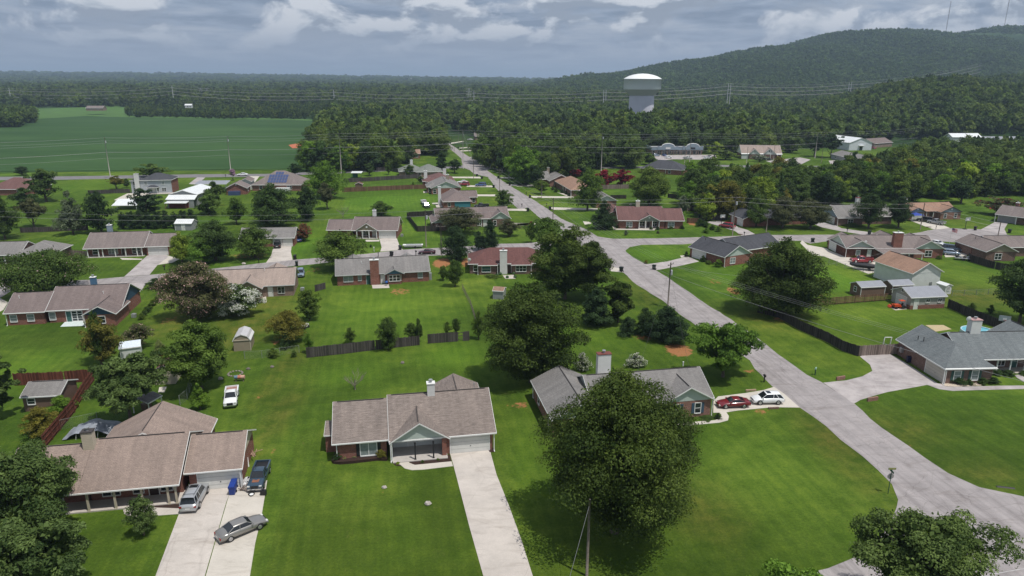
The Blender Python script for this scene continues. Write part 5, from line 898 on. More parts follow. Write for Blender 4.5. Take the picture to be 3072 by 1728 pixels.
house('brown garden shed with grey metal roof and white corner boards, near the rail fence', ('1h', 905, 325), ('1h', 1150, 312), [(0, 6, 0, 3.8, 2.3, 'gx', .42)], SBROWN, RMETAL, ze=2.3, oh=.12, name='garden_shed', cat='shed', gable=SBROWN, ridge=False, feats=[('w', 0, 'l', 1.3, .8, 1., .9, {}), ('box', (.06, .16, .06, .16, 0, 2.3), WHITE, 'corner_board'), ('box', (5.84, 5.94, .06, .16, 0, 2.3), WHITE, 'corner_board')])
house('dark garden shed with grey metal roof between brown shed and white garage', ('1h', 1180, 310), ('1h', 1380, 300), [(0, 5.2, 0, 3.8, 2.3, 'gx', .4)], SBROWN, RMETAL, ze=2.3, oh=.12, name='garden_shed', cat='shed', gable=SBROWN, ridge=False, feats=[('box', (.06, .16, .06, .16, 0, 2.3), WHITE, 'corner_board')])
house('grey-sided workshop garage with brick skirt and pale metal roof, orange tractor outside', ('1h', 1340, 415), ('1h', 1670, 400), [(0, 8.2, 0, 6.2, 2.6, 'gx', .45)], siding('siding_warm_grey', (.38, .37, .35)), RMETAL, ze=2.6, oh=.25, name='workshop_garage', cat='garage', ridge=False, gable=siding('siding_warm_grey', (.38, .37, .35)), feats=[
 ('g', 0, 'l', 1.4, 3., 2.2), ('d', 0, 'f', .8, .9, 2.05, DOORW), ('w', 0, 'f', 3.4, .8, .7, 1.35, {'sash': 2, 'rows': 1}), ('w', 0, 'f', 6.1, .8, .7, 1.35, {'sash': 2, 'rows': 1}), ('box', (1.95, 7.97, .19, .3, 0, .85), BRED, 'brick_skirt'), ('box', (.22, .85, .19, .3, 0, .85), BRED, 'brick_skirt'), ('box', (.19, .3, .2, 1.2, 0, .85), BRED, 'brick_skirt'), ('w', 0, 'l', 2.6, .7, .6, 3.0, {})])
house('little white shed with white roof behind the workshop garage', ('1h', 1640, 312), ('1h', 1710, 306), [(0, 1.9, 0, 2.6, 2.0, 'gy', .4)], SWHITE, RWHITE, ze=2.0, oh=.1, name='garden_shed', cat='shed', gable=SWHITE, ridge=False, feats=[('w', 0, 'f', .5, .6, .6, 1.0, {'sash': 2})])
house('small grey shed with bright white roof beside the dark cypress hedge', ('2a', 1890, 690), ('2a', 2080, 690), [(0, 5.3, 0, 4.4, 2.2, 'gx', .45)], SGREY, RWHITE, ze=2.2, oh=.15, name='garden_shed', cat='shed', gable=SGREY, ridge=False, feats=[('d', 0, 'f', 2.0, .9, 1.8, DOORW), ('box', (.1, .2, .1, .2, 0, 2.2), WHITE, 'corner_board')])
house('tan barn-roofed shed with pale metal gambrel roof by the wire fence', ('1e', 2020, 792), None, [(0, 2.9, 0, 4.2, 1.9, 'gamy', 0)], STAN, siding('roof_metal_pale', (.5, .49, .49), .3, True, True), ze=1.9, ang=12, oh=.08, name='barn_shed', cat='shed', gable=STAN, ridge=False, feats=[('box', (.0, 2.9, -.02, .07, 1.85, 1.97), SCREAM, 'trim_board'), ('box', (2.72, 2.86, .03, .1, 0, 1.85), SCREAM, 'corner_board')])
house('brown shed with grey shingle roof inside the red board fence', ('1e', 170, 1280), ('1e', 515, 1262), [(0, 5.1, 0, 5.6, 2.3, 'gx', .4)], SBROWN, RGREY, ze=2.3, oh=.2, name='garden_shed', cat='shed', gable=SBROWN, feats=[('w', 0, 'f', .6, .9, .8, 1.1, {'rows': 2})])
house('cream shed with brown rounded roof between two leafy trees', ('1e', 1330, 1075), None, [(0, 3.0, 0, 3.6, 1.9, 'gamy', 0)], SCREAM, RRED, ze=1.9, ang=10, oh=.08, name='barn_shed', cat='shed', gable=SCREAM, ridge=False)
house('small open lean-to shelter with grey roof under the leafy tree', ('1a', 985, 130), None, [(0, 2.8, 0, 2.6, 1.9, 'gy', .3, {'nowall': 1})], SBROWN, RGREY, ze=1.9, ang=-15, name='garden_shelter', cat='shelter', ridge=False, feats=[('post', [(.1, .1), (2.7, .1), (.1, 2.5), (2.7, 2.5)], 1.9, .1, WHITE), ('box', (.3, 1.2, 1.2, 2.3, 0, .9), SBROWN, 'wood_box')])
house('tiny brown garden shed against the long brown fence', ('2c', 232, 262), None, [(0, 3.2, 0, 3.2, 2.1, 'gy', .45)], SBROWN, RRED, ze=2.1, ang=5, oh=.15, name='garden_shed', cat='shed', gable=SBROWN, ridge=False)
house('green-walled shelter with white roof at the edge of the woods', ('2c', 190, 140), None, [(0, 5, 0, 3.6, 2.5, 'lean', .1, {'nowall': 1})], BGREEN, RWHITE, ze=2.5, ang=2, name='shelter', cat='shelter', ridge=False, feats=[('post', [(.2, .2), (4.8, .2)], 2.5, .12, BGREEN), ('box', (.1, 2.6, 3.2, 3.4, 0, 2.5), BGREEN, 'back_panel')])
house('weathered little shed with rusty tan roof right of the yard, beside the round oak', ('1g', 78, 352), None, [(0, 2.4, 0, 3.0, 1.9, 'gx', .35)], METG, RORANGE, ze=1.9, ang=-12, oh=.08, name='garden_shed', cat='shed', gable=METG, ridge=False)
house('grey roofed white tent shelter among the trees beside the pink bush', ('1e', 1030, 860), None, [(0, 3.2, 0, 3.4, 1.9, 'gx', .35)], SWHITE, plain('tarp_white', (.6, .66, .72), .4), ze=1.9, ang=25, oh=.1, name='garden_tent', cat='tent', gable=SWHITE, ridge=False)
# shops and larger buildings
mall, _ = house('row of shops with grey-blue parapet and two arched pediments', ('2h', 930, 420), ('2h', 1500, 420), [(0, 33, 0, 14, 4.3, 'flat', 0)], BTAN, RMETAL, ze=0, name='shop_row', cat='shops', ridge=False, oh=.0, feats=[
 ('box', (-.3, 33.3, -1.0, -.5, 3.0, 5.0), SBGREY, 'parapet'), ('box', (-.4, 33.4, -1.1, -.45, 5.0, 5.2), WHITE, 'cornice'), ('box', (-.2, .1, -1, 14, 3, 5.0), SBGREY, 'parapet')] + [('post', [(2.5 + k * 4.0, -.7) for k in range(8)], 3.0, .4, BTAN)] + [('w', 0, 'f', 1. + k * 3.2, 2.2, 2.2, .3, {'sash': 2, 'rows': 1}) for k in range(10)])
for cx_ in (10.5, 26.5):
    q = MB(); n_ = 16; pts = [(cx_ + 4.2 * math.cos(math.pi * k / n_), 4.9 + 2.1 * math.sin(math.pi * k / n_)) for k in range(n_ + 1)] + [(cx_ - 6.5, 5.6), (cx_ - 6.5, 3.2), (cx_ + 6.5, 3.2), (cx_ + 6.5, 5.6)]
    b0 = len(q.v); q.v += [(x, -1.25, z) for x, z in pts] + [(x, -.7, z) for x, z in pts]; n2 = len(pts)
    q.f += [[b0 + i for i in range(n2)][::-1], [b0 + n2 + i for i in range(n2)]] + [[b0 + i, b0 + (i + 1) % n2, b0 + n2 + (i + 1) % n2, b0 + n2 + i] for i in range(n2)]
    pd = q.build('arched_pediment', SBGREY, mall); q = MB()
    q.tube([(x, -.98, z + .1) for x, z in pts[:n_ + 1]], .28, 6); q.build('arch_trim', WHITE, pd)
    q = MB(); q.box(cx_ - 1.5, cx_ + 1.5, -1.36, -1.26, 3.7, 4.7); q.build('sign_panel', WHITE if cx_ < 20 else SHUTK, mall)
house('white-gabled brick office with tan roof, below the wooded hill', ('2h', 1930, 410), None, [(0, 24, 0, 15, 3, 'gx', .65), (4.2, 11, -.6, 7, 3, 'gy', .9, {'gable': SWHITE}), (12.6, 20.6, -.6, 7, 3, 'gy', .9, {'gable': SWHITE})], BDARK, RTAN, ze=3, ang=-6, gable=SWHITE, name='office_building', cat='office', feats=[('w', 2, 'f', 3., .6, 1.3, 4.2, {}), ('w', 2, 'f', 4.2, .6, 1.3, 4.2, {}), ('w', 1, 'f', 2.9, .5, 1.2, 4.2, {}), ('post', [(13, -.4), (17, -.4), (21, -.4), (23.5, .4)], 2.9, .25, WHITE), ('box', (0.2, 4.2, .2, .36, 0, 2.9), SWHITE, 'white_bay')])
house('large white metal hall with bright gable roof, right of the cedar', ('3a', 830, 262), None, [(0, 18, 0, 34, 5.2, 'gy', .36)], METW, RWHITE, ze=5.2, ang=10.4, gable=METW, name='metal_hall', cat='hall', ridge=False, feats=[('box', (7.5, 11.5, -1.2, .4, 3.2, 3.35), WHITE, 'door_canopy'), ('d', 0, 'f', 8., 2.2, 2.6, GLASS)])
house('brown-roofed long building right behind the white metal hall', ('3a', 1080, 270), ('3a', 1350, 250), [(0, 24, 0, 14, 3, 'gx', .45)], BTAN, RWEATH, ze=3, name='chapel', cat='building', feats=[('w', 0, 'f', 2, 1, 1.4, .8, {}), ('w', 0, 'f', 6, 1, 1.4, .8, {})])
house('long low dark grey-roofed building in front of the white metal hall', ('3a', 640, 372), ('3a', 850, 420), [(0, 34, 0, 13, 3, 'gx', .35)], SGREY, RGREY, ze=3, name='office_building', cat='office', feats=[('w', 0, 'f', 6, 1.4, 1.2, 1, {})])
for A_h, w_, d_, rf, ang_, lb in [(('3c', 770, 610), 15, 12, RTAUPE, 10, 'pale taupe-roofed house deep among the trees left of the street'), (('3c', 815, 725), 9, 9, RORANGE, 12, 'orange-tan roofed house peeping out of the tree belt'), (('3c', 1160, 470), 12, 10, RGREY, 5, 'grey-roofed red brick house far up the street'),
  (('3c', 1350, 590), 14, 10, RTAUPE, 10, 'tan-roofed house behind parked cars up the street'), (('3b', 660, 372), 22, 12, RTAUPE, 5, 'lone farmhouse beyond the crop field'), (('3b', 1425, 350), 9, 7, RWHITE, 10, 'white-roofed barn behind the pine plantation'), 
  (('3d', 1985, 440), 26, 14, RWHITE, 6, 'white-roofed building at the foot of the hill'), (('3a', 1860, 205), 22, 10, RWHITE, 4, 'flat white-roofed store among trees at the right'), (('3a', 2200, 245), 26, 12, RMETAL, 4, 'grey-roofed store at the far right among trees'), (('3d', 1960, 880), 12, 9, RDARK, 4, 'dark-roofed house in the trees above the office')]:
    zt_ = 3.; Pg = g(*A_h, 0.); zz_ = float(T(Pg.x, Pg.y)) if Pg.y < 1500 else 0
    house(lb, A_h, None, [(0, w_, 0, d_, 3, 'gx', .5)], BRED if rf in (RGREY, RORANGE) else (SWHITE if rf in (RWHITE,) else BTAN), rf, ze=3, ang=ang_, name='distant_house' if d_ < 13 and rf is not RWHITE else 'distant_building', cat='house' if rf not in (RWHITE, RMETAL) else 'building', feats=[('w', 0, 'f', w_ * .3, 1.2, 1.3, .8, {}), ('w', 0, 'f', w_ * .65, 1.2, 1.3, .8, {})], z0=zz_)
# ---------------------------------------------------------------- vehicles
def paint(name, col, metal=.0): return plain('paint_' + name, col, .28, .03, 1, metal, .5, .6)
RUB = plain('tyre', (.018, .018, .018), .8); RIM = plain('rim', (.45, .45, .46), .3, .1, 3, .7); CGL = plain('car_glass', (.012, .015, .018), .06, .1, 1, spec=.8)
LAMPR = plain('tail_lamp', (.25, .01, .01), .25); LAMPW = plain('head_lamp', (.6, .6, .58), .15); CHROME = plain('chrome', (.55, .55, .56), .2, .05, 2, .9)
# lower body stations: x from rear to front, deck height, half width ; cabin: belt x rear/front, roof x rear/front
CARS = {
 'sedan': dict(L=5.0, W=1.84, H=1.43, st=[(-2.5, .62, .72), (-2.42, .88, .84), (-1.9, .98, .91), (-1.0, .99, .92), (.9, .95, .92), (1.7, .86, .90), (2.25, .74, .84), (2.5, .52, .70)], cab=(-1.75, 1.05, -.95, .35), wb=(-1.5, 1.55), r=.33),
 'coupe': dict(L=4.55, W=1.76, H=1.30, st=[(-2.27, .66, .7), (-2.2, .9, .8), (-1.6, .96, .87), (-.8, .92, .88), (.8, .86, .88), (1.5, .76, .86), (2.05, .64, .8), (2.27, .48, .66)], cab=(-1.75, .95, -.75, .15), wb=(-1.3, 1.35), r=.32),
 'suv': dict(L=4.9, W=1.9, H=1.80, st=[(-2.45, .78, .86), (-2.4, 1.05, .92), (-1.6, 1.08, .94), (0, 1.06, .94), (.95, 1.03, .94), (1.7, .98, .92), (2.3, .88, .86), (2.45, .62, .76)], cab=(-2.33, 1.15, -2.05, .55), wb=(-1.42, 1.5), r=.38),
 'hatch': dict(L=4.4, W=1.8, H=1.6, st=[(-2.2, .72, .78), (-2.15, .98, .88), (-1.4, 1.02, .9), (0, 1.0, .9), (.85, .96, .9), (1.5, .9, .88), (2.05, .78, .82), (2.2, .55, .72)], cab=(-2.1, 1.2, -1.55, .4), wb=(-1.28, 1.35), r=.36),
 'van': dict(L=5.0, W=1.95, H=1.75, st=[(-2.5, .8, .88), (-2.45, 1.0, .94), (-1.6, 1.02, .96), (0, 1.02, .96), (1.1, .98, .95), (1.8, .88, .92), (2.35, .74, .84), (2.5, .5, .72)], cab=(-2.4, 1.55, -2.1, .7), wb=(-1.5, 1.6), r=.34),
 'pickup': dict(L=5.4, W=1.92, H=1.75, st=[(-2.7, .98, .9), (-2.66, 1.06, .93), (-.6, 1.06, .94), (-.55, 1.06, .94), (.95, 1.06, .94), (1.1, 1.06, .94), (2.5, .98, .92), (2.7, .8, .86)], cab=(-.5, 1.25, -.35, .65), wb=(-1.7, 1.75), r=.38)}
def make_car(kind, label, col, px_rear, px_front=None, heading=None, group=None, racks=False, pane=None, bedmat=None, scale=1., cat=None, hood=None, sunroof=False):
    c = CARS[kind]; a = g(*px_rear)
    if px_front: b_ = g(*px_front); rz = math.atan2(b_.y - a.y, b_.x - a.x); mid = (a + b_) / 2
    else: rz = math.radians(heading); mid = a
    root = empty({'sedan': 'parked_car', 'coupe': 'parked_car', 'suv': 'parked_suv', 'hatch': 'parked_car', 'van': 'parked_minivan', 'pickup': 'pickup_truck'}[kind], label, cat or {'suv': 'suv', 'van': 'minivan', 'pickup': 'pickup truck'}.get(kind, 'car'), (mid.x, mid.y, .05), rz, group)
    root.scale = (scale,) * 3
    P = col; L_ = c['L'] / 2; mb = MB(); r = c['r']; rings = []
    for (x, zt, hw) in c['st']:
        z0 = .28 if abs(x) < L_ * .97 else .34
        ring = [(x, -hw * .86, z0), (x, -hw * .98, z0 + .12), (x, -hw, .58), (x, -hw * .97, zt - .12), (x, -hw * .86, zt - .01), (x, -hw * .5, zt + .02), (x, 0, zt + .035)]
        ring += [(x, -y, z) for x, y, z in ring[-2::-1]]; rings.append(ring)
    n = len(rings[0])
    for ring in rings: mb.v += ring
    for i in range(len(rings) - 1):
        for k in range(n - 1): mb.f.append([i * n + k, (i + 1) * n + k, (i + 1) * n + k + 1, i * n + k + 1][::-1])
        mb.f.append([i * n, (i + 1) * n, (i + 1) * n + n - 1, i * n + n - 1])
    mb.f.append(list(range(n))); mb.f.append([(len(rings) - 1) * n + k for k in range(n)][::-1])
    body = mb.build('body', P, root, smooth=True, uv=False); body.data.polygons.foreach_set('use_smooth', [len(p.vertices) == 4 for p in body.data.polygons])
    xr, xf, tr_, tf = c['cab']; zb_r = np.interp(xr, [s[0] for s in c['st']], [s[1] for s in c['st']]); zb_f = np.interp(xf, [s[0] for s in c['st']], [s[1] for s in c['st']]); zt = c['H']; hwb = c['W'] / 2 * .9; hwt = c['W'] / 2 * .68
    gl = MB(); B = [(xr, -hwb, zb_r - .05), (xf, -hwb * .95, zb_f - .05), (xf, hwb * .95, zb_f - .05), (xr, hwb, zb_r - .05)]; Tt = [(tr_, -hwt, zt - .05), (tf, -hwt, zt - .04), (tf, hwt, zt - .04), (tr_, hwt, zt - .05)]
    gl.hexa(B + Tt); gl.build('window_glass', pane or CGL, root)
    rf = MB(); e_ = .05; rr = []
    for f_ in (0, .12, .5, .88, 1.):
        x = tr_ - e_ + (tf - tr_ + 2 * e_) * f_; hgt = zt - (.035 if f_ in (0, 1.) else 0); ww = hwt + .035
        rr.append([(x, -ww, hgt - .09), (x, -ww * .96, hgt - .02), (x, -ww * .5, hgt + .01), (x, 0, hgt + .02), (x, ww * .5, hgt + .01), (x, ww * .96, hgt - .02), (x, ww, hgt - .09)])
    for q in rr: rf.v += q
    for i in range(4):
        for k in range(6): rf.f.append([i * 7 + k, (i + 1) * 7 + k, (i + 1) * 7 + k + 1, i * 7 + k + 1][::-1])
    roof_ = rf.build('car_roof', P, root, smooth=True, uv=False)
    pl = MB()
    def bar(p, q, w_=.07):
        pl.tube([p, q], w_ * .6, 4)
    for s in (-1, 1):
        bar((xr + .02, s * hwb, zb_r - .03), (tr_, s * (hwt + .02), zt - .07)); bar((xf, s * hwb * .95, zb_f - .03), (tf, s * (hwt + .02), zt - .06))
        xm = (xr + xf) / 2 - .1; xt = (tr_ + tf) / 2 - .05
        if kind != 'coupe': bar((xm, s * (hwb + .0), (zb_r + zb_f) / 2 - .03), (xt, s * (hwt + .02), zt - .07))
        if kind in ('suv', 'van', 'hatch'): bar((xr + .75, s * hwb, zb_r), (tr_ + .62, s * (hwt + .02), zt - .07))
    pl.build('pillars', P, root, uv=False)
    if racks:
        for s in (-1, 1): q = MB(); q.tube([(tr_ + .3, s * (hwt - .08), zt + .07), (tf - .35, s * (hwt - .08), zt + .07)], .025, 5); q.build('roof_rail', BLACK, roof_)
        for x in (tr_ + .5, tf - .6): q = MB(); q.tube([(x, -hwt + .08, zt + .08), (x, hwt - .08, zt + .08)], .022, 5); q.build('rack_bar', BLACK, roof_)
    if sunroof: q = MB(); q.box(tf - .75, tf - .15, -.42, .42, zt - .01, zt + .026); q.build('sunroof', CGL, roof_)
    for x in c['wb']:
        for s in (-1, 1):
            y = s * (c['W'] / 2 - .10); wh = MB(); wh.tube([(x, y - .11, r), (x, y + .11, r)], [r, r], 18); w_ = wh.build('wheel', RUB, root, uv=False)
            q = MB(); q.tube([(x, y + s * .105, r), (x, y + s * .125, r)], [r * .66, r * .6], 14); q.build('rim', RIM, w_, uv=False)
            q = MB(); n_ = 12
            for k in range(n_):
                t0, t1 = math.pi * k / n_, math.pi * (k + 1) / n_; R1 = r + .10
                yo = s * (c['W'] / 2 - .02)
                q.hexa([(x + r * .7 * math.cos(t0), yo - s * .3, r + r * .7 * math.sin(t0)), (x + R1 * math.cos(t0), yo - s * .3, r + R1 * math.sin(t0) * .92), (x + R1 * math.cos(t0), yo, r + R1 * math.sin(t0) * .92), (x + r * .7 * math.cos(t0), yo, r + r * .7 * math.sin(t0)),
                        (x + r * .7 * math.cos(t1), yo - s * .3, r + r * .7 * math.sin(t1)), (x + R1 * math.cos(t1), yo - s * .3, r + R1 * math.sin(t1) * .92), (x + R1 * math.cos(t1), yo, r + R1 * math.sin(t1) * .92), (x + r * .7 * math.cos(t1), yo, r + r * .7 * math.sin(t1))])
            q.build('wheel_arch', BLACK if kind in ('suv', 'hatch') else RUB, root, uv=False)
    st = c['st']; zr_, zf_ = st[1][1], st[-2][1]
    for s in (-1, 1):
        q = MB(); q.box(-L_ - .015, -L_ + .12, s * st[1][2] * .82 - .13, s * st[1][2] * .82 + .13, zr_ - .34, zr_ - .14); q.build('tail_light', LAMPR, root)
        q = MB(); q.box(L_ - .2, L_ + .012, s * st[-2][2] * .74 - .15, s * st[-2][2] * .74 + .15, zf_ - .22, zf_ - .08); q.build('headlight', LAMPW, root)
        q = MB(); q.box(xf - .32, xf - .18, s * (c['W'] / 2 + .04) - .09, s * (c['W'] / 2 + .04) + .09, zb_f - .02, zb_f + .13); q.build('mirror', P if kind != 'pickup' else BLACK, root)
    q = MB(); q.box(-L_ - .05, -L_ + .1, -st[1][2] * .92, st[1][2] * .92, .36, .54); q.build('rear_bumper', CHROME if kind == 'pickup' else P, root)
    q = MB(); q.box(L_ - .08, L_ + .05, -st[-2][2] * .9, st[-2][2] * .9, .34, .52); q.build('front_bumper', CHROME if kind == 'pickup' else P, root)
    q = MB(); q.box(L_ - .06, L_ + .02, -.42, .42, .54, zf_ - .1); q.build('grille', BLACK, root)
    q = MB(); q.box(-L_ - .062, -L_ - .05, -.24, .24, .56, .7); q.build('number_plate', WHITE, root)
    if kind == 'pickup':    # load bed: floor well on the deck with rails
        q = MB(); q.box(-2.62, -.62, -.74, .74, 1.062, 1.10); q.build('bed_floor', bedmat or BLACK, root)
        for s in (-1, 1): q = MB(); q.box(-2.68, -.56, s * .86 - .09, s * .86 + .09, 1.0, 1.32); q.build('bed_side', P, root)
        q = MB(); q.box(-2.72, -2.62, -.86, .86, .95, 1.32); q.build('tailgate', P, root)
    if hood: q = MB(); q.box(1.3, 2.1, -.4, .4, 1.0, 1.065); q.build('hood_patch', hood, root)
    return root
pS = paint('silver', (.42, .43, .44), .4); pG = paint('warm_grey', (.25, .24, .225), .4); pB = paint('dark_blue', (.03, .055, .085)); pW = paint('white', (.74, .75, .75)); pR = paint('dark_red', (.16, .012, .018)); pBl = paint('blue', (.03, .07, .2)); pK = paint('black', (.015, .014, .014)); pM = paint('maroon', (.06, .01, .018)); pLB = paint('silver_blue', (.22, .28, .36), .3); pR2 = paint('red', (.28, .02, .03))
RUST = plain('rust', (.22, .09, .05), .8, .3)
make_car('suv', 'silver estate suv with roof rack, nosed up to the left white garage door', pS, ('4b', 335, 895), ('4b', 500, 600), racks=True, sunroof=True, scale=.98)
make_car('sedan', 'warm grey sedan parked askew across the lower driveway', pG, ('4b', 835, 1300), ('4b', 1345, 1085), scale=.98)
make_car('pickup', 'old dark blue pickup with rusty patches beside the blue bin', pB, ('4b', 1395, 330), ('4b', 1300, 570), hood=RUST, scale=.93)
make_car('pickup', 'white pickup parked on the grass under the leafy tree', pW, ('4f', 478, 1120), ('4f', 440, 1335), bedmat=plain('bed_red', (.3, .16, .13), .7, .4), scale=.97)
make_car('coupe', 'dark red coupe on the short driveway behind a white crossover', pR, ('4d', 1970, 480), ('4d', 1740, 488))
make_car('hatch', 'white crossover with black wheel arches at the street end of the driveway', pW, ('4d', 2270, 450), ('4d', 2025, 455), sunroof=True)
make_car('hatch', 'silver-blue car on the grass right of the tan-roofed house', pLB, ('2b', 1460, 1225), ('2b', 1455, 1290), cat='car')
make_car('coupe', 'dark blue car on grass beside the red flowering bush', pBl, ('2b', 1425, 912), ('2b', 1470, 850))
make_car('suv', 'black suv in front of the two small garage doors', pK, ('2b', 1195, 975), ('2b', 1225, 915))
make_car('coupe', 'maroon coupe parked on the side street behind the grey-roofed house', pM, ('2c', 1100, 1020), ('2c', 935, 1022))
make_car('sedan', 'white car parked along the field road', pW, ('2b', 880, 170), ('2b', 770, 172))
make_car('pickup', 'white pickup truck on the open lawn by the brown hip roof', pW, ('2c', 970, 465), ('2c', 1005, 500)); make_car('pickup', 'dark pickup truck tail to the white one on the lawn', pB, ('2c', 990, 500), ('2c', 1030, 530))
make_car('pickup', 'black pickup beside the long brown-roofed corner house', pK, ('2c', 1690, 518), ('2c', 1530, 520)); make_car('suv', 'red suv near the pale grey-roofed house', pR2, ('2c', 1470, 280), ('2c', 1375, 280)); make_car('sedan', 'white car just behind the red suv', pW, ('2c', 1440, 254), ('2c', 1370, 254))
make_car('suv', 'navy blue suv at the end of a street-side driveway', pBl, ('2c', 1655, 285), ('2c', 1550, 287)); make_car('van', 'dark red minivan beside a tall utility pole', pR2, ('2e', 530, 672), ('2e', 415, 655)); make_car('pickup', 'crimson pickup behind the covered boat', pR2, ('2f', 530, 1045), ('2f', 280, 1040))
make_car('pickup', 'silver pickup truck on the cul-de-sac driveway', pS, ('2f', 1290, 638), ('2f', 1150, 612)); make_car('suv', 'dark suv between silver pickup and blue canopy', pK, ('2f', 1140, 606), ('2f', 1050, 595))
make_car('suv', 'black-blue suv behind the light blue car, right of the long brick house', pB, ('2f', 1320, 910), ('2f', 1445, 925)); make_car('hatch', 'light blue car in front of the dark suv', pLB, ('2f', 1310, 955), ('2f', 1435, 965)); make_car('sedan', 'white car half hidden behind the taupe gable', pW, ('2f', 1200, 850), ('2f', 1260, 862))
for i, (r_, u, v, k_, m_, l_) in enumerate([('2h', 1075, 436, 'sedan', pBl, 'dark blue car below the left arched pediment'), ('2h', 1122, 460, 'hatch', pW, 'white car in the second row of the shop lot'), ('2h', 1335, 470, 'pickup', pS, 'grey pickup near the two slim poles at the shop lot'), ('2h', 1552, 470, 'hatch', pW, 'white car at the right end of the shop lot'), ('2h', 1575, 450, 'sedan', pS, 'silver car at the far right corner of the shop lot'), ('2h', 987, 438, 'hatch', pLB, 'light blue car at the left end of the shop lot'), ('2h', 1185, 414, 'suv', pW, 'white suv right below the shop columns'),
    ('3a', 390, 292, 'pickup', pS, 'silver truck on the lot left of the cedar'), ('3a', 1065, 322, 'sedan', pR2, 'dark red car at the right corner of the metal hall'), ('2h', 2220, 482, 'suv', pK, 'black suv before the office columns'), ('2h', 2350, 478, 'sedan', pK, 'black car at the right end of the office'), ('2g', 905, 305, 'sedan', pS, 'silver car far up the street by the tan roof')]):
    make_car(k_, l_, m_, (r_, u, v), heading=(8 if i % 2 else 100) if i not in (2, 7) else 8, group=None)
# ---------------------------------------------------------------- small thing builders
def trash_cart(p, label, col=None, rz=0., group=None, s=1.):
    t = empty('trash_cart', label, 'bin', p, rz, group); t.scale = (s,) * 3
    q = MB(); q.hexa([(-.24, -.25, .08), (.24, -.25, .08), (.24, .3, .08), (-.24, .3, .08), (-.3, -.34, .98), (.3, -.34, .98), (.3, .38, .98), (-.3, .38, .98)]); q.box(-.31, .31, -.36, -.32, .86, .94); q.build('bin_body', col or BLACK, t)
    q = MB(); q.hexa([(-.32, -.38, .985), (.32, -.38, .985), (.32, .42, .985), (-.32, .42, .985), (-.27, -.32, 1.06), (.27, -.32, 1.06), (.29, .42, 1.1), (-.29, .42, 1.1)]); q.build('lid', col or BLACK, t)
    for x in (-.27, .27): q = MB(); q.tube([(x - .03, .34, .14), (x + .03, .34, .14)], .14, 10); q.build('wheel', RUB, t)
    q = MB(); q.tube([(-.24, .44, .98), (.24, .44, .98)], .025, 6); q.build('handle', BLACK, t)
    return t
def mailbox(p, label, col=None, post=None, rz=0., group=None, s=1.):
    t = empty('mailbox', label, 'mailbox', p, rz, group); t.scale = (s,) * 3
    q = MB(); q.box(-.07, .07, -.07, .07, -.1, 1.05); q.box(-.07, .07, -.3, .3, .92, .99); q.build('post', post or BLACK, t)
    q = MB(); pr = [(-.11, 1.0), (.11, 1.0)] + [(.11 * math.cos(a), 1.16 + .11 * math.sin(a)) for a in [math.pi * k / 6 for k in range(7)]]
    q.v = [(x, -.34, z) for x, z in pr] + [(x, .26, z) for x, z in pr]; n = len(pr); q.f = [list(range(n)), [n + i for i in range(n)][::-1]] + [[i, n + i, n + (i + 1) % n, (i + 1) % n] for i in range(n)]; q.build('letter_box', col or BLACK, t)
    q = MB(); q.box(.115, .125, -.1, .0, 1.1, 1.32); q.build('flag', LAMPR, t)
    return t
BINS = [('2b', 1395, 1083, 'dark bin standing at the driveway mouth across the side street'), ('2b', 1415, 1152, 'dark bin at the kerb above the silver-blue car'), ('2c', 728, 977, 'dark bin right of the white double garage driveway'), ('2c', 635, 1044, 'dark bin just behind the grey roof with the brick chimney'),
 ('2c', 1743, 302, 'dark bin past the navy blue suv'), ('2c', 2138, 413, 'dark bin on the right kerb, below the single small post'), ('2c', 2116, 558, 'dark bin at the driveway mouth right of the round tree'), ('2c', 1615, 206, 'dark bin at the topmost driveway left of the street'), ('2c', 1562, 180, 'tall dark bin beside a utility pole up the street'), ('2c', 1918, 278, 'dark bin under a bush right of the street'),
 ('2d', 145, 522, 'dark bin at the driveway of the tan hip roof'), ('2d', 123, 667, 'dark bin left of the street opposite a utility pole'), ('2d', 362, 650, 'dark bin left of the corner utility pole'), ('2d', 1135, 1322, 'black bin at the bend below the leafy oak cluster'), ('2d', 1490, 1300, 'black bin at the charcoal-roofed house driveway'), ('2d', 398, 835, 'dark bin at the foot of the corner utility pole'),
 ('2e', 1402, 822, 'black bin on the kerb in the middle of the cul-de-sac street'), ('2f', 490, 737, 'black bin below the round tree at the driveway'), ('2f', 1640, 692, 'black bin right of the basketball hoop'), ('2g', 645, 348, 'dark bin at the farthest left driveway up the street'), ('2g', 750, 411, 'dark bin at the second driveway far up the street'), ('2g', 782, 434, 'dark bin at the third driveway far up the street'), ('2g', 1265, 793, 'dark bin right of the street at the brown pole'), ('2f', 2015, 722, 'dark round bin near the leaning pole by the right edge')]
for i, (r_, u, v, l_) in enumerate(BINS): trash_cart(g(r_, u, v), l_, plain('bin_dark_green', (.012, .02, .018), .5) if i % 3 else BLACK, .3 * i, 'trash carts by the kerbs', 1.15)
trash_cart(g('4b', 960, 640), 'bright blue wheeled bin between silver suv and old blue pickup', plain('bin_blue', (.012, .04, .22), .45), .1, s=1.12); trash_cart(g('4b', 985, 560), 'second bright blue bin right behind the first, by the garage', plain('bin_blue', (.012, .04, .22), .45), .1, s=1.05)
trash_cart(g('4e', 610, 905), 'navy bin against the brick wall by the cream garage door', plain('bin_navy', (.012, .014, .05), .5), 1.5); trash_cart(g('4e', 700, 925), 'green-lidded bin right of the navy one at the brick wall', plain('bin_dark_green', (.012, .02, .018), .5), 1.5)
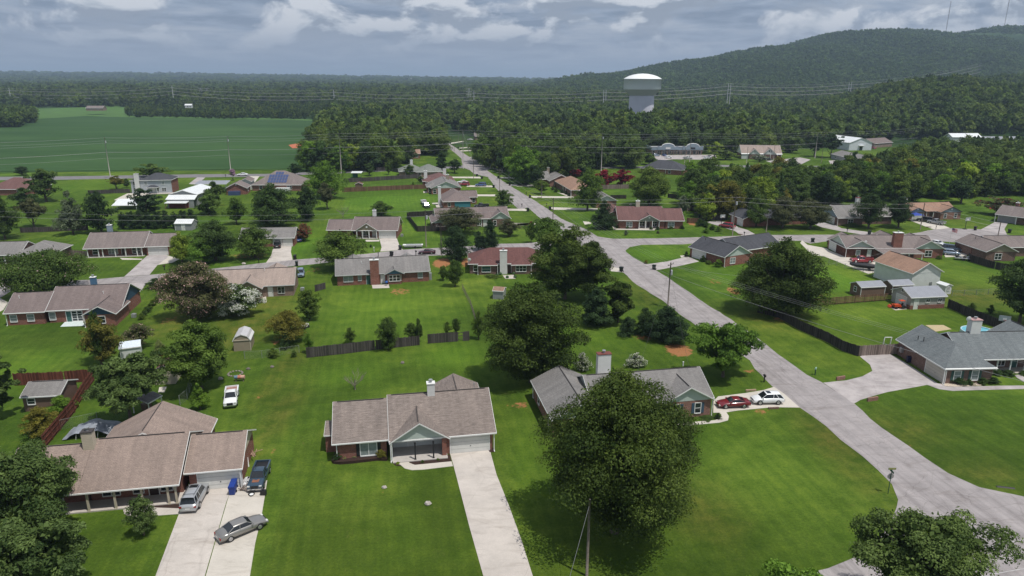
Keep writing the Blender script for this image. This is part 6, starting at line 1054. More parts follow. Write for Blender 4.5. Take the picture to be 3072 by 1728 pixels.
MBX = [('1d', 797, 160, 'green mailbox with pale top at the right edge of the street', plain('mail_green', (.25, .4, .33), .5), plain('post_green', (.02, .07, .06), .6)), ('1d', 470, 206, 'black mailbox left of the street, above the white crossover', BLACK, BLACK), ('1g', 1108, 150, 'white mailbox on wooden post at the street bend', WHITE, POLEW), ('2a', 1790, 1197, 'black mailbox on the small lawn by the side street', BLACK, BLACK),
 ('2c', 490, 1052, 'thin dark mailbox rising behind the grey roof', BLACK, BLACK), ('2c', 898, 1034, 'dark mailbox just left of the maroon coupe', BLACK, BLACK), ('2d', 57, 620, 'black mailbox left of the street before the crossing', BLACK, BLACK), ('2d', 325, 610, 'black mailbox right of the street above the corner pole', BLACK, BLACK), ('2d', 285, 780, 'black mailbox at the last driveway before the crossing', BLACK, BLACK), ('2d', 105, 492, 'dark mailbox on the lawn under two street trees', BLACK, BLACK),
 ('2e', 660, 752, 'thin dark mailbox at the minivan driveway', BLACK, BLACK), ('2f', 250, 712, 'black mailbox before the taupe roof peak', BLACK, BLACK), ('2f', 1215, 682, 'black mailbox at the silver pickup driveway', BLACK, BLACK), ('2c', 443, 995, 'short white-topped post at the left of the driveway', WHITE, WHITE), ('2b', 1003, 1120, 'dark mailbox under the twin leafy trees', BLACK, BLACK), ('2b', 642, 186, 'dark mailbox on the field road near the lilac tree', BLACK, BLACK), ('2c', 1690, 285, 'grey mailbox above the dark bin past the navy suv', METAL, POLEW), ('2e', 1563, 850, 'dark mailbox on the small lawn wedge at the cul-de-sac', BLACK, BLACK), ('2f', 2190, 900, 'dark mailbox by the far right kerb', BLACK, BLACK)]
for i, (r_, u, v, l_, c_, p_) in enumerate(MBX): mailbox(g(r_, u, v), l_, c_, p_, -.6 + .7 * (i % 3))
def fence(label, pts, h, mat, name='board_fence', kind='board', step=2.4, group=None, rail_side=1, gaps=()):
    P = [g(*p) if isinstance(p[0], str) else Vector((p[0], p[1], 0)) for p in pts]; root = empty(name, label, 'fence', P[0], 0, group); o = P[0]
    rs = random.Random(len(label)); pm = MB(); rl = MB(); posts = []
    for i in range(len(P) - 1):
        a, b_ = P[i] - o, P[i + 1] - o; Ln = (b_ - a).length; u = (b_ - a) / Ln; n_ = Vector((-u.y, u.x, 0)); m = max(1, round(Ln / step))
        for k in range(m + (1 if i == len(P) - 2 else 0)): posts.append((a + u * (Ln * k / m), u, n_))
        if kind == 'board':
            x = 0.
            while x < Ln - .05:
                w_ = .14 if Ln < 60 else .3; hh = h * rs.uniform(.95, 1.03)
                if not any(g0 < x < g1 and i == gi for gi, g0, g1 in gaps) and rs.random() > .012:
                    pm.obox((a.x, a.y), (u.x, u.y), (n_.x, n_.y), x, min(Ln, x + w_ - .008), -.012, .012 + rs.uniform(0, .012), .04, hh)
                x += w_
            for z in (.35, h * .55, h * .86): rl.obox((a.x, a.y), (u.x, u.y), (n_.x, n_.y), 0, Ln, .03 * rail_side, .075 * rail_side, z, z + .09)
        elif kind == 'rail':
            for z in (.2, .5, .8, 1.1, 1.4): rl.obox((a.x, a.y), (u.x, u.y), (n_.x, n_.y), 0, Ln, -.015, .015, z, z + .21)
        elif kind == 'wire':
            for k in range(int(h / .13) + 1):
                z = h * k / int(h / .13); rl.tube([(a.x, a.y, max(.03, z)), (b_.x, b_.y, max(.03, z))], .003 if k < int(h / .13) else .014, 3)
            nn = int(Ln / .22)
            for k in range(nn): x0 = a + u * (Ln * k / nn); pm.tube([(x0.x, x0.y, .03), (x0.x + u.x * .1, x0.y + u.y * .1, h)], .003, 3)
    if pm.f: pm.build('boards' if kind == 'board' else 'mesh_panel', mat, root, uv=kind == 'board')
    if rl.f: rl.build('rails', mat, root)
    for p, u, n_ in posts[:100]:
        q = MB(); pz = h * (1. if kind != 'wire' else 1.02); ww = .055 if kind != 'wire' else .03
        q.obox((p.x, p.y), (u.x, u.y), (n_.x, n_.y), -ww, ww, -.05 + (.07 * rail_side if kind == 'board' else 0), .05 + (.07 * rail_side if kind == 'board' else 0), -.1, pz); q.build('fence_post', mat, root)
    return root
WG = wood('wood_grey', (.085, .075, .072)); WR = wood('wood_red', (.150, .054, .038)); WB = wood('wood_brown', (.17, .10, .065)); WD = wood('wood_dark', (.055, .048, .045)); WL = wood('wood_light', (.24, .19, .165))
fence('weathered grey board fence with missing boards behind the middle lawn', [('1f', 640, 938), ('1f', 950, 905), ('1f', 1280, 864), ('1f', 1440, 846)], 1.85, WG); fence('short grey board fence section between two young trees', [('1f', 1442, 846), ('1f', 1618, 828)], 1.75, WG)
fence('leaning grey board fence section furthest right on the middle lawn', [('1f', 1693, 815), ('1f', 2050, 788)], 1.8, WG, gaps=((0, 5.2, 6.1),)); fence('short tilted dark fence panel beside the grey-roofed house', [('1f', 715, 362), ('1f', 802, 338)], 1.5, WG)
fence('red-brown board fence running round the brown shed', [('1e', 130, 1180), ('1e', 500, 1165), ('1e', 815, 1140), ('1a', 640, 80), ('1a', 560, 220), ('1a', 450, 355), ('1a', 330, 500)], 2.0, WR)
fence('dark weathered board fence curving along the street side of the big lawn', [('1h', 0, 545), ('1h', 185, 590), ('1h', 350, 690), ('1h', 600, 800), ('1h', 740, 880), ('1h', 872, 925)], 1.9, WD); fence('pale board fence joining the slate-roofed house', [('1h', 880, 922), ('1h', 1060, 912), ('1h', 1212, 905)], 1.9, WL)
fence('dark horizontal rail fence behind the big lawn', [('1h', 240, 505), ('1h', 365, 502), ('1h', 760, 468), ('1h', 1185, 436)], 1.7, WB, kind='rail'); fence('dark board fence right of the workshop garage', [('1h', 1650, 500), ('1h', 1850, 590), ('1h', 2110, 690)], 1.9, WD)
fence('grey board fence below the dark trees at the left', [('2a', 225, 792), ('2a', 500, 782), ('2a', 960, 765)], 1.6, WG); fence('grey board fence left of the two-storey house', [('2a', 960, 372), ('2a', 1200, 365), ('2a', 1415, 355)], 1.6, WG); fence('pale board fence at the left end of the long porch', [('2a', 770, 1050), ('2a', 950, 1058)], 1.7, WL)
fence('long brown board fence across the open lawns', [('2c', 100, 350), ('2c', 600, 328), ('2c', 1040, 310)], 1.9, WB); fence('long grey board fence behind the tiny shed', [('2c', 115, 248), ('2c', 480, 225), ('2c', 940, 196)], 1.9, WG); fence('grey board fence near the green-grey roof', [('2c', 470, 118), ('2c', 600, 118), ('2c', 760, 148)], 1.8, WG)
fence('black-brown board fence enclosing a small yard by the corner house', [('2c', 1110, 605), ('2c', 830, 622), ('2c', 800, 630), ('2c', 915, 780), ('2c', 1150, 775)], 1.8, WD)
fence('pale board fence below the crimson trees', [('2d', 890, 428), ('2d', 1220, 420)], 1.9, WL); fence('dark rail fence beside the hidden grey roof', [('2d', 1020, 530), ('2d', 1190, 530)], 1.5, WD); fence('pale board fence bending round the trampoline yard', [('2d', 2174, 640), ('2d', 1950, 650), ('2d', 1850, 670)], 1.9, WL)
fence('brown board fence right of the red-roofed corner house', [('2d', 1848, 795), ('2d', 1980, 800)], 1.8, WB); fence('grey board fence behind the row of round bushes', [('2e', 190, 585), ('2e', 470, 580)], 1.8, WG); fence('dark board fence below the woods, behind the trampoline', [('2e', 20, 470), ('2e', 200, 445), ('2e', 560, 450), ('2e', 640, 470)], 1.9, WD); fence('dark board fence right of the big street-side tree cluster', [('2d', 1640, 520), ('2d', 1800, 540), ('2d', 1950, 590), ('2d', 2100, 610)], 1.8, WD)
fence('dark board fence stepping down beside the open-porch house', [('2f', 1560, 1010), ('2f', 1600, 1040), ('2f', 1780, 1095), ('2f', 1900, 1125), ('2f', 2174, 1160)], 1.9, WD)
CL = plain('chain_link', (.22, .24, .22), .5)
fence('wire fence along the covered boat driveway', [('1h', 555, 92), ('1h', 760, 158), ('1h', 1000, 225), ('1h', 1140, 262)], 1.2, CL, 'wire_fence', 'wire', 3); fence('wire fence behind the little white shed', [('1h', 1690, 400), ('1h', 1900, 392), ('1h', 2110, 380)], 1.2, CL, 'wire_fence', 'wire', 3)
fence('wire fence in front of the barn-roofed shed', [('4f', 650, 612), ('4f', 900, 600), ('4f', 1160, 560), ('4f', 1440, 520)], 1.3, CL, 'wire_fence', 'wire', 3); fence('wire fence behind the collapsed tarp canopy', [('1a', 455, 350), ('1a', 735, 290), ('1a', 980, 262)], 1.4, CL, 'wire_fence', 'wire', 3); fence('wire fence corner beside the white pickup', [('1a', 1355, 165), ('1a', 1410, 120), ('1a', 1440, 20)], 1.5, CL, 'wire_fence', 'wire', 2)
fence('old wire fence with vines between two back lawns', [('1f', 1990, 340), ('1f', 2060, 480), ('1f', 2100, 600), ('1f', 2130, 760)], 1.2, POLEW, 'wire_fence', 'wire', 1.6)
# ---------------------------------------------------------------- utility poles and lines
PT_ = {}
def pole(key, r_, ub, vb, vt, label, arm=1, xf=False, rz=0., rt=.16, mat=None, z0=0., ut=None, group='wooden utility poles of the streets'):
    b_ = g(r_, ub, vb, z0); lo, hi = 1, 60; y1 = px(r_, 0, vt)[1]
    for _ in range(40):
        m_ = (lo + hi) / 2
        if proj((b_.x, b_.y, z0 + m_))[1] > y1: lo = m_
        else: hi = m_
    h = lo; t = empty('utility_pole', label, 'utility pole', b_, rz, group)
    q = MB(); q.tube([(0, 0, -.3), (0, 0, h * .5), (0, 0, h)], [rt, rt * .85, rt * .68], 10); q.build('pole_shaft', mat or POLEW, t, smooth=True, uv=False)
    for k in range(arm):
        z = h - .45 - 1. * k; q = MB(); q.box(-1.2, 1.2, -.06, .06, z - .06, z + .06); a_ = q.build('crossarm', POLEW, t)
        for x in (-1.1, 0, 1.1): q = MB(); q.tube([(x, 0, z + .06), (x, 0, z + .28)], .06, 6); q.build('insulator', METAL, a_)
    if xf:
        q = MB(); z = h - 2.6; q.tube([(.38, -.05, z), (.38, -.05, z + .95)], .26, 12); q.build('transformer', plain('transformer_grey', (.45, .47, .48), .5), t)
    PT_[key] = (b_, h, rz); return t
def wire(label, keys, dz=0., dx=0., sag=.012, rad=.02, mat=None, group=None, cat='power line', name='power_line'):
    mb = MB(); pts = []
    P = []
    for k in keys:
        if isinstance(k, str): b_, h, rz = PT_[k]; P.append(Vector((b_.x + dx * math.cos(rz), b_.y + dx * math.sin(rz), b_.z + h + dz)))
        else: P.append(Vector(k))
    full = []
    for a, b_ in zip(P[:-1], P[1:]):
        L0 = (b_ - a).length
        for i in range(13 if not full else 13):
            if full and i == 0: continue
            t_ = i / 12; p = a.lerp(b_, t_); p.z -= 4 * sag * L0 * t_ * (1 - t_); full.append(p)
    mb.tube(full, rad, 4); o = mb.build(name, mat or WIRE, None, uv=False); o.name = name
    return tag(o, label, cat, group)
WIRE = plain('wire', (.26, .26, .27), .5); WIRED = plain('wire_dark', (.05, .05, .05), .6)
pole('P1', '1b', 1838, 1449, 958, 'pale wooden pole in the front lawn, tallest in the foreground', 0, rt=.14); b_ = PT_['P1'][0]
pole('P2', '1g', 1603, 500, 108, 'utility pole with grey transformer left of the street bend', 1, True, rz=.9); pole('P3', '2e', 765, 1440, 1162, 'slim wooden pole in front of the broad street-side oak', 0, rt=.15)
pole('P4', '2c', 1010, 945, 540, 'utility pole with transformer right of the white-posted porch', 0, True); pole('P5', '2c', 1175, 1042, 705, 'utility pole at the orange soil by the cedar', 1); pole('P6', '2d', 392, 845, 520, 'utility pole at the corner of the street crossing', 1); pole('P7', '2c', 1808, 345, 100, 'utility pole with two crossarms behind the round tree', 2)
pole('P8', '2g', 948, 800, 560, 'utility pole on the lawn left of the street crossing', 0); pole('P9', '2g', 1402, 800, 570, 'utility pole before the big tree right of the street', 0); pole('P10', '2g', 1825, 1045, 785, 'slim pole by the driveway of the tan hip roof', 0, rt=.12); pole('P11', '2e', 533, 748, 320, 'utility pole with transformer beside the dark red minivan', 1, True); pole('P12', '2e', 900, 708, 535, 'pale wooden pole before the shady garage trees', 0); pole('P13', '2f', 1045, 685, 395, 'brown pole in front of the dark suv', 0); pole('P14', '2f', 1888, 768, 605, 'leaning brown pole at the right of the cul-de-sac', 0)
for i, (k, r_, u, v, vt, l_, x_) in enumerate([('R1', '3b', 855, 915, 597, 'tall slim roadside pole with transformer at the left of the field', 1), ('R2', '3b', 1783, 850, 588, 'tall roadside pole behind the lilac tree', 1), ('R3', 'V', 859, 436, 335, 'roadside pole before the dark tree belt', 0), ('R4', '2g', 815, 672, 168, 'tall pole standing right at the far street crossing', 0), ('R5', 'V', 1512, 436, 336, 'roadside pole left of the charcoal hip roof', 1), ('R6', '2h', 1352, 555, 178, 'tall roadside pole in front of the right pediment', 0), ('R7', 'V', 2050, 398, 332, 'roadside pole between the office and the metal hall', 0)]):
    pole(k, r_, u, v, vt, l_, 0, bool(x_), rt=.2, mat=plain('pole_grey', (.33, .30, .28), .8, .2, 4), group='tall poles along the field road')
for u, v, vt, l_ in [(1300, 535, 335, 'thin grey pole left of the tall shop-front pole'), (1985, 515, 330, 'pole at the left corner of the office'), (2280, 515, 310, 'pole at the right corner of the office'), (230, 540, 350, 'thin pole in the dark wood edge'), (160, 520, 190, 'bare grey pole before the dark wood')]: pole('q%d' % u, '2h', u, v, vt, l_, 0, rt=.13, mat=M['pole_grey'], group='thin poles near the shops')
for r_, u, v, vt, l_ in [('2g', 585, 370, 255, 'pole at the top of the street, nearest its left edge'), ('2g', 752, 330, 198, 'pole on the lawn far up the street'), ('2g', 700, 445, 320, 'thin pole at the left edge of the far street'), ('2g', 958, 560, 330, 'pole on the striped lawns up the street'), ('3a', 545, 470, 280, 'pole before the low dark office roof'), ('3a', 1195, 195, 65, 'pole behind the brown-roofed long building'), ('3a', 1360, 245, 140, 'pole with small sign right of the brown roof'), ('3a', 1768, 215, 140, 'pole near the flat white store')]: pole('t%s%d' % (r_, u), r_, u, v, vt, l_, 0, rt=.13, group='thin poles further off')
RN = ('R1', 'R2', 'R3', 'R4', 'R5', 'R6', 'R7'); e0 = PT_['R1'][0]; d0 = PT_['R1'][0] - PT_['R2'][0]; far0 = tuple(Vector((e0.x, e0.y, PT_['R1'][1])) + d0); e7 = PT_['R7'][0]; d7 = e7 - PT_['R6'][0]; far7 = tuple(Vector((e7.x, e7.y, PT_['R7'][1])) + d7)
for dz, rad, l_ in [(-.2, .035, 'topmost wire along the field road'), (-1.6, .03, 'second wire along the field road'), (-2.6, .03, 'third wire along the field road'), (-6.8, .055, 'thick lower cable along the field road'), (-9.5, .03, 'lowest thin cable along the field road')]:
    wire(l_, (tuple(Vector(far0) + Vector((0, 0, dz))),) + RN + (tuple(Vector(far7) + Vector((0, 0, dz))),), dz, 0, .008, rad, group=None)
P2, P3 = PT_['P2'][0], PT_['P3'][0]; nx = g('V', 2760, 1150)
for i, (dz, dx, l_) in enumerate([(-.2, -1.1, 'upper left wire over the big street'), (-.2, 0, 'upper middle wire over the big street'), (-.2, 1.1, 'upper right wire over the big street')]): wire(l_, ('P6', 'P2', (nx.x + i * .9, nx.y, 9.6)), dz, dx, .012, .012)
wire('thick cable below the three street wires', ('P6', 'P2', (nx.x, nx.y, 7.2)), -2.6, 0, .014, .022); wire('service wire from the transformer pole to the slim pole', ('P2', 'P3'), -.8, 0, .012, .016); wire('service wire from the slim pole to the long brick house', ('P3', (float(g('2f', 870, 880, 3.4).x), float(g('2f', 870, 880, 3.4).y), 3.4)), -.3, 0, .012, .016, WIRE)
h3 = g('4d', 1480, 150, 5.4); wire('service drop from the transformer pole to the blue-shuttered house', ('P2', tuple(h3)), -1.2, 0, .01, .016, WIRED); wire('long wire from the foreground pole to the transformer pole', ('P1', 'P2'), -.3, 0, .02, .012, WIRED)
gy_ = PT_['P1'][0] + Vector((-2.4, -3.2, 0)); wire('guy wire bracing the foreground pole', ('P1', tuple(gy_)), -.5, 0, 0, .02, WIRE, cat='guy wire', name='guy_wire')
for ks, dz, rad, l_ in [(('P4', 'P6'), -.3, .018, 'upper wire from the porch pole to the crossing'), (('P4', 'P6'), -1.8, .03, 'lower cable from the porch pole to the crossing'), (('P4', 'P5'), -.8, .018, 'short wire between the two side-street poles'), (('P6', 'P7', 'P8', 'R4'), -.2, .02, 'upper wire up the street'), (('P6', 'P7', 'P8', 'R4'), -1.5, .03, 'lower cable up the street'), (('P6', 'P11'), -.3, .02, 'upper wire over the red roof'), (('P6', 'P11'), -1.4, .03, 'lower cable over the red roof'),
    (('P11', 'P13', 'P14'), -.3, .02, 'upper wire above the cul-de-sac'), (('P11', 'P13', 'P14'), -1.6, .03, 'lower cable above the cul-de-sac'), (('P7', 'P9'), -.3, .016, 'short wire crossing the upper street'), (('P11', 'P12'), -.6, .016, 'service wire to the shady garage')]: wire(l_, ks, dz, 0, .012, rad)
pl_ = g('2a', -400, 900); wire('upper wire along the side street', (tuple(Vector((pl_.x, pl_.y, 9.5))), 'P4'), -.3, 0, .012, .018); wire('lower cable along the side street', (tuple(Vector((pl_.x, pl_.y, 8.))), 'P4'), -1.8, 0, .012, .026)
# transmission line far off: steel poles, lattice towers, long spans
STEEL = plain('steel_pale', (.5, .5, .52), .5, .1, 1, .2)
TR = []
for i, (X, yt, yb, D, tw) in enumerate([(22, 222, 262, 1150, 0), (432, 215, 272, 1130, 0), (839, 226, 275, 1080, 0), (1192, 228, 285, 1040, 0), (1522, 226, 290, 1010, 1), (1836, 210, 262, 1000, 1), (2140, 207, 240, 1050, 1)]):
    d = ray('V', X, yt); t_ = D / d[1]; top = Vector((d[0] * t_, D, H + d[2] * t_)); gz = float(T(top.x, top.y)); lab = ['steel power pole at the far left edge', 'steel power pole behind the young pine block', 'steel power pole left of the far street', 'steel power pole behind the lattice pair', 'twin steel poles left of the water tower', 'twin steel poles right of the water tower', 'twin steel poles on the wooded slope'][i]
    r_ = empty('transmission_pole', lab, 'power pole', (top.x, top.y, gz), 0, 'steel poles of the far power line')
    for x in ([0] if not tw else [-1.6, 1.6]): q = MB(); q.tube([(x, 0, -1), (x, 0, top.z - gz)], [.65, .32], 8); q.build('pole_shaft', STEEL, r_)
    for k in range(3): q = MB(); q.box(-2.6, 2.6, -.15, .15, top.z - gz - 3.5 - 5 * k, top.z - gz - 3.1 - 5 * k); q.build('crossarm', STEEL, r_)
    TR.append(top)
dirn = TR[1] - TR[0]; TR2 = [TR[0] - dirn] + TR + [TR[-1] + Vector((260, 120, 30))]
for dz, rad, l_ in [(0, .09, 'topmost ground wire of the far line'), (-3.5, .22, 'upper conductor of the far line'), (-8.5, .22, 'middle conductor of the far line'), (-13.5, .26, 'lower conductor of the far line')]: wire(l_, [tuple(p + Vector((0, 0, dz))) for p in TR2], 0, 0, .016, rad, WIRE)
for X, D, lab in [(504, 1330, 'left lattice pylon beyond the field'), (520, 1420, 'right lattice pylon beyond the field'), (1180, 1180, 'lattice pylon by the steel pole up the street line')]:
    d = ray('V', X, 222); t_ = D / d[1]; x, y, zt_ = d[0] * t_, D, H + d[2] * t_; gz = float(T(x, y)); r_ = empty('lattice_pylon', lab, 'pylon', (x, y, gz), 0, None); q = MB(); hh = zt_ - gz
    for sx_ in (-1, 1):
        for sy_ in (-1, 1): q.tube([(sx_ * 3.5, sy_ * 3.5, 0), (sx_ * .8, sy_ * .8, hh)], .16, 4)
        for k in range(6):
            f0, f1 = k / 6, (k + 1) / 6; w0, w1 = 3.5 - 2.7 * f0, 3.5 - 2.7 * f1; q.tube([(-w0, sx_ * w0, hh * f0), (w1, sx_ * w1, hh * f1)], .09, 3); q.tube([(w0, sx_ * w0, hh * f0), (-w1, sx_ * w1, hh * f1)], .09, 3)
    q.build('lattice_mast', METAL, r_)
    for k in range(3): q = MB(); q.tube([(-5, 0, hh - 1 - 4.5 * k), (5, 0, hh - 1 - 4.5 * k)], .2, 4); q.build('crossarm', METAL, r_)
# ---------------------------------------------------------------- water tower and masts
d = ray('V', 1612.5, 277); D = 640; wx = d[0] * D / d[1]; S_ = D / cp / 1760 / 1.0; zc_ = D * cp
def zat(v, dist=D): q = ray('V', 1612, v); return H + q[2] * dist / q[1]
t = empty('water_tower', 'big white water tower with domed tank on a ribbed grey column, above the trees', 'water tower', (wx, D, 0))
kx = D / float(ray('V', 1612, 230)[1]) / 1760.
Rt = 46.5 * kx; Rc = 31 * kx
q = MB(); q.lathe([(.01, zat(185)), (Rt * .25, zat(185.6)), (Rt * .5, zat(187.6)), (Rt * .75, zat(191.3)), (Rt * .93, zat(195.6)), (Rt, zat(198))], n=64); q.build('dome', plain('tank_white', (.78, .79, .78), .4, .03, .05), t, smooth=True)
q = MB(); q.lathe([(Rt + .02, zat(198)), (Rt + .25, zat(198.3)), (Rt + .25, zat(199)), (Rt, zat(199.2)), (Rt, zat(223)), (Rt * .97, zat(225))], n=64); q.build('tank', plain('tank_pale', (.88, .92, .90), .45, .05, .05), t, smooth=True)
q = MB(); q.lathe([(Rt * .97, zat(225)), (Rt * .88, zat(230)), (Rt * .75, zat(236)), (Rc * 1.02, zat(240))], n=64); q.build('bowl', plain('bowl_grey', (.64, .65, .58), .6, .05, .05), t, smooth=True)
q = MB(); nR = 64; base = len(q.v); zs_ = [-2, zat(240)]
for z in zs_:
    for k in range(nR * 2): a = math.pi * k / nR; rr_ = Rc * (1. if k % 2 else .975) * (1.03 if z < 0 else 1); q.v.append((rr_ * math.cos(a), rr_ * math.sin(a), z))
q.f += [[k, (k + 1) % (2 * nR), 2 * nR + (k + 1) % (2 * nR), 2 * nR + k] for k in range(2 * nR)]; q.build('column', plain('column_grey', (.62, .62, .68), .7, .06, .1), t)
q = MB()
for k, (a0, z0_, w_) in enumerate([(-.16, 205, .8), (-.14, 208, .7), (-.16, 213.5, .8), (-.14, 216.5, .7)]): q.obox((Rt * math.cos(a0) + .03, Rt * math.sin(a0)), (0, 1), (1, 0), -w_, w_, 0, .06, zat(z0_ + 2.2), zat(z0_))
q.build('lettering', plain('letter_grey', (.15, .16, .2), .6), t)
q = MB(); q.tube([(0, 0, zat(185.5)), (0, 0, zat(184))], .5, 8); q.tube([(-1.8, 0, zat(185.5)), (-1.8, 0, zat(183.8))], .4, 8); q.build('roof_vent', METAL, t)
RW = plain('mast_red_white', (.2, .14, .15), .6)
for Xt, yt, Xb, yb, lab in [(2392, 3, 2378, 86, 'tall thin radio mast on the hill crest, left of two'), (2538, -40, 2522, 86, 'tall thin radio mast on the hill crest, right of two')]:
    d = ray('V', Xb, yb + 4); D2 = 2600; x = d[0] * D2 / d[1]; gz = float(T(x, D2)); zt_ = H + ray('V', Xb, yt)[2] * D2 / ray('V', Xb, yt)[1]
    r_ = empty('radio_mast', lab, 'radio mast', (x, D2, gz), 0, None); q = MB(); hh = zt_ - gz
    for k in range(3): a = 2.1 * k; q.tube([(math.cos(a), math.sin(a), 0), (math.cos(a), math.sin(a), hh)], .28, 4)
    nn = int(hh / 3)
    for k in range(nn): a, b2 = 2.1 * (k % 3), 2.1 * ((k + 1) % 3); q.tube([(math.cos(a), math.sin(a), hh * k / nn), (math.cos(b2), math.sin(b2), hh * (k + 1) / nn)], .16, 3)
    q.build('lattice_mast', RW, r_)
    for f_ in (.35, .72): q = MB(); q.tube([(0, 0, hh * f_), (0, 0, hh * f_ + 2.2)], 1.5, 8); q.build('antenna_drum', METAL, r_)
d = ray('V', 1038, 200); x = d[0] * 5200 / d[1]; gz = float(T(x, 5200)); t = empty('distant_water_tank', 'tiny pale water tank on the horizon', 'water tower', (x, 5200, gz)); zt_ = H + ray('V', 1038, 197)[2] * 5200 / ray('V', 1038, 197)[1]
q = MB(); q.lathe([(.1, zt_ - gz), (9, zt_ - gz - .6), (16, zt_ - gz - 2.5), (17, zt_ - gz - 10), (6, zt_ - gz - 14)], n=20); q.build('tank', WHITE, t); q = MB(); q.tube([(0, 0, 0), (0, 0, zt_ - gz - 13)], 6, 12); q.build('column', WHITE, t)
# ---------------------------------------------------------------- street sign, hoops, flags, boat, tractor ...
b_ = g('4g', 462, 945); t = empty('street_sign', 'green street-name sign with a stop sign seen from behind, at the corner', 'street sign', b_, 0)
q = MB(); q.tube([(0, 0, -.2), (0, 0, 3.0)], .04, 6); q.build('post', plain('sign_green', (.02, .08, .06), .5), t)
q = MB(); q.prism([(.0, .0)], 0, 0) if False else None
pts = [(.38 * math.cos(math.pi / 8 + k * math.pi / 4), .38 * math.sin(math.pi / 8 + k * math.pi / 4)) for k in range(8)]; q.v = [(x, .05, 2.15 + z) for x, z in pts] + [(x, .08, 2.15 + z) for x, z in pts]; q.f = [list(range(8)), [8 + i for i in range(8)][::-1]] + [[i, 8 + i, 8 + (i + 1) % 8, (i + 1) % 8] for i in range(8)]; q.build('stop_panel', plain('sign_back', (.3, .28, .27), .5), t)
q = MB(); q.box(-.42, .42, -.02, .02, 3.0, 3.24); np_ = q.build('name_plate', plain('sign_yellow_green', (.16, .2, .05), .5), t); q = MB()
rs = random.Random(4)
for k in range(7): x = -.34 + k * .1; q.box(x, x + .06, -.028, -.02, 3.05 + rs.uniform(0, .03), 3.19); 
q.build('lettering', plain('sign_letters', (.42, .38, .16), .5), np_); q = MB(); q.box(-.02, .02, -.4, .4, 2.7, 2.92); q.build('name_plate', M['sign_green'], t)
def hoop(p, label, rz, s=1., postc=BLACK):
    t = empty('basketball_hoop', label, 'basketball hoop', p, rz); q = MB(); q.tube([(0, 0, 0), (0, 0, 3.2 * s)], .09, 6); q.build('post', postc, t); q = MB(); q.box(-.9, .9, -.5, -.45, 2.75 * s, 3.85 * s); bb = q.build('backboard', plain('board_pale', (.35, .38, .38), .4), t)
    q = MB(); q.box(-.3, .3, -.52, -.505, 3.0 * s, 3.4 * s); q.build('target_square', WHITE, bb); q = MB(); q.tube([(.23 * math.cos(a), -.76 + .23 * math.sin(a), 3.02 * s) for a in [k * .785 for k in range(9)]], .02, 4); q.build('rim', LAMPR, bb); q = MB(); q.box(-.5, .5, -.35, .5, 0, .2); q.build('base', BLACK, t)
hoop(g('2f', 1532, 680), 'basketball hoop at the edge of the cul-de-sac', .2); hoop(g('2e', 410, 640), 'dark basketball hoop by the small white garage', .3, .95); hoop(g('1h', 2120, 730), 'basketball hoop with teal board behind the slate roof', -.5, .95)
def flag(p, h, label, s=1., lean=0.):
    t = empty('flag_pole', label, 'flag', p, .15); q = MB(); q.tube([(0, 0, 0), (lean, 0, h)], .03, 6); q.build('pole', WHITE, t); n = 13
    FR, FWm, FB = plain('flag_red', (.4, .02, .03), .7), WHITE, plain('flag_blue', (.02, .03, .15), .7); w_, hh = 1.5 * s, .8 * s
    def strip(z0, z1, x0, x1, off):
        q = MB(); b0 = 0
        for i in range(7): x = x0 + (x1 - x0) * i / 6; y = .1 * math.sin(x * 4) + off; dz = -.25 * x; q.v += [(lean + x, y, z0 + dz), (lean + x, y, z1 + dz)]
        for i in range(6): q.f.append([2 * i, 2 * i + 2, 2 * i + 3, 2 * i + 1])
        return q
    cl = strip(h - hh, h, .03, w_, .0).build('flag_cloth', FWm, t)
    for k in range(0, 13, 2): strip(h - hh * (k + 1) / 13, h - hh * k / 13, .03, w_, -.012).build('stripe', FR, cl)
    strip(h - hh * 7 / 13, h, .03, w_ * .42, -.024).build('canton', FB, cl)
flag(g('2d', 1500, 838), 2.0, 'small striped flag in front of the grey gabled porch', 1.1); fp = g('2f', 1355, 880); flag(fp, 5.6, 'striped flag flying above the cul-de-sac', 1.25)
fx = g('2f', 420, 1120); t = empty('covered_boat', 'boat under a black cover on its trailer', 'boat', fx, math.radians(160)); q = MB(); rings = []
for x, w_, z0_, z1_ in [(-3, .9, .75, 1.35), (-2, 1.1, .65, 1.4), (0, 1.15, .6, 1.5), (1.6, .95, .65, 1.45), (2.6, .5, .85, 1.35), (3.1, .06, 1.1, 1.25)]:
    q.v += [(x, -w_ * .5, z0_), (x, -w_, (z0_ + z1_) / 2 + .1), (x, -w_ * .85, z1_), (x, 0, z1_ + .22), (x, w_ * .85, z1_), (x, w_, (z0_ + z1_) / 2 + .1), (x, w_ * .5, z0_)]
for i in range(5):
    for k in range(7): q.f.append([i * 7 + k, i * 7 + (k + 1) % 7, (i + 1) * 7 + (k + 1) % 7, (i + 1) * 7 + k][::-1])
q.f.append(list(range(7))); q.build('boat_cover', plain('black_canvas', (.02, .02, .024), .7), t, smooth=True)
q = MB(); q.box(-3, 3.6, -.05, .05, .4, .5); q.box(-2.6, -.2, -.9, -.8, .4, .5); q.box(-2.6, -.2, .8, .9, .4, .5); tr_ = q.build('trailer_frame', METAL, t)
for y in (-1., 1.): q = MB(); q.tube([(-1.4, y - .1, .33), (-1.4, y + .1, .33)], .33, 12); q.build('wheel', RUB, t)
q = MB(); q.box(-3.5, -3.05, -.25, .25, .6, 1.5); q.build('outboard_motor', BLACK, t)
tp = g('1h', 1225, 508); t = empty('lawn_tractor', 'bright orange lawn tractor on the pale pad', 'tractor', tp, math.radians(190)); OR = plain('tractor_orange', (.55, .07, .02), .4)
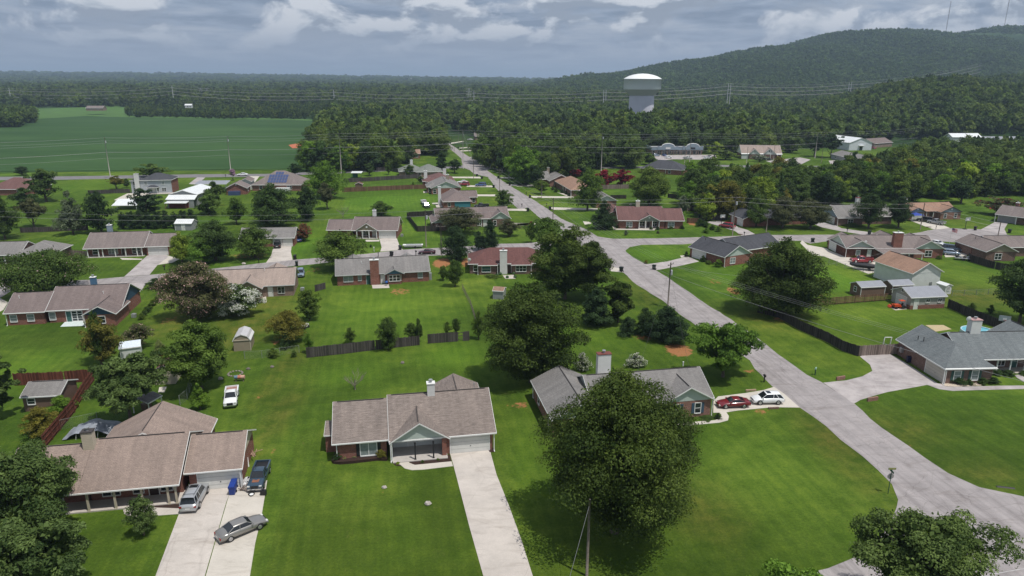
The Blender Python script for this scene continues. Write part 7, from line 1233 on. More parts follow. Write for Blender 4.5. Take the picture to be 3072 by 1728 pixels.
q = MB(); q.box(-.2, 1.1, -.35, .35, .45, .95); q.build('hood', OR, t); q = MB(); q.box(-1., -.1, -.5, .5, .35, .6); q.build('body', OR, t); q = MB(); q.box(-.8, -.35, -.25, .25, .6, .8); q.box(-.85, -.75, -.25, .25, .8, 1.15); q.build('seat', BLACK, t)
q = MB(); q.tube([(-.1, 0, .9), (-.25, 0, 1.15)], .03, 5); q.build('steering_column', BLACK, t); q = MB(); q.box(-1.1, -.1, -.45, .45, 1.65, 1.7); q.tube([(-.95, -.4, .6), (-.95, -.4, 1.66)], .025, 4); q.tube([(-.95, .4, .6), (-.95, .4, 1.66)], .025, 4); q.build('sun_canopy', OR, t)
for x, r_, y in [(-.65, .42, .58), (-.65, .42, -.58), (.8, .26, .45), (.8, .26, -.45)]: q = MB(); q.tube([(x, y - .12, r_), (x, y + .12, r_)], r_, 12); q.build('wheel', RUB, t)
t = empty('loader_tractor', 'orange mower with a bucket beside the tractor', 'mower', g('1h', 1195, 500), math.radians(170)); q = MB(); q.box(-.5, .6, -.4, .4, .25, .7); q.build('body', OR, t); q = MB(); q.hexa([(.9, -.6, .1), (1.3, -.6, .1), (1.3, .6, .1), (.9, .6, .1), (.8, -.6, .5), (1.0, -.6, .5), (1.0, .6, .5), (.8, .6, .5)]); q.build('bucket', OR, t)
for x in (-.4, .5):
    for y in (-.45, .45): q = MB(); q.tube([(x, y - .08, .25), (x, y + .08, .25)], .25, 10); q.build('wheel', RUB, t)
# pop-up canopies
def canopy(p, label, w_, d_, h, mat, rz=0., leg=WHITE):
    t = empty('canopy', label, 'canopy', p, rz); q = MB(); z = h; A = [(-w_ / 2, -d_ / 2, z), (w_ / 2, -d_ / 2, z), (w_ / 2, d_ / 2, z), (-w_ / 2, d_ / 2, z)]
    for i in range(4): slab(q, [A[i], A[(i + 1) % 4], (0, 0, z + .8)], .04)
    q.build('cloth_top', mat, t)
    for x, y, _ in A: q = MB(); q.tube([(x * .96, y * .96, 0), (x * .96, y * .96, z)], .03, 5); q.build('leg', leg, t)
canopy(g('2f', 985, 590), 'blue tarp canopy before the left garage of the orange-brown roof', 4.5, 3, 2.1, plain('tarp_blue', (.01, .04, .28), .5), .15)
# collapsed grey tarp canopy, sagging over bent poles
t = empty('collapsed_canopy', 'sagging silver-grey tarp canopy on bent poles behind the front left house', 'canopy', g('4a', 1000, 190), math.radians(8))
m2 = MB(); rs = random.Random(8); nx_, ny_ = 13, 9
for j in range(ny_):
    for i in range(nx_):
        x = -3.0 + 6.6 * i / (nx_ - 1); y = -1.4 + 3.4 * j / (ny_ - 1)
        z = 1.45 * math.exp(-((x - .2) / 2.0) ** 2 * .5 - ((y - .3) / 1.9) ** 2 * .5) + .12 + .12 * math.sin(x * 2.3 + y) + .08 * math.cos(y * 3.1 - x) + rs.uniform(-.05, .05)
        if x < -2.2: z *= .4
        m2.v.append((x, y, max(.06, z)))
for j in range(ny_ - 1):
    for i in range(nx_ - 1): a = j * nx_ + i; m2.f.append([a, a + 1, a + nx_ + 1, a + nx_])
m2.build('tarp', plain('tarp_grey', (.22, .24, .27), .45, .25, 1.5), t, smooth=True)
for x, y in [(-1.4, -1.3), (1.2, -1.3), (2.6, 0)]: q = MB(); q.tube([(x, y, 0), (x + .15, y + .1, 1.0)], .03, 5); q.build('leg', WHITE, t)
def solo(name, label, cat, p, mb, mat, rz=0., group=None, smooth=False):
    o = mb.build(name, mat, None, smooth=smooth, loc=p, rz=rz); return tag(o, label, cat, group)
q = MB(); q.tube([(0, 0, 0), (0, 0, .22)], .34, 18); solo('loose_tyre', 'loose white-rimmed tyre lying on the driveway', 'tyre', g('4b', 1230, 645), q, RUB); 
t = empty('wheel_hub', 'white rim inside the loose tyre', 'rim', g('4b', 1230, 645, .2)); q = MB(); q.tube([(0, 0, .03), (0, 0, .05)], .22, 16); q.build('rim_plate', WHITE, t)
q = MB()
for k in range(7): a = rs.uniform(-.5, .5) + (1.5 if k % 2 else 0); x, y = rs.uniform(-.5, .5), rs.uniform(-.4, .4); q.tube([(x, y, .08 + .05 * k), (x + math.cos(a) * 1.2, y + math.sin(a) * 1.2, .1 + rs.uniform(0, .5))], .05, 5)
solo('scrap_wood', 'pile of broken pale lumber beside the blue bin', 'wood pile', g('4b', 1085, 575), q, WL)
q = MB(); q.blob((0, 0, .2), (.5, .8, .35), 10, rs, .25); solo('junk_bag', 'crumpled silver tarp heap left of the old pickup', 'tarp', g('4b', 1170, 480), q, plain('tarp_silver', (.5, .5, .5), .4, .4, 4))
q = MB()
for k in range(9): a = rs.uniform(0, 6); x, y = rs.uniform(-.6, .6), rs.uniform(-.5, .5); q.tube([(x, y, .1 + .07 * k), (x + math.cos(a) * 1.5, y + math.sin(a) * .9, .25 + rs.uniform(0, .5))], .045, 5)
solo('branch_pile', 'tangle of bare branches and boards against the garage side wall', 'branch pile', g('4b', 1215, 115), q, plain('dead_wood', (.36, .24, .17), .8))
for u, v, l_ in [(1115, 190, 'white plastic chair folded against the garage wall'), (1165, 215, 'white plastic board leaning next to the folded chair')]: q = MB(); q.hexa([(-.25, -.05, 0), (.25, -.05, 0), (.25, .1, 0), (-.25, .1, 0), (-.25, .2, 1.1), (.25, .2, 1.1), (.25, .28, 1.1), (-.25, .28, 1.1)]); solo('plastic_chair', l_, 'chair', g('4b', u, v + 30), q, WHITE, .5)
q = MB(); q.box(-.3, .3, -.2, .2, 0, .6); q.box(-.1, .1, -.1, .1, .6, .7); solo('engine_block', 'small black machine at the driveway edge', 'machine', g('4b', 1405, 650), q, BLACK)
# fire ring, barrel on trestle, boulders on the back lawn
q = MB()
for k in range(14): a = k * 2 * math.pi / 14; q.blob((1.05 * math.cos(a), 1.05 * math.sin(a), .1), (.2, .16, .13), 6, rs, .15)
solo('fire_ring', 'ring of stones on the back lawn', 'fire pit', g('4f', 512, 832), q, plain('stone_grey', (.28, .24, .22), .9, .3, 5))
t = empty('barrel_trestle', 'striped blue and orange barrel lying on a wooden trestle', 'barrel', g('4f', 580, 930), .15)
for x0, x1, m_ in [(-.75, -.25, plain('barrel_blue', (.12, .2, .26), .5)), (-.25, .2, plain('barrel_orange', (.45, .16, .1), .5)), (.2, .75, plain('barrel_pink', (.5, .3, .22), .5))]: q = MB(); q.tube([(x0, 0, .62), (x1, 0, .62)], .3, 12); q.build('barrel_segment', m_, t)
for x in (-.55, .55): q = MB(); q.tube([(x, -.3, 0), (x, .1, .4)], .04, 4); q.tube([(x, .3, 0), (x, -.1, .4)], .04, 4); q.build('trestle_leg', WL, t)
for r_, u, v, s_, l_ in [('4f', 700, 765, .35, 'grey boulder on the lawn near the wire fence'), ('4f', 1048, 735, .35, 'dark boulder standing alone on the upper back lawn'), ('1f', 1472, 985, .35, 'dark stump with pale base on the middle lawn'), ('2b', 840, 1135, .5, 'pile of pale stones on the verge under the twin trees'), ('1b', 820, 990, .4, 'pale tree stump in the middle front lawn'), ('1b', 540, 885, .3, 'small pale stone in the middle front lawn'), ('2d', 1240, 600, .6, 'heap of white rocks behind the red roof'), ('4f', 300, 910, .4, 'grey stump under the leafy tree shade')]:
    q = MB(); q.blob((0, 0, s_ * .35), (s_, s_ * .8, s_ * .7), 8, rs, .18); solo('boulder', l_, 'boulder', g(r_, u, v), q, plain('stone_dark', (.17, .15, .13), .9, .3, 5) if s_ == .35 else plain('stone_pale', (.42, .38, .34), .9, .3, 5))
t = empty('trampoline', 'round trampoline with dark net in the fenced yard', 'trampoline', g('2d', 1992, 705)); q = MB(); q.lathe([(.01, .8), (2, .8), (2.05, .75)], n=20); q.build('mat', BLACK, t); q = MB()
for k in range(24): a = k * math.pi / 12; q.tube([(2 * math.cos(a), 2 * math.sin(a), .8 if k % 4 else 0), (2 * math.cos(a), 2 * math.sin(a), 2.4)], .03 if k % 4 == 0 else .012, 4)
for z in (.8, 1.2, 1.6, 2., 2.4): q.tube([(2 * math.cos(a), 2 * math.sin(a), z) for a in [k * math.pi / 10 for k in range(21)]], .02, 3)
q.build('safety_net', BLACK, t)
t = empty('round_pool', 'round above-ground pool with pale blue liner behind the white chimney', 'pool', tuple(g('4e', 1630, 440, 1.25).xy) + (0,)); q = MB(); q.lathe([(2.9, 0), (2.9, 1.2), (2.8, 1.25), (2.7, 1.2), (2.7, .9)], n=28); q.build('pool_wall', plain('pool_wall', (.45, .62, .68), .4), t); q = MB(); q.lathe([(.01, 1.05), (2.7, 1.05)], n=28); q.build('water', plain('pool_water', (.12, .42, .5), .08, .1, 1, spec=.6), t)
t = empty('playground_slide', 'small white swing frame behind the pale board fence', 'swing set', g('4e', 290, 690)); q = MB()
for x in (-.6, .6): q.tube([(x - .3, -.4, 0), (x, 0, 1.9), (x + .1, .6, 0)], .08, 6)
q.tube([(-.6, 0, 1.9), (.6, 0, 1.9)], .07, 6); q.build('frame', WHITE, t); q = MB(); q.box(-.25, .25, -.1, .1, .5, .56); q.build('seat', plain('teal', (.05, .3, .25)), t)
t = empty('boat_trailer', 'low white boat and junk on a trailer at the side street', 'boat', g('2c', 880, 955), .1); q = MB(); q.hexa([(-2.6, -.6, .4), (2.2, -.6, .4), (2.2, .6, .4), (-2.6, .6, .4), (-3.1, -.8, .95), (2.4, -.8, .95), (2.4, .8, .95), (-3.1, .8, .95)]); q.build('hull', WHITE, t); q = MB(); q.box(-2.2, 2., -.5, .5, .9, 1.0); q.build('deck', METG, t)
for y in (-.8, .8): q = MB(); q.tube([(.3, y - .08, .3), (.3, y + .08, .3)], .3, 10); q.build('wheel', RUB, t)
t = empty('utility_trailer', 'dark flat trailer with clutter below the blue car', 'trailer', g('2f', 1510, 1015), math.radians(-20)); q = MB(); q.box(-2, 2, -.9, .9, .5, .62); q.build('deck', METG, t); q = MB(); q.box(2, 3.2, -.04, .04, .45, .53); q.build('tongue', BLACK, t)
for y in (-1, 1): q = MB(); q.tube([(0, y - .1, .33), (0, y + .1, .33)], .33, 10); q.build('wheel', RUB, t)
for k in range(4): q = MB(); q.blob((-1.5 + k * .9, rs.uniform(-.3, .3), .85), (.45, .35, .3), 8, rs, .3); q.build('load', [BLACK, METG, WD, METAL][k], t)
t = empty('riding_mower', 'white riding mower under the olive tree', 'mower', g('4f', 1525, 165), 1.2); q = MB(); q.box(-.7, .7, -.35, .35, .3, .75); q.build('body', WHITE, t); q = MB(); q.box(-.5, -.1, -.25, .25, .75, 1.1); q.build('seat', BLACK, t)
for x in (-.5, .5):
    for y in (-.4, .4): q = MB(); q.tube([(x, y - .08, .25), (x, y + .08, .25)], .25, 10); q.build('wheel', RUB, t)
for r_, u, v, w_, l_, m_, rz in [('1d', 960, 190, 1.6, 'low brick culvert wall left of the wide driveway mouth', BPINK, .35), ('1d', 1165, 325, 1.8, 'brick culvert wall right of the wide driveway mouth', BPINK, .3), ('4d', 2205, 505, 1.5, 'dark culvert end at the short driveway, below the white crossover', BDARK, .1), ('2e', 616, 740, 1.6, 'dark culvert end at the minivan driveway', BDARK, -.3), ('2f', 1135, 660, 1.6, 'dark culvert end at the silver pickup driveway', BDARK, -.2), ('2d', 245, 522, 1.6, 'dark culvert end at the tan hip roof driveway', BDARK, 0), ('2d', 250, 832, 2, 'dark culvert end below the pink shrub', BDARK, 0), ('2e', 185, 0, 0, '', None, 0), ('4d', 2010, 352, 1.6, 'row of flat stones along the top of the short driveway', plain('stone_tan', (.33, .24, .16), .9, .3, 4), .15)]:
    if not m_: continue
    q = MB(); q.box(-w_ / 2, w_ / 2, -.12, .12, -.1, .55 if m_ is BPINK else .25); o_ = solo('culvert_wall', l_, 'culvert wall', g(r_, u, v), q, m_, rz)
for u, v, l_ in [(2010, 875, 'dark open ditch mouth in the verge at the lower right')]: q = MB(); q.tube([(-.9, 0, -.12), (.9, -.4, -.12)], .22, 10); solo('culvert_pipe', l_, 'culvert pipe', g('1d', u, v), q, CHAR)
for p, l_ in [(('1f', 1225, 300), 'left pink lawn chair by the brick chimney'), (('1f', 1250, 298), 'right pink lawn chair by the brick chimney')]:
    t = empty('lawn_chair', l_, 'chair', g(*p), .2); PKc = plain('chair_pink', (.5, .12, .14), .5); q = MB(); q.box(-.25, .25, -.25, .25, .35, .42); q.build('seat', PKc, t); q = MB(); q.box(-.25, .25, .22, .28, .42, .95); q.build('backrest', PKc, t)
    for x in (-.2, .2):
        for y in (-.2, .2): q = MB(); q.box(x - .03, x + .03, y - .03, y + .03, 0, .35); q.build('leg', PKc, t)
t = empty('barbecue', 'blue kettle barbecue on the small back patio', 'barbecue', g('1f', 1333, 310)); q = MB(); q.blob((0, 0, .85), (.35, .35, .28), 12); q.build('kettle', plain('kettle_blue', (.02, .1, .35), .3), t)
for k in range(3): a = k * 2.1; q = MB(); q.tube([(.3 * math.cos(a), .3 * math.sin(a), 0), (.12 * math.cos(a), .12 * math.sin(a), .65)], .02, 4); q.build('leg', BLACK, t)
for k in range(5): q = MB(); x = 9.3 + k; q.blob((0, 0, .3), (.4, .4, .35), 8, rs, .15); o_ = solo('potted_shrub', ['leafy pot plant left of the white chimney', 'second pot plant at the white chimney foot', 'dark pot plant at the back door', 'round pot plant on the patio edge', 'small pot plant at the patio corner'][k], 'pot plant', g('2c', [1780, 1815, 1960, 1890, 1975][k], [1262, 1248, 1245, 1285, 1280][k]), q, plain('plant_dark', (.03, .07, .02), .8, .4, 6))
# ---------------------------------------------------------------- trees, one by one
# big ones near the camera
tree('V', 1335, 1752, 922, 1338, 'oak', 'round', 'biggest dark oak standing in front of the blue-shuttered house', xb=1545, hero=70000, K=230, ls=.17, clear=.1)
tree('V', 1222, 1450, 702, 962, 'oak', 'oval', 'tall dense oak behind the front row of houses, its foot in deep shade', hero=40000, K=150, ls=.2, clear=.07)
tree('V', -110, 212, 1118, 1385, 'maple', 'round', 'broad light-leaved maple at the left edge, over the porch end', hero=42000, K=130, ls=.19, clear=.12)
tree('V', -60, 208, 1292, 1520, 'maple', 'round', 'lower maple in the bottom left corner', hero=26000, K=90, ls=.19, clear=.1)
tree('V', -70, 48, 868, 1060, 'maple', 'oval', 'leafy tree cut by the left edge beside the brown shed', hero=12000, K=60, ls=.22)
tree('V', 236, 418, 882, 1062, 'maple', 'round', 'leafy tree over the little open shelter, thick trunk showing', hero=18000, K=70, ls=.2, clear=.3, xb=330)
tree('V', 424, 590, 800, 978, 'mid', 'round', 'round dark-leaved tree left of the barn-roofed shed', hero=18000, K=75, ls=.2, clear=.12)
tree('V', 2115, 2470, 1254, 1590, 'maple', 'round', 'open-crowned tree in the bottom right corner over the street', hero=24000, K=95, ls=.17, clear=.25)
tree('V', 1800, 2095, 1398, 1700, 'bright', 'round', 'yellow-green tree top along the bottom edge', hero=20000, K=80, ls=.17, clear=.2)
tree('V', 1740, 1905, 808, 948, 'bright', 'vase', 'light green spreading tree beside the big street', hero=16000, K=60, ls=.2, clear=.18, xb=1818)
tree('V', 1850, 2066, 588, 790, 'oak', 'bell', 'broad street-side oak in front of the charcoal-roofed house', hero=30000, K=140, ls=.24, clear=.05)
tree('V', 2488, 2640, 640, 812, 'dark', 'round', 'dark tree cut by the right edge above the slate roof', hero=14000, K=70, ls=.24, clear=.15)
tree('V', 1338, 1505, 560, 752, 'oak', 'round', 'tallest oak of the cluster at the street bend', hero=22000, K=100, ls=.24, clear=.1); tree('V', 1335, 1450, 592, 748, 'mid', 'round', 'left-hand oak of the cluster at the street bend', hero=12000, K=60, ls=.24, clear=.05); tree('V', 1415, 1550, 600, 755, 'oak', 'round', 'right-hand oak of the cluster at the street bend', hero=12000, K=60, ls=.24, clear=.08)
tree('V', 1322, 1420, 545, 655, 'mid', 'vase', 'thin-branched tree reaching left from the street bend cluster', res='mid', clear=.3); tree('1g', 1020, 1320, 240, 628, 'oak', 'round', 'spreading oak right of the dark cedar at the street', hero=10000, K=45, ls=.25, clear=.12); tree('1g', 815, 1125, 310, 650, 'conifer', 'bell', 'dark cedar leaning on the spreading oak', hero=9000, K=80, ls=.2, clear=.0)
tree('1g', 1395, 1785, 475, 790, 'conifer', 'bell', 'big round juniper at the bare red soil patch', hero=15000, K=110, ls=.16, clear=.0); bush('1g', 1150, 1350, 575, 765, 'conifer', 'small juniper left of the big round one', shape='bell', res='hi'); bush('1g', 1290, 1530, 490, 760, 'dark', 'middle evergreen between the two junipers', shape='bell', res='hi')
tree('1e', 1465, 2015, 78, 590, 'brown', 'round', 'huge crape myrtle dotted with pale pink blossom', hero=26000, K=150, ls=.2, clear=.05, blossom=('pink', .16), name='flowering_tree'); tree('1e', 1885, 2258, 268, 572, 'mid', 'round', 'white-flowering crape myrtle bulging over its pink neighbour', hero=14000, K=80, ls=.2, clear=.02, blossom=('white', .5), name='flowering_tree')
tree('1e', 75, 755, 0, 385, 'mid', 'flat', 'wide dark bushy tree left of the chimney and side street', hero=26000, K=150, ls=.24, clear=.02, blossom=('pink', .01))
# the rest, roughly from left to right and near to far
for a in [
 ('1e', 725, 1070, 560, 1000, 'olive', 'oval', 'yellow-brown slender tree before the blue front gable', {'kind2': 0}), ('1e', 810, 950, 515, 1010, 'mid', 'col', 'thin green tree rising in front of the blue gable', {}), ('1e', 1085, 1325, 625, 860, 'brown', 'round', 'small crape myrtle with faded blossom beside the white tent', {'blossom': ('pink', .08)}),
 ('1a', 1435, 1580, -10, 198, 'bright', 'cone', 'sapling behind the tan rear roof', {}), ('1a', 965, 1200, 825, 1140, 'maple', 'col', 'young slender tree on the front left lawn', {'clear': .2}),
 ('2a', 320, 690, 92, 455, 'mid', 'round', 'dark round tree right of the big red hip roof', {'clear': .2}), ('2a', 150, 425, 280, 515, 'dark', 'round', 'dark tree before the big red hip roof', {}), ('2a', 240, 502, 400, 730, 'brown', 'oval', 'neat round-headed tree with pale trunk above the grey fence', {'clear': .28}), ('2a', -120, 235, 370, 862, 'mid', 'round', 'large tree cut by the left edge above the fence', {'clear': .08}),
 ('2a', 635, 960, 335, 808, 'grey', 'cone', 'greyish wispy pine at the end of the fence', {'name': 'pine_tree', 'clear': .1}), ('2a', 930, 1280, 330, 790, 'dark', 'round', 'dark tree right of the greyish pine', {'clear': .06}), ('2a', 1448, 1740, 298, 580, 'conifer', 'oval', 'dark cone-shaped tree in front of the two-storey house', {'clear': .03}), ('2a', 1490, 1810, 30, 185, 'mid', 'round', 'round tree behind the two-storey house roof', {'clear': .1}),
 ('2a', 1178, 1358, 168, 322, 'olive', 'flat', 'small umbrella-headed dark tree left of the two-storey house', {'clear': .35}), ('2a', 160, 325, 65, 165, 'dark', 'round', 'small tree at the edge of the crop field', {}), ('2a', 1340, 1420, 190, 300, 'mid', 'oval', 'slim tree touching the left corner of the two-storey house', {}),
 ('2b', 20, 320, 770, 1115, 'yellow', 'round', 'yellow-green tree beside the white double garage', {'res': 'hi', 'clear': .1}), ('2b', 235, 600, 830, 1120, 'bright', 'round', 'green half of the yellow-green pair by the pink crape myrtle', {'res': 'hi', 'clear': .05}), ('2b', 280, 790, 640, 1090, 'dark', 'round', 'left of two wide trees at the small grey-roofed garage', {'res': 'hi', 'clear': .08}), ('2b', 735, 1195, 690, 1060, 'mid', 'round', 'right of two wide trees at the small grey-roofed garage', {'res': 'hi', 'clear': .1}),
 ('2b', 1600, 2180, 752, 1165, 'mid', 'round', 'wide round tree standing over the side street behind the grey roof', {'res': 'hi', 'clear': .05}), ('2b', 1410, 1590, 680, 880, 'brown', 'round', 'small tree with red blossom beside the blue car', {'blossom': ('rose', .3), 'name': 'flowering_tree'}),
 ('2b', 880, 1455, 240, 710, 'dark', 'round', 'massive dark tree in front of the solar panel roof', {'res': 'hi', 'clear': .02}), ('2b', 1370, 1675, 280, 655, 'dark', 'round', 'dark tree right of the massive one', {'clear': .03}), ('2b', 1640, 1850, 220, 535, 'brown', 'oval', 'brownish tree with clear trunk on the open lawn', {'clear': .25}), ('2b', 1552, 1930, 0, 420, 'bright', 'round', 'big bright green round tree above the open lawn', {'res': 'hi', 'clear': .04}),
 ('2b', 640, 885, 400, 700, 'mid', 'round', 'tree behind the two wide garage trees', {'clear': .15}), ('2b', 325, 600, 330, 590, 'mid', 'round', 'tree beside the white workshop awning', {'clear': .05}), ('2b', 420, 645, 225, 500, 'mid', 'oval', 'taller tree between workshop and brick garage', {}), ('2b', 680, 765, 95, 222, 'lilac', 'round', 'small lilac-flowering tree by the field road', {'clear': .4, 'name': 'flowering_tree'}), ('2b', 1325, 1470, 20, 165, 'dark', 'oval', 'dark small tree right of the solar panel roof', {}),
 ('1f', 565, 762, 330, 615, 'mid', 'oval', 'dark upright tree between two back lawns', {'clear': .05}), ('1f', 300, 655, 508, 800, 'olive', 'round', 'olive-brown spreading tree behind the fence', {'res': 'hi', 'clear': .08}), ('1f', 395, 525, 690, 855, 'dark', 'cone', 'little dark tree before the olive-brown one', {}), ('1f', 610, 710, 720, 900, 'bright', 'oval', 'viny light shrub at the left fence end', {}),
 ('1f', 970, 1068, 668, 815, 'mid', 'oval', 'sapling leaning over the grey fence, left of the group', {}), ('1f', 1245, 1455, 575, 865, 'mid', 'oval', 'dense young tree growing through the fence gap', {'res': 'hi', 'clear': .02}), ('1f', 1490, 1620, 625, 790, 'mid', 'oval', 'low young tree right of the dense one', {}), ('1f', 1570, 1655, 590, 800, 'mid', 'col', 'slim young tree beside the short fence section', {}),
 ('1f', 1825, 1895, 620, 735, 'mid', 'oval', 'left sapling behind the leaning fence', {}), ('1f', 1898, 1978, 588, 730, 'mid', 'oval', 'right sapling behind the leaning fence', {}), ('1f', 2080, 2185, 525, 780, 'mid', 'oval', 'tall shrub at the vine-covered wire fence', {}), ('1f', 1850, 2005, 80, 318, 'mid', 'oval', 'young tree right of the grey-roofed house', {'res': 'hi', 'clear': .1}), ('1f', 1780, 1870, 130, 265, 'mid', 'oval', 'smaller young tree right of the grey-roofed house', {}),
 ('2c', 1170, 1505, 700, 1090, 'conifer', 'bell', 'dark cedar at the orange soil beside the pole', {'res': 'hi', 'clear': .03}), ('2c', 1500, 1660, 770, 975, 'conifer', 'oval', 'low dark evergreen between two cedars', {}), ('2c', 1560, 1840, 635, 985, 'conifer', 'cone', 'taller cedar behind the dark red hip roof', {'res': 'hi', 'clear': .02}),
 ('2c', 1125, 1595, 498, 800, 'brown', 'flat', 'wide brownish tree before the long corner house', {'res': 'hi', 'clear': .08}), ('2c', 1795, 2025, 640, 830, 'brown', 'round', 'thin brown-leaved tree by the corner house gable', {'clear': .1}), ('2c', 1740, 1960, 318, 530, 'mid', 'round', 'round tree beside the street under the double-arm pole', {'clear': .05}), ('2c', 400, 645, 440, 612, 'mid', 'round', 'round tree on the open lawn behind the tan gabled porch', {'clear': .1}),
 ('2c', 2100, 2200, 680, 900, 'mid', 'oval', 'sparse small tree left of the street bend', {}), ('2c', 560, 640, 20, 160, 'mid', 'oval', 'small upright tree on the fenced lawn', {}), ('2c', 765, 895, 50, 180, 'mid', 'round', 'round tree before the green-grey roof', {}), ('2c', 1110, 1255, -10, 118, 'dark', 'round', 'dark tree left of its twin at the crossing lawn', {'clear': .2}), ('2c', 1235, 1400, -15, 145, 'dark', 'round', 'dark tree, right twin at the crossing lawn', {'clear': .2}), ('2c', 325, 460, 30, 170, 'dark', 'round', 'tree beside the green-walled shelter', {'clear': .2}), ('2c', 910, 990, 170, 250, 'dark', 'round', 'round dark shrub at the faded red roof', {}),
 ('2d', 598, 938, 188, 660, 'mid', 'bell', 'tall pyramid-shaped tree right of the street', {'res': 'hi', 'clear': .06}), ('2d', 790, 1100, 535, 860, 'conifer', 'cone', 'dark broad cone tree left of the red-roofed corner house', {'res': 'hi', 'clear': .0}), ('2d', 105, 292, 132, 405, 'dark', 'oval', 'upright oval street tree before the dark gable', {'clear': .12}), ('2d', 185, 350, 315, 478, 'mid', 'round', 'smaller street tree beside the slim pole', {'clear': .18}),
 ('2d', 855, 1065, 210, 395, 'red', 'round', 'left crimson-blossomed tree above the pale fence', {'name': 'flowering_tree', 'clear': .05}), ('2d', 1040, 1250, 195, 385, 'red', 'round', 'right crimson-blossomed tree above the pale fence', {'name': 'flowering_tree', 'clear': .05}), ('2d', 588, 695, 188, 300, 'red', 'round', 'small dark crimson tree behind the tan hip roof', {'name': 'flowering_tree', 'clear': .05}),
 ('2d', 1185, 1700, 178, 610, 'mid', 'round', 'very wide leafy tree behind the red-roofed corner house', {'hero': 16000, 'K': 110, 'ls': .3, 'clear': .1}), ('2d', 1738, 1862, 488, 705, 'grey', 'oval', 'greyish upright small tree beside the trampoline yard', {}),
 ('2e', 640, 935, 298, 650, 'mid', 'round', 'light-topped tree left of the shady garage trees', {'res': 'hi', 'clear': .1}), ('2e', 890, 1260, 308, 668, 'brown', 'round', 'middle one of the shady garage trees', {'res': 'hi', 'clear': .1}), ('2e', 1190, 1568, 335, 672, 'brown', 'round', 'right one of the shady garage trees', {'res': 'hi', 'clear': .1}), ('2e', 1842, 2178, 280, 672, 'dark', 'oval', 'left of two round lawn trees before the white-chimney house', {'res': 'hi', 'clear': .14}), ('2f', 665, 945, 312, 665, 'dark', 'oval', 'right of two round lawn trees, next to the blue canopy', {'res': 'hi', 'clear': .14}),
 ('2f', 1695, 2075, 322, 525, 'brown', 'flat', 'low wide crape myrtle with faint red tops at the right', {'blossom': ('rose', .08), 'clear': .12}), ('2f', 1330, 1640, 100, 400, 'dark', 'round', 'dark tree with visible trunk behind the orange-brown roof', {'clear': .2}), ('2f', 785, 872, 220, 330, 'rose', 'oval', 'small reddish tree in the wood edge', {'clear': .2}),
 ('2g', 205, 425, 148, 400, 'yellow', 'oval', 'yellow-green tree at the end of the far street', {}), ('2g', 85, 220, 78, 230, 'red', 'round', 'crimson tree deep among the far houses', {'name': 'flowering_tree'}), ('2g', 1305, 1605, 288, 750, 'mid', 'round', 'big tree right of the far street crossing', {'res': 'hi', 'clear': .05}), ('2g', 1000, 1330, 110, 620, 'mid', 'oval', 'tall tree right of the striped far lawns', {'clear': .02}), ('2g', 1855, 2295, 288, 690, 'dark', 'round', 'large round dark tree above the light grey roof', {'res': 'hi', 'clear': .06}),
 ('2g', 455, 625, 440, 700, 'dark', 'round', 'dark tree left of the far crossing pole', {}), ('2g', 1235, 1310, 570, 680, 'red', 'oval', 'small dark crimson shrub at the crossing', {}), ('2g', 1145, 1290, 470, 660, 'dark', 'round', 'dark low tree at the far crossing corner', {}),
 ('2h', 1540, 1720, 275, 445, 'yellow', 'round', 'light yellow-green tree right of the shops', {}), ('2h', 1640, 1870, 365, 475, 'mid', 'round', 'round bush tree between shops and office', {}), ('2h', 2050, 2210, 415, 500, 'grey', 'round', 'pale-leaved small tree at the office front', {'blossom': ('white', .1)}), ('2h', 1790, 1905, 45, 240, 'orange', 'col', 'dead orange-brown tree standing in the woods', {}), ('2h', 820, 1000, 385, 530, 'mid', 'round', 'tree at the left end of the shop lot', {}),
 ('3a', 385, 560, 190, 400, 'conifer', 'oval', 'left cedar beside the white metal hall', {'clear': .25}), ('3a', 540, 740, 160, 410, 'conifer', 'round', 'right cedar beside the white metal hall', {'clear': .3}), ('3a', 690, 860, 500, 600, 'yellow', 'round', 'yellow-green tree below the lots in the right woods', {}), ('3a', 200, 320, 405, 510, 'dark', 'round', 'dark bush tree below the office lot', {}), ('3a', 1040, 1310, 565, 800, 'bright', 'round', 'bright green tree in the woods above the two lawn trees', {}), ('3a', 1910, 2200, 150, 300, 'mid', 'round', 'leafy crown before the white store', {})]:
    kw = dict(a[8]); kw.pop('kind2', 0); tree(*a[:8], **kw)
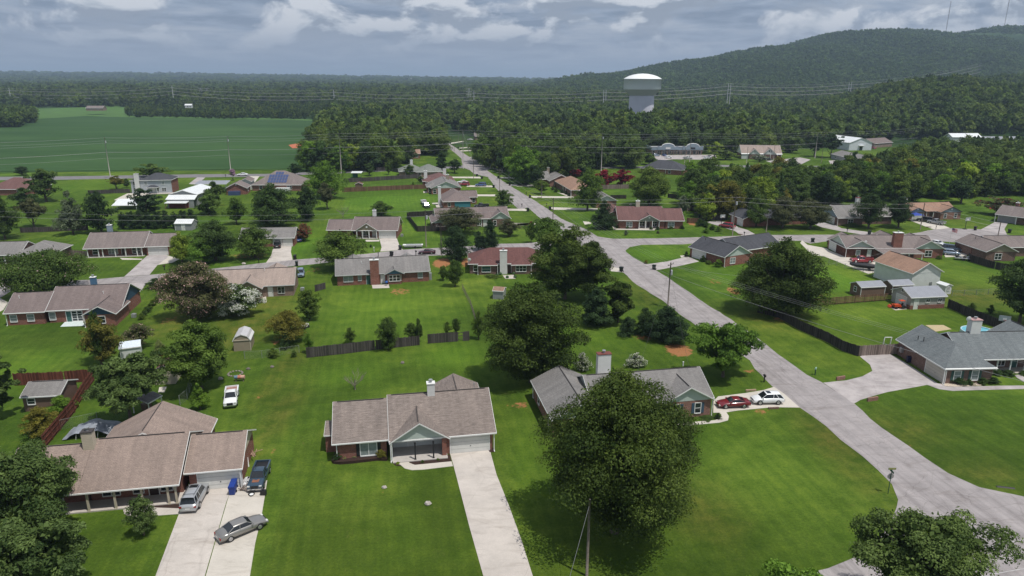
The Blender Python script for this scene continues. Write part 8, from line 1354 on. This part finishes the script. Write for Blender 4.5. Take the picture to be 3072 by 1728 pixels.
# shrubs
for a in [('1a', 165, 445, 165, 430, 'olive', 'round yellow-green shrub outside the red fence, nearest'), ('1a', 370, 570, 75, 250, 'bright', 'viny shrub climbing the red fence'), ('1e', 580, 690, 1140, 1260, 'bright', 'light vine clump inside the red fence corner'), ('1e', 1285, 1435, 235, 345, 'dark', 'dark round bush by the side street kerb'), ('1e', 1335, 1460, 770, 930, 'yucca', 'spiky pale garden plant by the bare soil'),
 ('1f', 285, 405, 840, 945, 'mid', 'drooping bush over the wire fence'), ('1f', 495, 562, 868, 935, 'mid', 'low bush left of the board fence'), ('1g', 785, 942, 878, 1070, 'mid', 'white-flowering shrub left of the wide chimney', {'blossom': ('white', .35)}), ('1g', 1232, 1412, 880, 1040, 'mid', 'white-flowering shrub right of the wide chimney', {'blossom': ('white', .45)}), ('4c', 225, 350, 955, 1095, 'dark', 'clipped round bush at the left end of the middle house bed', {'zb': .3}), ('4c', 825, 985, 915, 1060, 'olive', 'reddish-brown shrub under the middle house window', {'zb': .3}),
 ('4c', 345, 450, 985, 1065, 'yucca', 'pale day lilies in the middle house bed', {'zb': .3}), ('4c', 450, 555, 985, 1055, 'yucca', 'second clump of day lilies beside the window', {'zb': .3}), ('4c', 600, 645, 990, 1040, 'yellow', 'tiny golden plant in the mulch bed', {'zb': .3}), ('4c', 1110, 1170, 1095, 1145, 'yellow', 'small yellow plant at the porch corner'), ('4c', 1460, 1515, 1070, 1125, 'mid', 'small green plant in the dark porch bed'), ('4c', 1680, 1730, 1050, 1090, 'mid', 'tiny plant at the right of the porch bed'), ('4d', 1695, 1760, 535, 600, 'dark', 'dark small bush at the blue-shuttered corner'), ('4d', 1560, 1700, 565, 610, 'mid', 'low ground shrub below the blue-shuttered windows'),
 ('4e', 1195, 1440, 1100, 1245, 'dark', 'largest clipped bush at the slate roof corner'), ('4e', 1420, 1550, 1140, 1245, 'dark', 'small clipped bush between two windows'), ('4e', 1585, 1760, 1115, 1240, 'dark', 'round clipped bush right of the gravel gap'), ('4e', 1720, 1920, 1100, 1235, 'dark', 'square-clipped bush at the wing corner'), ('4e', 1815, 1960, 990, 1110, 'dark', 'clipped bush before the posts, left one'), ('4e', 1940, 2155, 1000, 1115, 'dark', 'clipped bush before the posts, middle one'), ('4e', 2205, 2400, 1010, 1110, 'dark', 'clipped bush before the posts, right one'),
 ('2e', 180, 250, 565, 650, 'conifer', 'dark clipped evergreen in the curved row, top left'), ('2e', 125, 215, 560, 655, 'dark', 'leftmost dark bush of the curved row'), ('2e', 205, 290, 590, 665, 'dark', 'dark bush second in the curved row'), ('2e', 275, 350, 625, 695, 'dark', 'dark bush third in the curved row'), ('2e', 340, 415, 645, 712, 'mid', 'rightmost bush of the curved row, near the minivan'), ('2e', 205, 282, 660, 728, 'bright', 'light round bush in front of the curved row'), ('2e', 155, 190, 508, 570, 'conifer', 'tiny pointed conifer by the grey fence'),
 ('2e', 0, 60, 915, 985, 'dark', 'bush left of the charcoal house garage'), ('2e', 178, 250, 960, 1040, 'dark', 'bush right of the charcoal house garage'), ('2e', 230, 320, 1010, 1065, 'mid', 'low bush on the charcoal house side'), ('2e', 325, 435, 1000, 1098, 'bright', 'light green bush at the charcoal house corner'), ('2d', 1085, 1145, 800, 850, 'dark', 'dark round bush at the left of the red-roofed house'), ('2d', 1775, 1825, 815, 862, 'dark', 'dark round bush at the right end of the red-roofed house'), ('2d', 1580, 1625, 818, 850, 'brown', 'reddish bush by the right window of the red-roofed house'),
 ('2d', 1640, 1710, 825, 860, 'mid', 'green bush under the right window of the red-roofed house'), ('2d', 1435, 1485, 830, 868, 'dark', 'dark bush before the white posts'), ('2d', 1505, 1560, 832, 870, 'dark', 'dark bush below the small flag'), ('2d', 1180, 1225, 825, 858, 'mid', 'green bush under the left window of the red-roofed house'), ('2d', 1245, 1280, 818, 845, 'yellow', 'pale yellow bush left of the porch'), ('2d', 1158, 1215, 870, 930, 'grey', 'grey-green ball shrub on the corner lawn'), ('2d', 1515, 1555, 875, 910, 'brown', 'small reddish shrub in the front lawn bed'), ('2d', 1378, 1432, 1190, 1238, 'olive', 'flowers round the mailbox at the bend'), ('2d', 110, 205, 770, 850, 'brown', 'thin shrub with pink blossom left of the cluster', {'blossom': ('rose', .3)}),
 ('2d', 365, 410, 390, 440, 'dark', 'dark round bush left of the tan hip roof'), ('2d', 400, 450, 415, 462, 'dark', 'second round bush at the tan hip roof'), ('2d', 470, 520, 425, 470, 'dark', 'third round bush at the tan hip roof'), ('2d', 515, 555, 440, 485, 'dark', 'fourth round bush at the tan hip roof'), ('2d', 548, 598, 465, 505, 'dark', 'fifth round bush at the tan hip roof'), ('2f', 195, 390, 605, 660, 'mid', 'low flower bed shrub before the white garage house'), ('2f', 1210, 1290, 960, 1010, 'mid', 'bush at the right gable window of the long house'), ('2f', 265, 380, 940, 990, 'olive', 'thin shrub at the long house back wall'),
 ('2c', 390, 425, 918, 952, 'dark', 'small dark bush on the narrow lawn'), ('2c', 850, 890, 235, 272, 'bright', 'small bush between the two long fences'), ('2c', 1490, 1530, 340, 380, 'brown', 'reddish bush by the brown hip roof'), ('2c', 1640, 1820, 1240, 1290, 'mid', 'leafy bed under the green-framed window'), ('1e', 1165, 1205, 375, 440, 'dark', 'dark bush at the blue gable corner'), ('1e', 20, 130, 115, 150, 'brown', 'low reddish shrub before the far left porch'), ('1h', 1990, 2060, 470, 560, 'mid', 'small shrub at the dark fence, near the edge tree'), ('1h', 1830, 1900, 455, 520, 'mid', 'tiny shrub beyond the dark fence')]:
    bush(*a[:7], **(a[7] if len(a) > 7 else {}))
for i in range(9): u = 1232 + i * 26 + (i > 4) * 6 * (i - 4); v = 612 - i * 30; bush('1e', u - 34 + i * 1.5, u + 34 - i * 1.5, v - 66, v, 'mid', 'shrub %s in the short hedge row climbing the back lawn' % ['nearest', 'second', 'third', 'fourth', 'fifth', 'sixth', 'seventh', 'eighth', 'farthest'][i], group='hedge row on the left back lawn', shape='oval')
for i in range(9): u = 1345 + i * 93; bush('2a', u - 78, u + 78, 560 - 10 * (i % 3) - (i > 6) * 12, 762 - i * 2, 'conifer', ['leftmost', 'second', 'third', 'fourth', 'fifth', 'sixth', 'seventh', 'eighth', 'rightmost'][i] + ' cypress of the long dark hedge', name='cypress', cat='cypress', shape='col', group='long dark cypress hedge', res='mid')
for r_, u, v, R_, h_, l_ in [('1f', 1060, 1212, 1.9, 3.0, 'bare leafless shrub on the middle back lawn'), ('2b', 1920, 625, 2.6, 4.6, 'bare grey tree on the open lawn behind the brown-roofed house')]:
    t = empty('bare_tree', l_, 'tree', g(r_, u, v)); trunk(41, R_, .3, h_, .09, parent=t, mat=plain('grey_bark', (.2, .17, .15), .9, .3, 4), limbs=11, bare=True)
# ---------------------------------------------------------------- woods: the nearest trees one by one, the rest as a mass
def inside(P, x, y):
    r = False; j = len(P) - 1
    for i in range(len(P)):
        if (P[i].y > y) != (P[j].y > y) and x < (P[j].x - P[i].x) * (y - P[i].y) / (P[j].y - P[i].y) + P[i].x: r = not r
        j = i
    return r
WOODS = [  # front edge on the ground, back edge at the height of the crowns; spacing, kind of mix
 ('A', [('V', 765, 432, 0), ('V', 800, 436, 0), ('V', 870, 434, 0), ('V', 985, 430, 0), ('V', 1040, 412, 0), ('V', 1110, 396, 0), ('V', 1118, 380, 0), ('V', 1095, 352, 0), ('V', 1080, 330, 6), ('V', 1110, 278, 10), ('V', 960, 268, 10), ('V', 835, 272, 8), ('V', 812, 320, 0), ('V', 792, 375, 0)], 7.0, 'tree in the belt left of the far street'),
 ('B', [('V', 1205, 432, 0), ('V', 1250, 432, 0), ('V', 1300, 438, 0), ('V', 1480, 432, 0), ('V', 1600, 424, 0), ('V', 1625, 392, 0), ('V', 1780, 386, 0), ('V', 1860, 396, 0), ('V', 1965, 398, 0), ('V', 2000, 378, 0), ('V', 2090, 368, 0), ('V', 2200, 358, 0), ('V', 2330, 356, 0), ('V', 2480, 352, 0), ('V', 2800, 352, 0), ('V', 2800, 262, 8), ('V', 2300, 258, 8), ('V', 1900, 262, 8), ('V', 1500, 272, 8), ('V', 1180, 276, 8), ('V', 1140, 330, 0), ('V', 1215, 345, 0), ('V', 1212, 390, 0)], 10.2, 'tree in the big wood below the hill'),
 ('C', [('V', 1715, 490, 0), ('V', 1720, 520, 0), ('V', 1770, 556, 0), ('V', 1900, 550, 0), ('V', 2040, 520, 0), ('V', 2170, 513, 0), ('V', 2330, 508, 0), ('V', 2420, 500, 0), ('V', 2560, 492, 0), ('V', 2700, 492, 0), ('V', 2800, 400, 0), ('V', 2500, 392, 0), ('V', 2330, 400, 0), ('V', 2250, 425, 0), ('V', 2190, 450, 0), ('V', 2100, 464, 0), ('V', 2010, 470, 0), ('V', 1900, 474, 0), ('V', 1760, 478, 0)], 6.6, 'tree in the copse between the east houses and the shops'),
 ('D', [('V', 1300, 462, 0), ('V', 1395, 470, 0), ('V', 1395, 448, 0), ('V', 1480, 446, 0), ('V', 1480, 438, 0), ('V', 1300, 440, 0)], 8., 'tree behind the light grey-roofed house')]
CLEARS = [(('V', 1612, 300), 18)]
rsw = np.random.RandomState(11); cand = []
bcent = [(o.location.x, o.location.y) for o in C.objects if o.get('category') in ('house', 'office', 'shops', 'hall', 'building') and o.location.y > 300]
for key, poly, sp_, lab in WOODS:
    P = [g(p[0], p[1], p[2], p[3]) for p in poly]
    x0, x1, y0, y1 = min(p.x for p in P), max(p.x for p in P), min(p.y for p in P), max(p.y for p in P)
    nx_, ny_ = int((x1 - x0) / sp_), int((y1 - y0) / sp_)
    for i in range(nx_ + 1):
        for j in range(ny_ + 1):
            x = x0 + (i + rsw.uniform(-.45, .45) + .5 * (j % 2)) * sp_; y = y0 + (j + rsw.uniform(-.45, .45)) * sp_
            if not inside(P, x, y) or abs(x / y) > .82: continue
            if (x - wx) ** 2 + (y - 640) ** 2 < 15 ** 2: continue
            if any(-8 < x - bx < 22 and -10 < y - by < 16 for bx, by in bcent): continue
            sc = rsw.uniform(.8, 1.25) * (.82 if key == 'C' else 1.)
            cand.append((math.hypot(x, y), x, y, sc, key, lab, sp_))
cand.sort(key=lambda c: c[0]); NEAR = 205
adj = ['low', 'full', 'tall', 'ragged']
for n_, (d_, x, y, sc, key, lab, sp_) in enumerate(cand[:NEAR]):
    kind = rsw.choice(['mid', 'yellow', 'wood', 'bright', 'dark', 'oak', 'woodpine', 'olive'], p=[.27, .07 if y < 420 else .02, .22, .16, .12, .09, .04, .03 if y < 420 else .08]); pine = kind == 'woodpine'
    place_tree('pine_tree' if pine else 'woodland_tree', ('dark pine' if pine else 'leafy green') + ' ' + lab.replace('tree in', 'tree, one of many in') , 'tree', (x, y, float(T(x, y))), (3.6 if pine else 6.2) * sc, 13.5 * sc * (1.1 if pine else 1), kind, 'cone' if pine else ['round', 'oval', 'round'][n_ % 3], 'mid' if d_ < 330 else 'lo', clear=.02, group='trees of ' + {'A': 'the belt left of the far street', 'B': 'the big wood below the hill', 'C': 'the copse between the east houses and the shops', 'D': 'the strip behind the light grey roof'}[key])
pts = []
for (d_, x, y, sc, key, lab, sp_) in cand[NEAR:]: pts.append((x, y, float(T(x, y)), 6.6 * sc, 6.9 * sc * rsw.uniform(.85, 1.15), rsw.randint(0, 3) if d_ < 520 else rsw.randint(3, 6)))
def scatter(n, f, R0, hr, y0, y1, az0, az1, kinds=(3, 6), bias=1.):
    for _ in range(n):
        y = y0 + (y1 - y0) * rsw.uniform() ** bias; az = rsw.uniform(az0, az1); x = az * y
        if not f(x, y): continue
        s = rsw.uniform(.75, 1.3); grow = max(1., y / 1500.)
        grow = min(grow, 1.) if kinds[0] == 7 else grow; pts.append((x, y, float(T(x, y)) - .5, R0 * s * grow ** .8, hr * s * grow ** .35 * rsw.uniform(.85, 1.2), rsw.randint(*kinds)))
V2az = lambda X: (X - 1288) / 1760 * cp
# hill side and its foot
scatter(7000, lambda x, y: True, 7., 6.8, 780, 1500, V2az(1290), V2az(2700))
scatter(24000, lambda x, y: True, 5.2, 5.6, 1450, 2720, V2az(1380), V2az(2660), kinds=(7, 10))
scatter(1200, lambda x, y: True, 7., 6.8, 780, 1500, V2az(1000), V2az(1300))
# plain beyond the field, left and middle: gaps left for far fields
fieldgap = lambda x, y: math.sin(x * .0052 + 1.3) * math.sin(y * .0061 + .4 + .4 * math.sin(x * .002)) < .38
scatter(2600, lambda x, y: fieldgap(x, y) and not (y < 1180 and -420 < x < -300), 6.5, 7.2, 1120, 1500, V2az(-150), V2az(1300)); scatter(5200, fieldgap, 7.5, 6.4, 1450, 2600, V2az(-150), V2az(1500), bias=1.1); scatter(5200, fieldgap, 8.5, 6., 2500, 6600, V2az(-150), V2az(1500), bias=1.3)
# young pine block behind the field
Pp = [g('V', 322, 296.5), g('V', 500, 297.5), g('V', 800, 302), g('V', 830, 275), g('V', 560, 281), g('V', 330, 280)]
for i in range(1500):
    x, y = rsw.uniform(min(p.x for p in Pp), max(p.x for p in Pp)), rsw.uniform(min(p.y for p in Pp), max(p.y for p in Pp))
    if inside(Pp, x, y): pts.append((x, y + 10 * math.sin(x * .04), float(T(x, y)), 3.4 * rsw.uniform(.7, 1.2), 4.6 * rsw.uniform(.7, 1.25), rsw.choice([3, 4, 5, 6])))
for i in range(420):   # clump at the far left edge
    y = rsw.uniform(690, 960); x = V2az(rsw.uniform(-60, 66 - (y < 760) * 30)) * y; pts.append((x, y, .2, 6 * rsw.uniform(.7, 1.2), 6.6, rsw.randint(3, 6)))
srcs = []
def far_source(seed, shape, mat, n, ls, K):
    o = crown('forest_crown', seed, 1., .0, 2., shape, K, n, ls, LM[mat], rc=(.24, .42), flat=.85, lobes=.14, nrand=.22); me = o.data; bpy.data.objects.remove(o); return me
SRCM = [far_source(5, 'round', 'wood', 4200, .06, 26), far_source(6, 'oval', 'wood', 4200, .06, 26), far_source(7, 'round', 'wood', 4200, .06, 26), far_source(8, 'round', 'wood', 1100, .115, 16), far_source(9, 'round', 'wood', 1100, .115, 16), far_source(10, 'flat', 'wood', 1100, .115, 16), far_source(12, 'cone', 'woodpine', 420, .17, 22)] + [far_source(20 + k, 'round', 'hill', 200, .26, 12) for k in range(3)]
# these crown kinds stand as real trees at the wood's rim; the mass repeats them
src_objs = []
for i, me in enumerate(SRCM):
    c_ = cand[NEAR + 5 + i * 9]; t = empty('woodland_tree', 'small dark pine in the big wood below the hill' if i == 6 else 'leafy green tree, one of many in the big wood below the hill', 'tree', (c_[1], c_[2], float(T(c_[1], c_[2]))), 0, 'trees of the big wood below the hill' if i != 6 else None)
    t.scale = (5, 5, 6.5); o = bpy.data.objects.new('crown', me); C.objects.link(o); o.parent = t; tm = archetype(('round', 'lo', i % 3))[1]; k = bpy.data.objects.new('trunk', tm); C.objects.link(k); k.parent = t; src_objs.append(o)
pts = [p for p in pts]; me = bpy.data.meshes.new('forest'); me.vertices.add(len(pts)); A = np.array(pts, dtype=np.float32); me.vertices.foreach_set('co', A[:, :3].ravel())
a = me.attributes.new('scl', 'FLOAT_VECTOR', 'POINT'); a.data.foreach_set('vector', np.stack([A[:, 3], A[:, 3], A[:, 4]], 1).ravel())
a = me.attributes.new('kindi', 'INT', 'POINT'); a.data.foreach_set('value', A[:, 5].astype(np.int32)); a = me.attributes.new('rz', 'FLOAT', 'POINT'); a.data.foreach_set('value', rsw.uniform(0, 6.28, len(pts)).astype(np.float32))
fo = bpy.data.objects.new('forest', me); C.objects.link(fo); tag(fo, 'continuous green forest over the hill and the plain beyond the field', 'forest', None, 'stuff')
ng = bpy.data.node_groups.new('forest', 'GeometryNodeTree'); ng.interface.new_socket('Geometry', in_out='INPUT', socket_type='NodeSocketGeometry'); ng.interface.new_socket('Geometry', in_out='OUTPUT', socket_type='NodeSocketGeometry')
gi, go_ = ng.nodes.new('NodeGroupInput'), ng.nodes.new('NodeGroupOutput'); ip = ng.nodes.new('GeometryNodeInstanceOnPoints'); jn = ng.nodes.new('GeometryNodeJoinGeometry')
for o in reversed(src_objs): oi = ng.nodes.new('GeometryNodeObjectInfo'); oi.inputs['Object'].default_value = o; oi.inputs['As Instance'].default_value = True; ng.links.new(oi.outputs['Geometry'], jn.inputs[0])
m2p = ng.nodes.new('GeometryNodeMeshToPoints'); ng.links.new(gi.outputs[0], m2p.inputs[0]); ng.links.new(m2p.outputs[0], ip.inputs['Points']); ng.links.new(jn.outputs[0], ip.inputs['Instance']); ip.inputs['Pick Instance'].default_value = True
def nat(n, ty): q = ng.nodes.new('GeometryNodeInputNamedAttribute'); q.data_type = ty; q.inputs['Name'].default_value = n; return q.outputs['Attribute']
ng.links.new(nat('kindi', 'INT'), ip.inputs['Instance Index']); ng.links.new(nat('scl', 'FLOAT_VECTOR'), ip.inputs['Scale']); cx_ = ng.nodes.new('ShaderNodeCombineXYZ'); ng.links.new(nat('rz', 'FLOAT'), cx_.inputs[2]); ng.links.new(cx_.outputs[0], ip.inputs['Rotation']); ng.links.new(ip.outputs[0], go_.inputs[0])
md = fo.modifiers.new('forest', 'NODES'); md.node_group = ng
# rough grass along road verges and wood edges is left to the ground; haze last
hb_ = MB(); hb_.box(-8900, 8900, -80, 15900, -3, 240); hz_ = hb_.build('haze', None, uv=False)
m = bpy.data.materials.new('haze'); m.use_nodes = True; t = m.node_tree; t.nodes.clear(); o = t.nodes.new('ShaderNodeOutputMaterial'); v = t.nodes.new('ShaderNodeVolumePrincipled'); v.inputs['Color'].default_value = (.62, .80, 1., 1); v.inputs['Density'].default_value = 1.25e-4; v.inputs['Anisotropy'].default_value = .2; t.links.new(v.outputs[0], o.inputs['Volume'])
hz_.data.materials.append(m); tag(hz_, 'thin pale blue haze', 'haze', None, 'stuff')
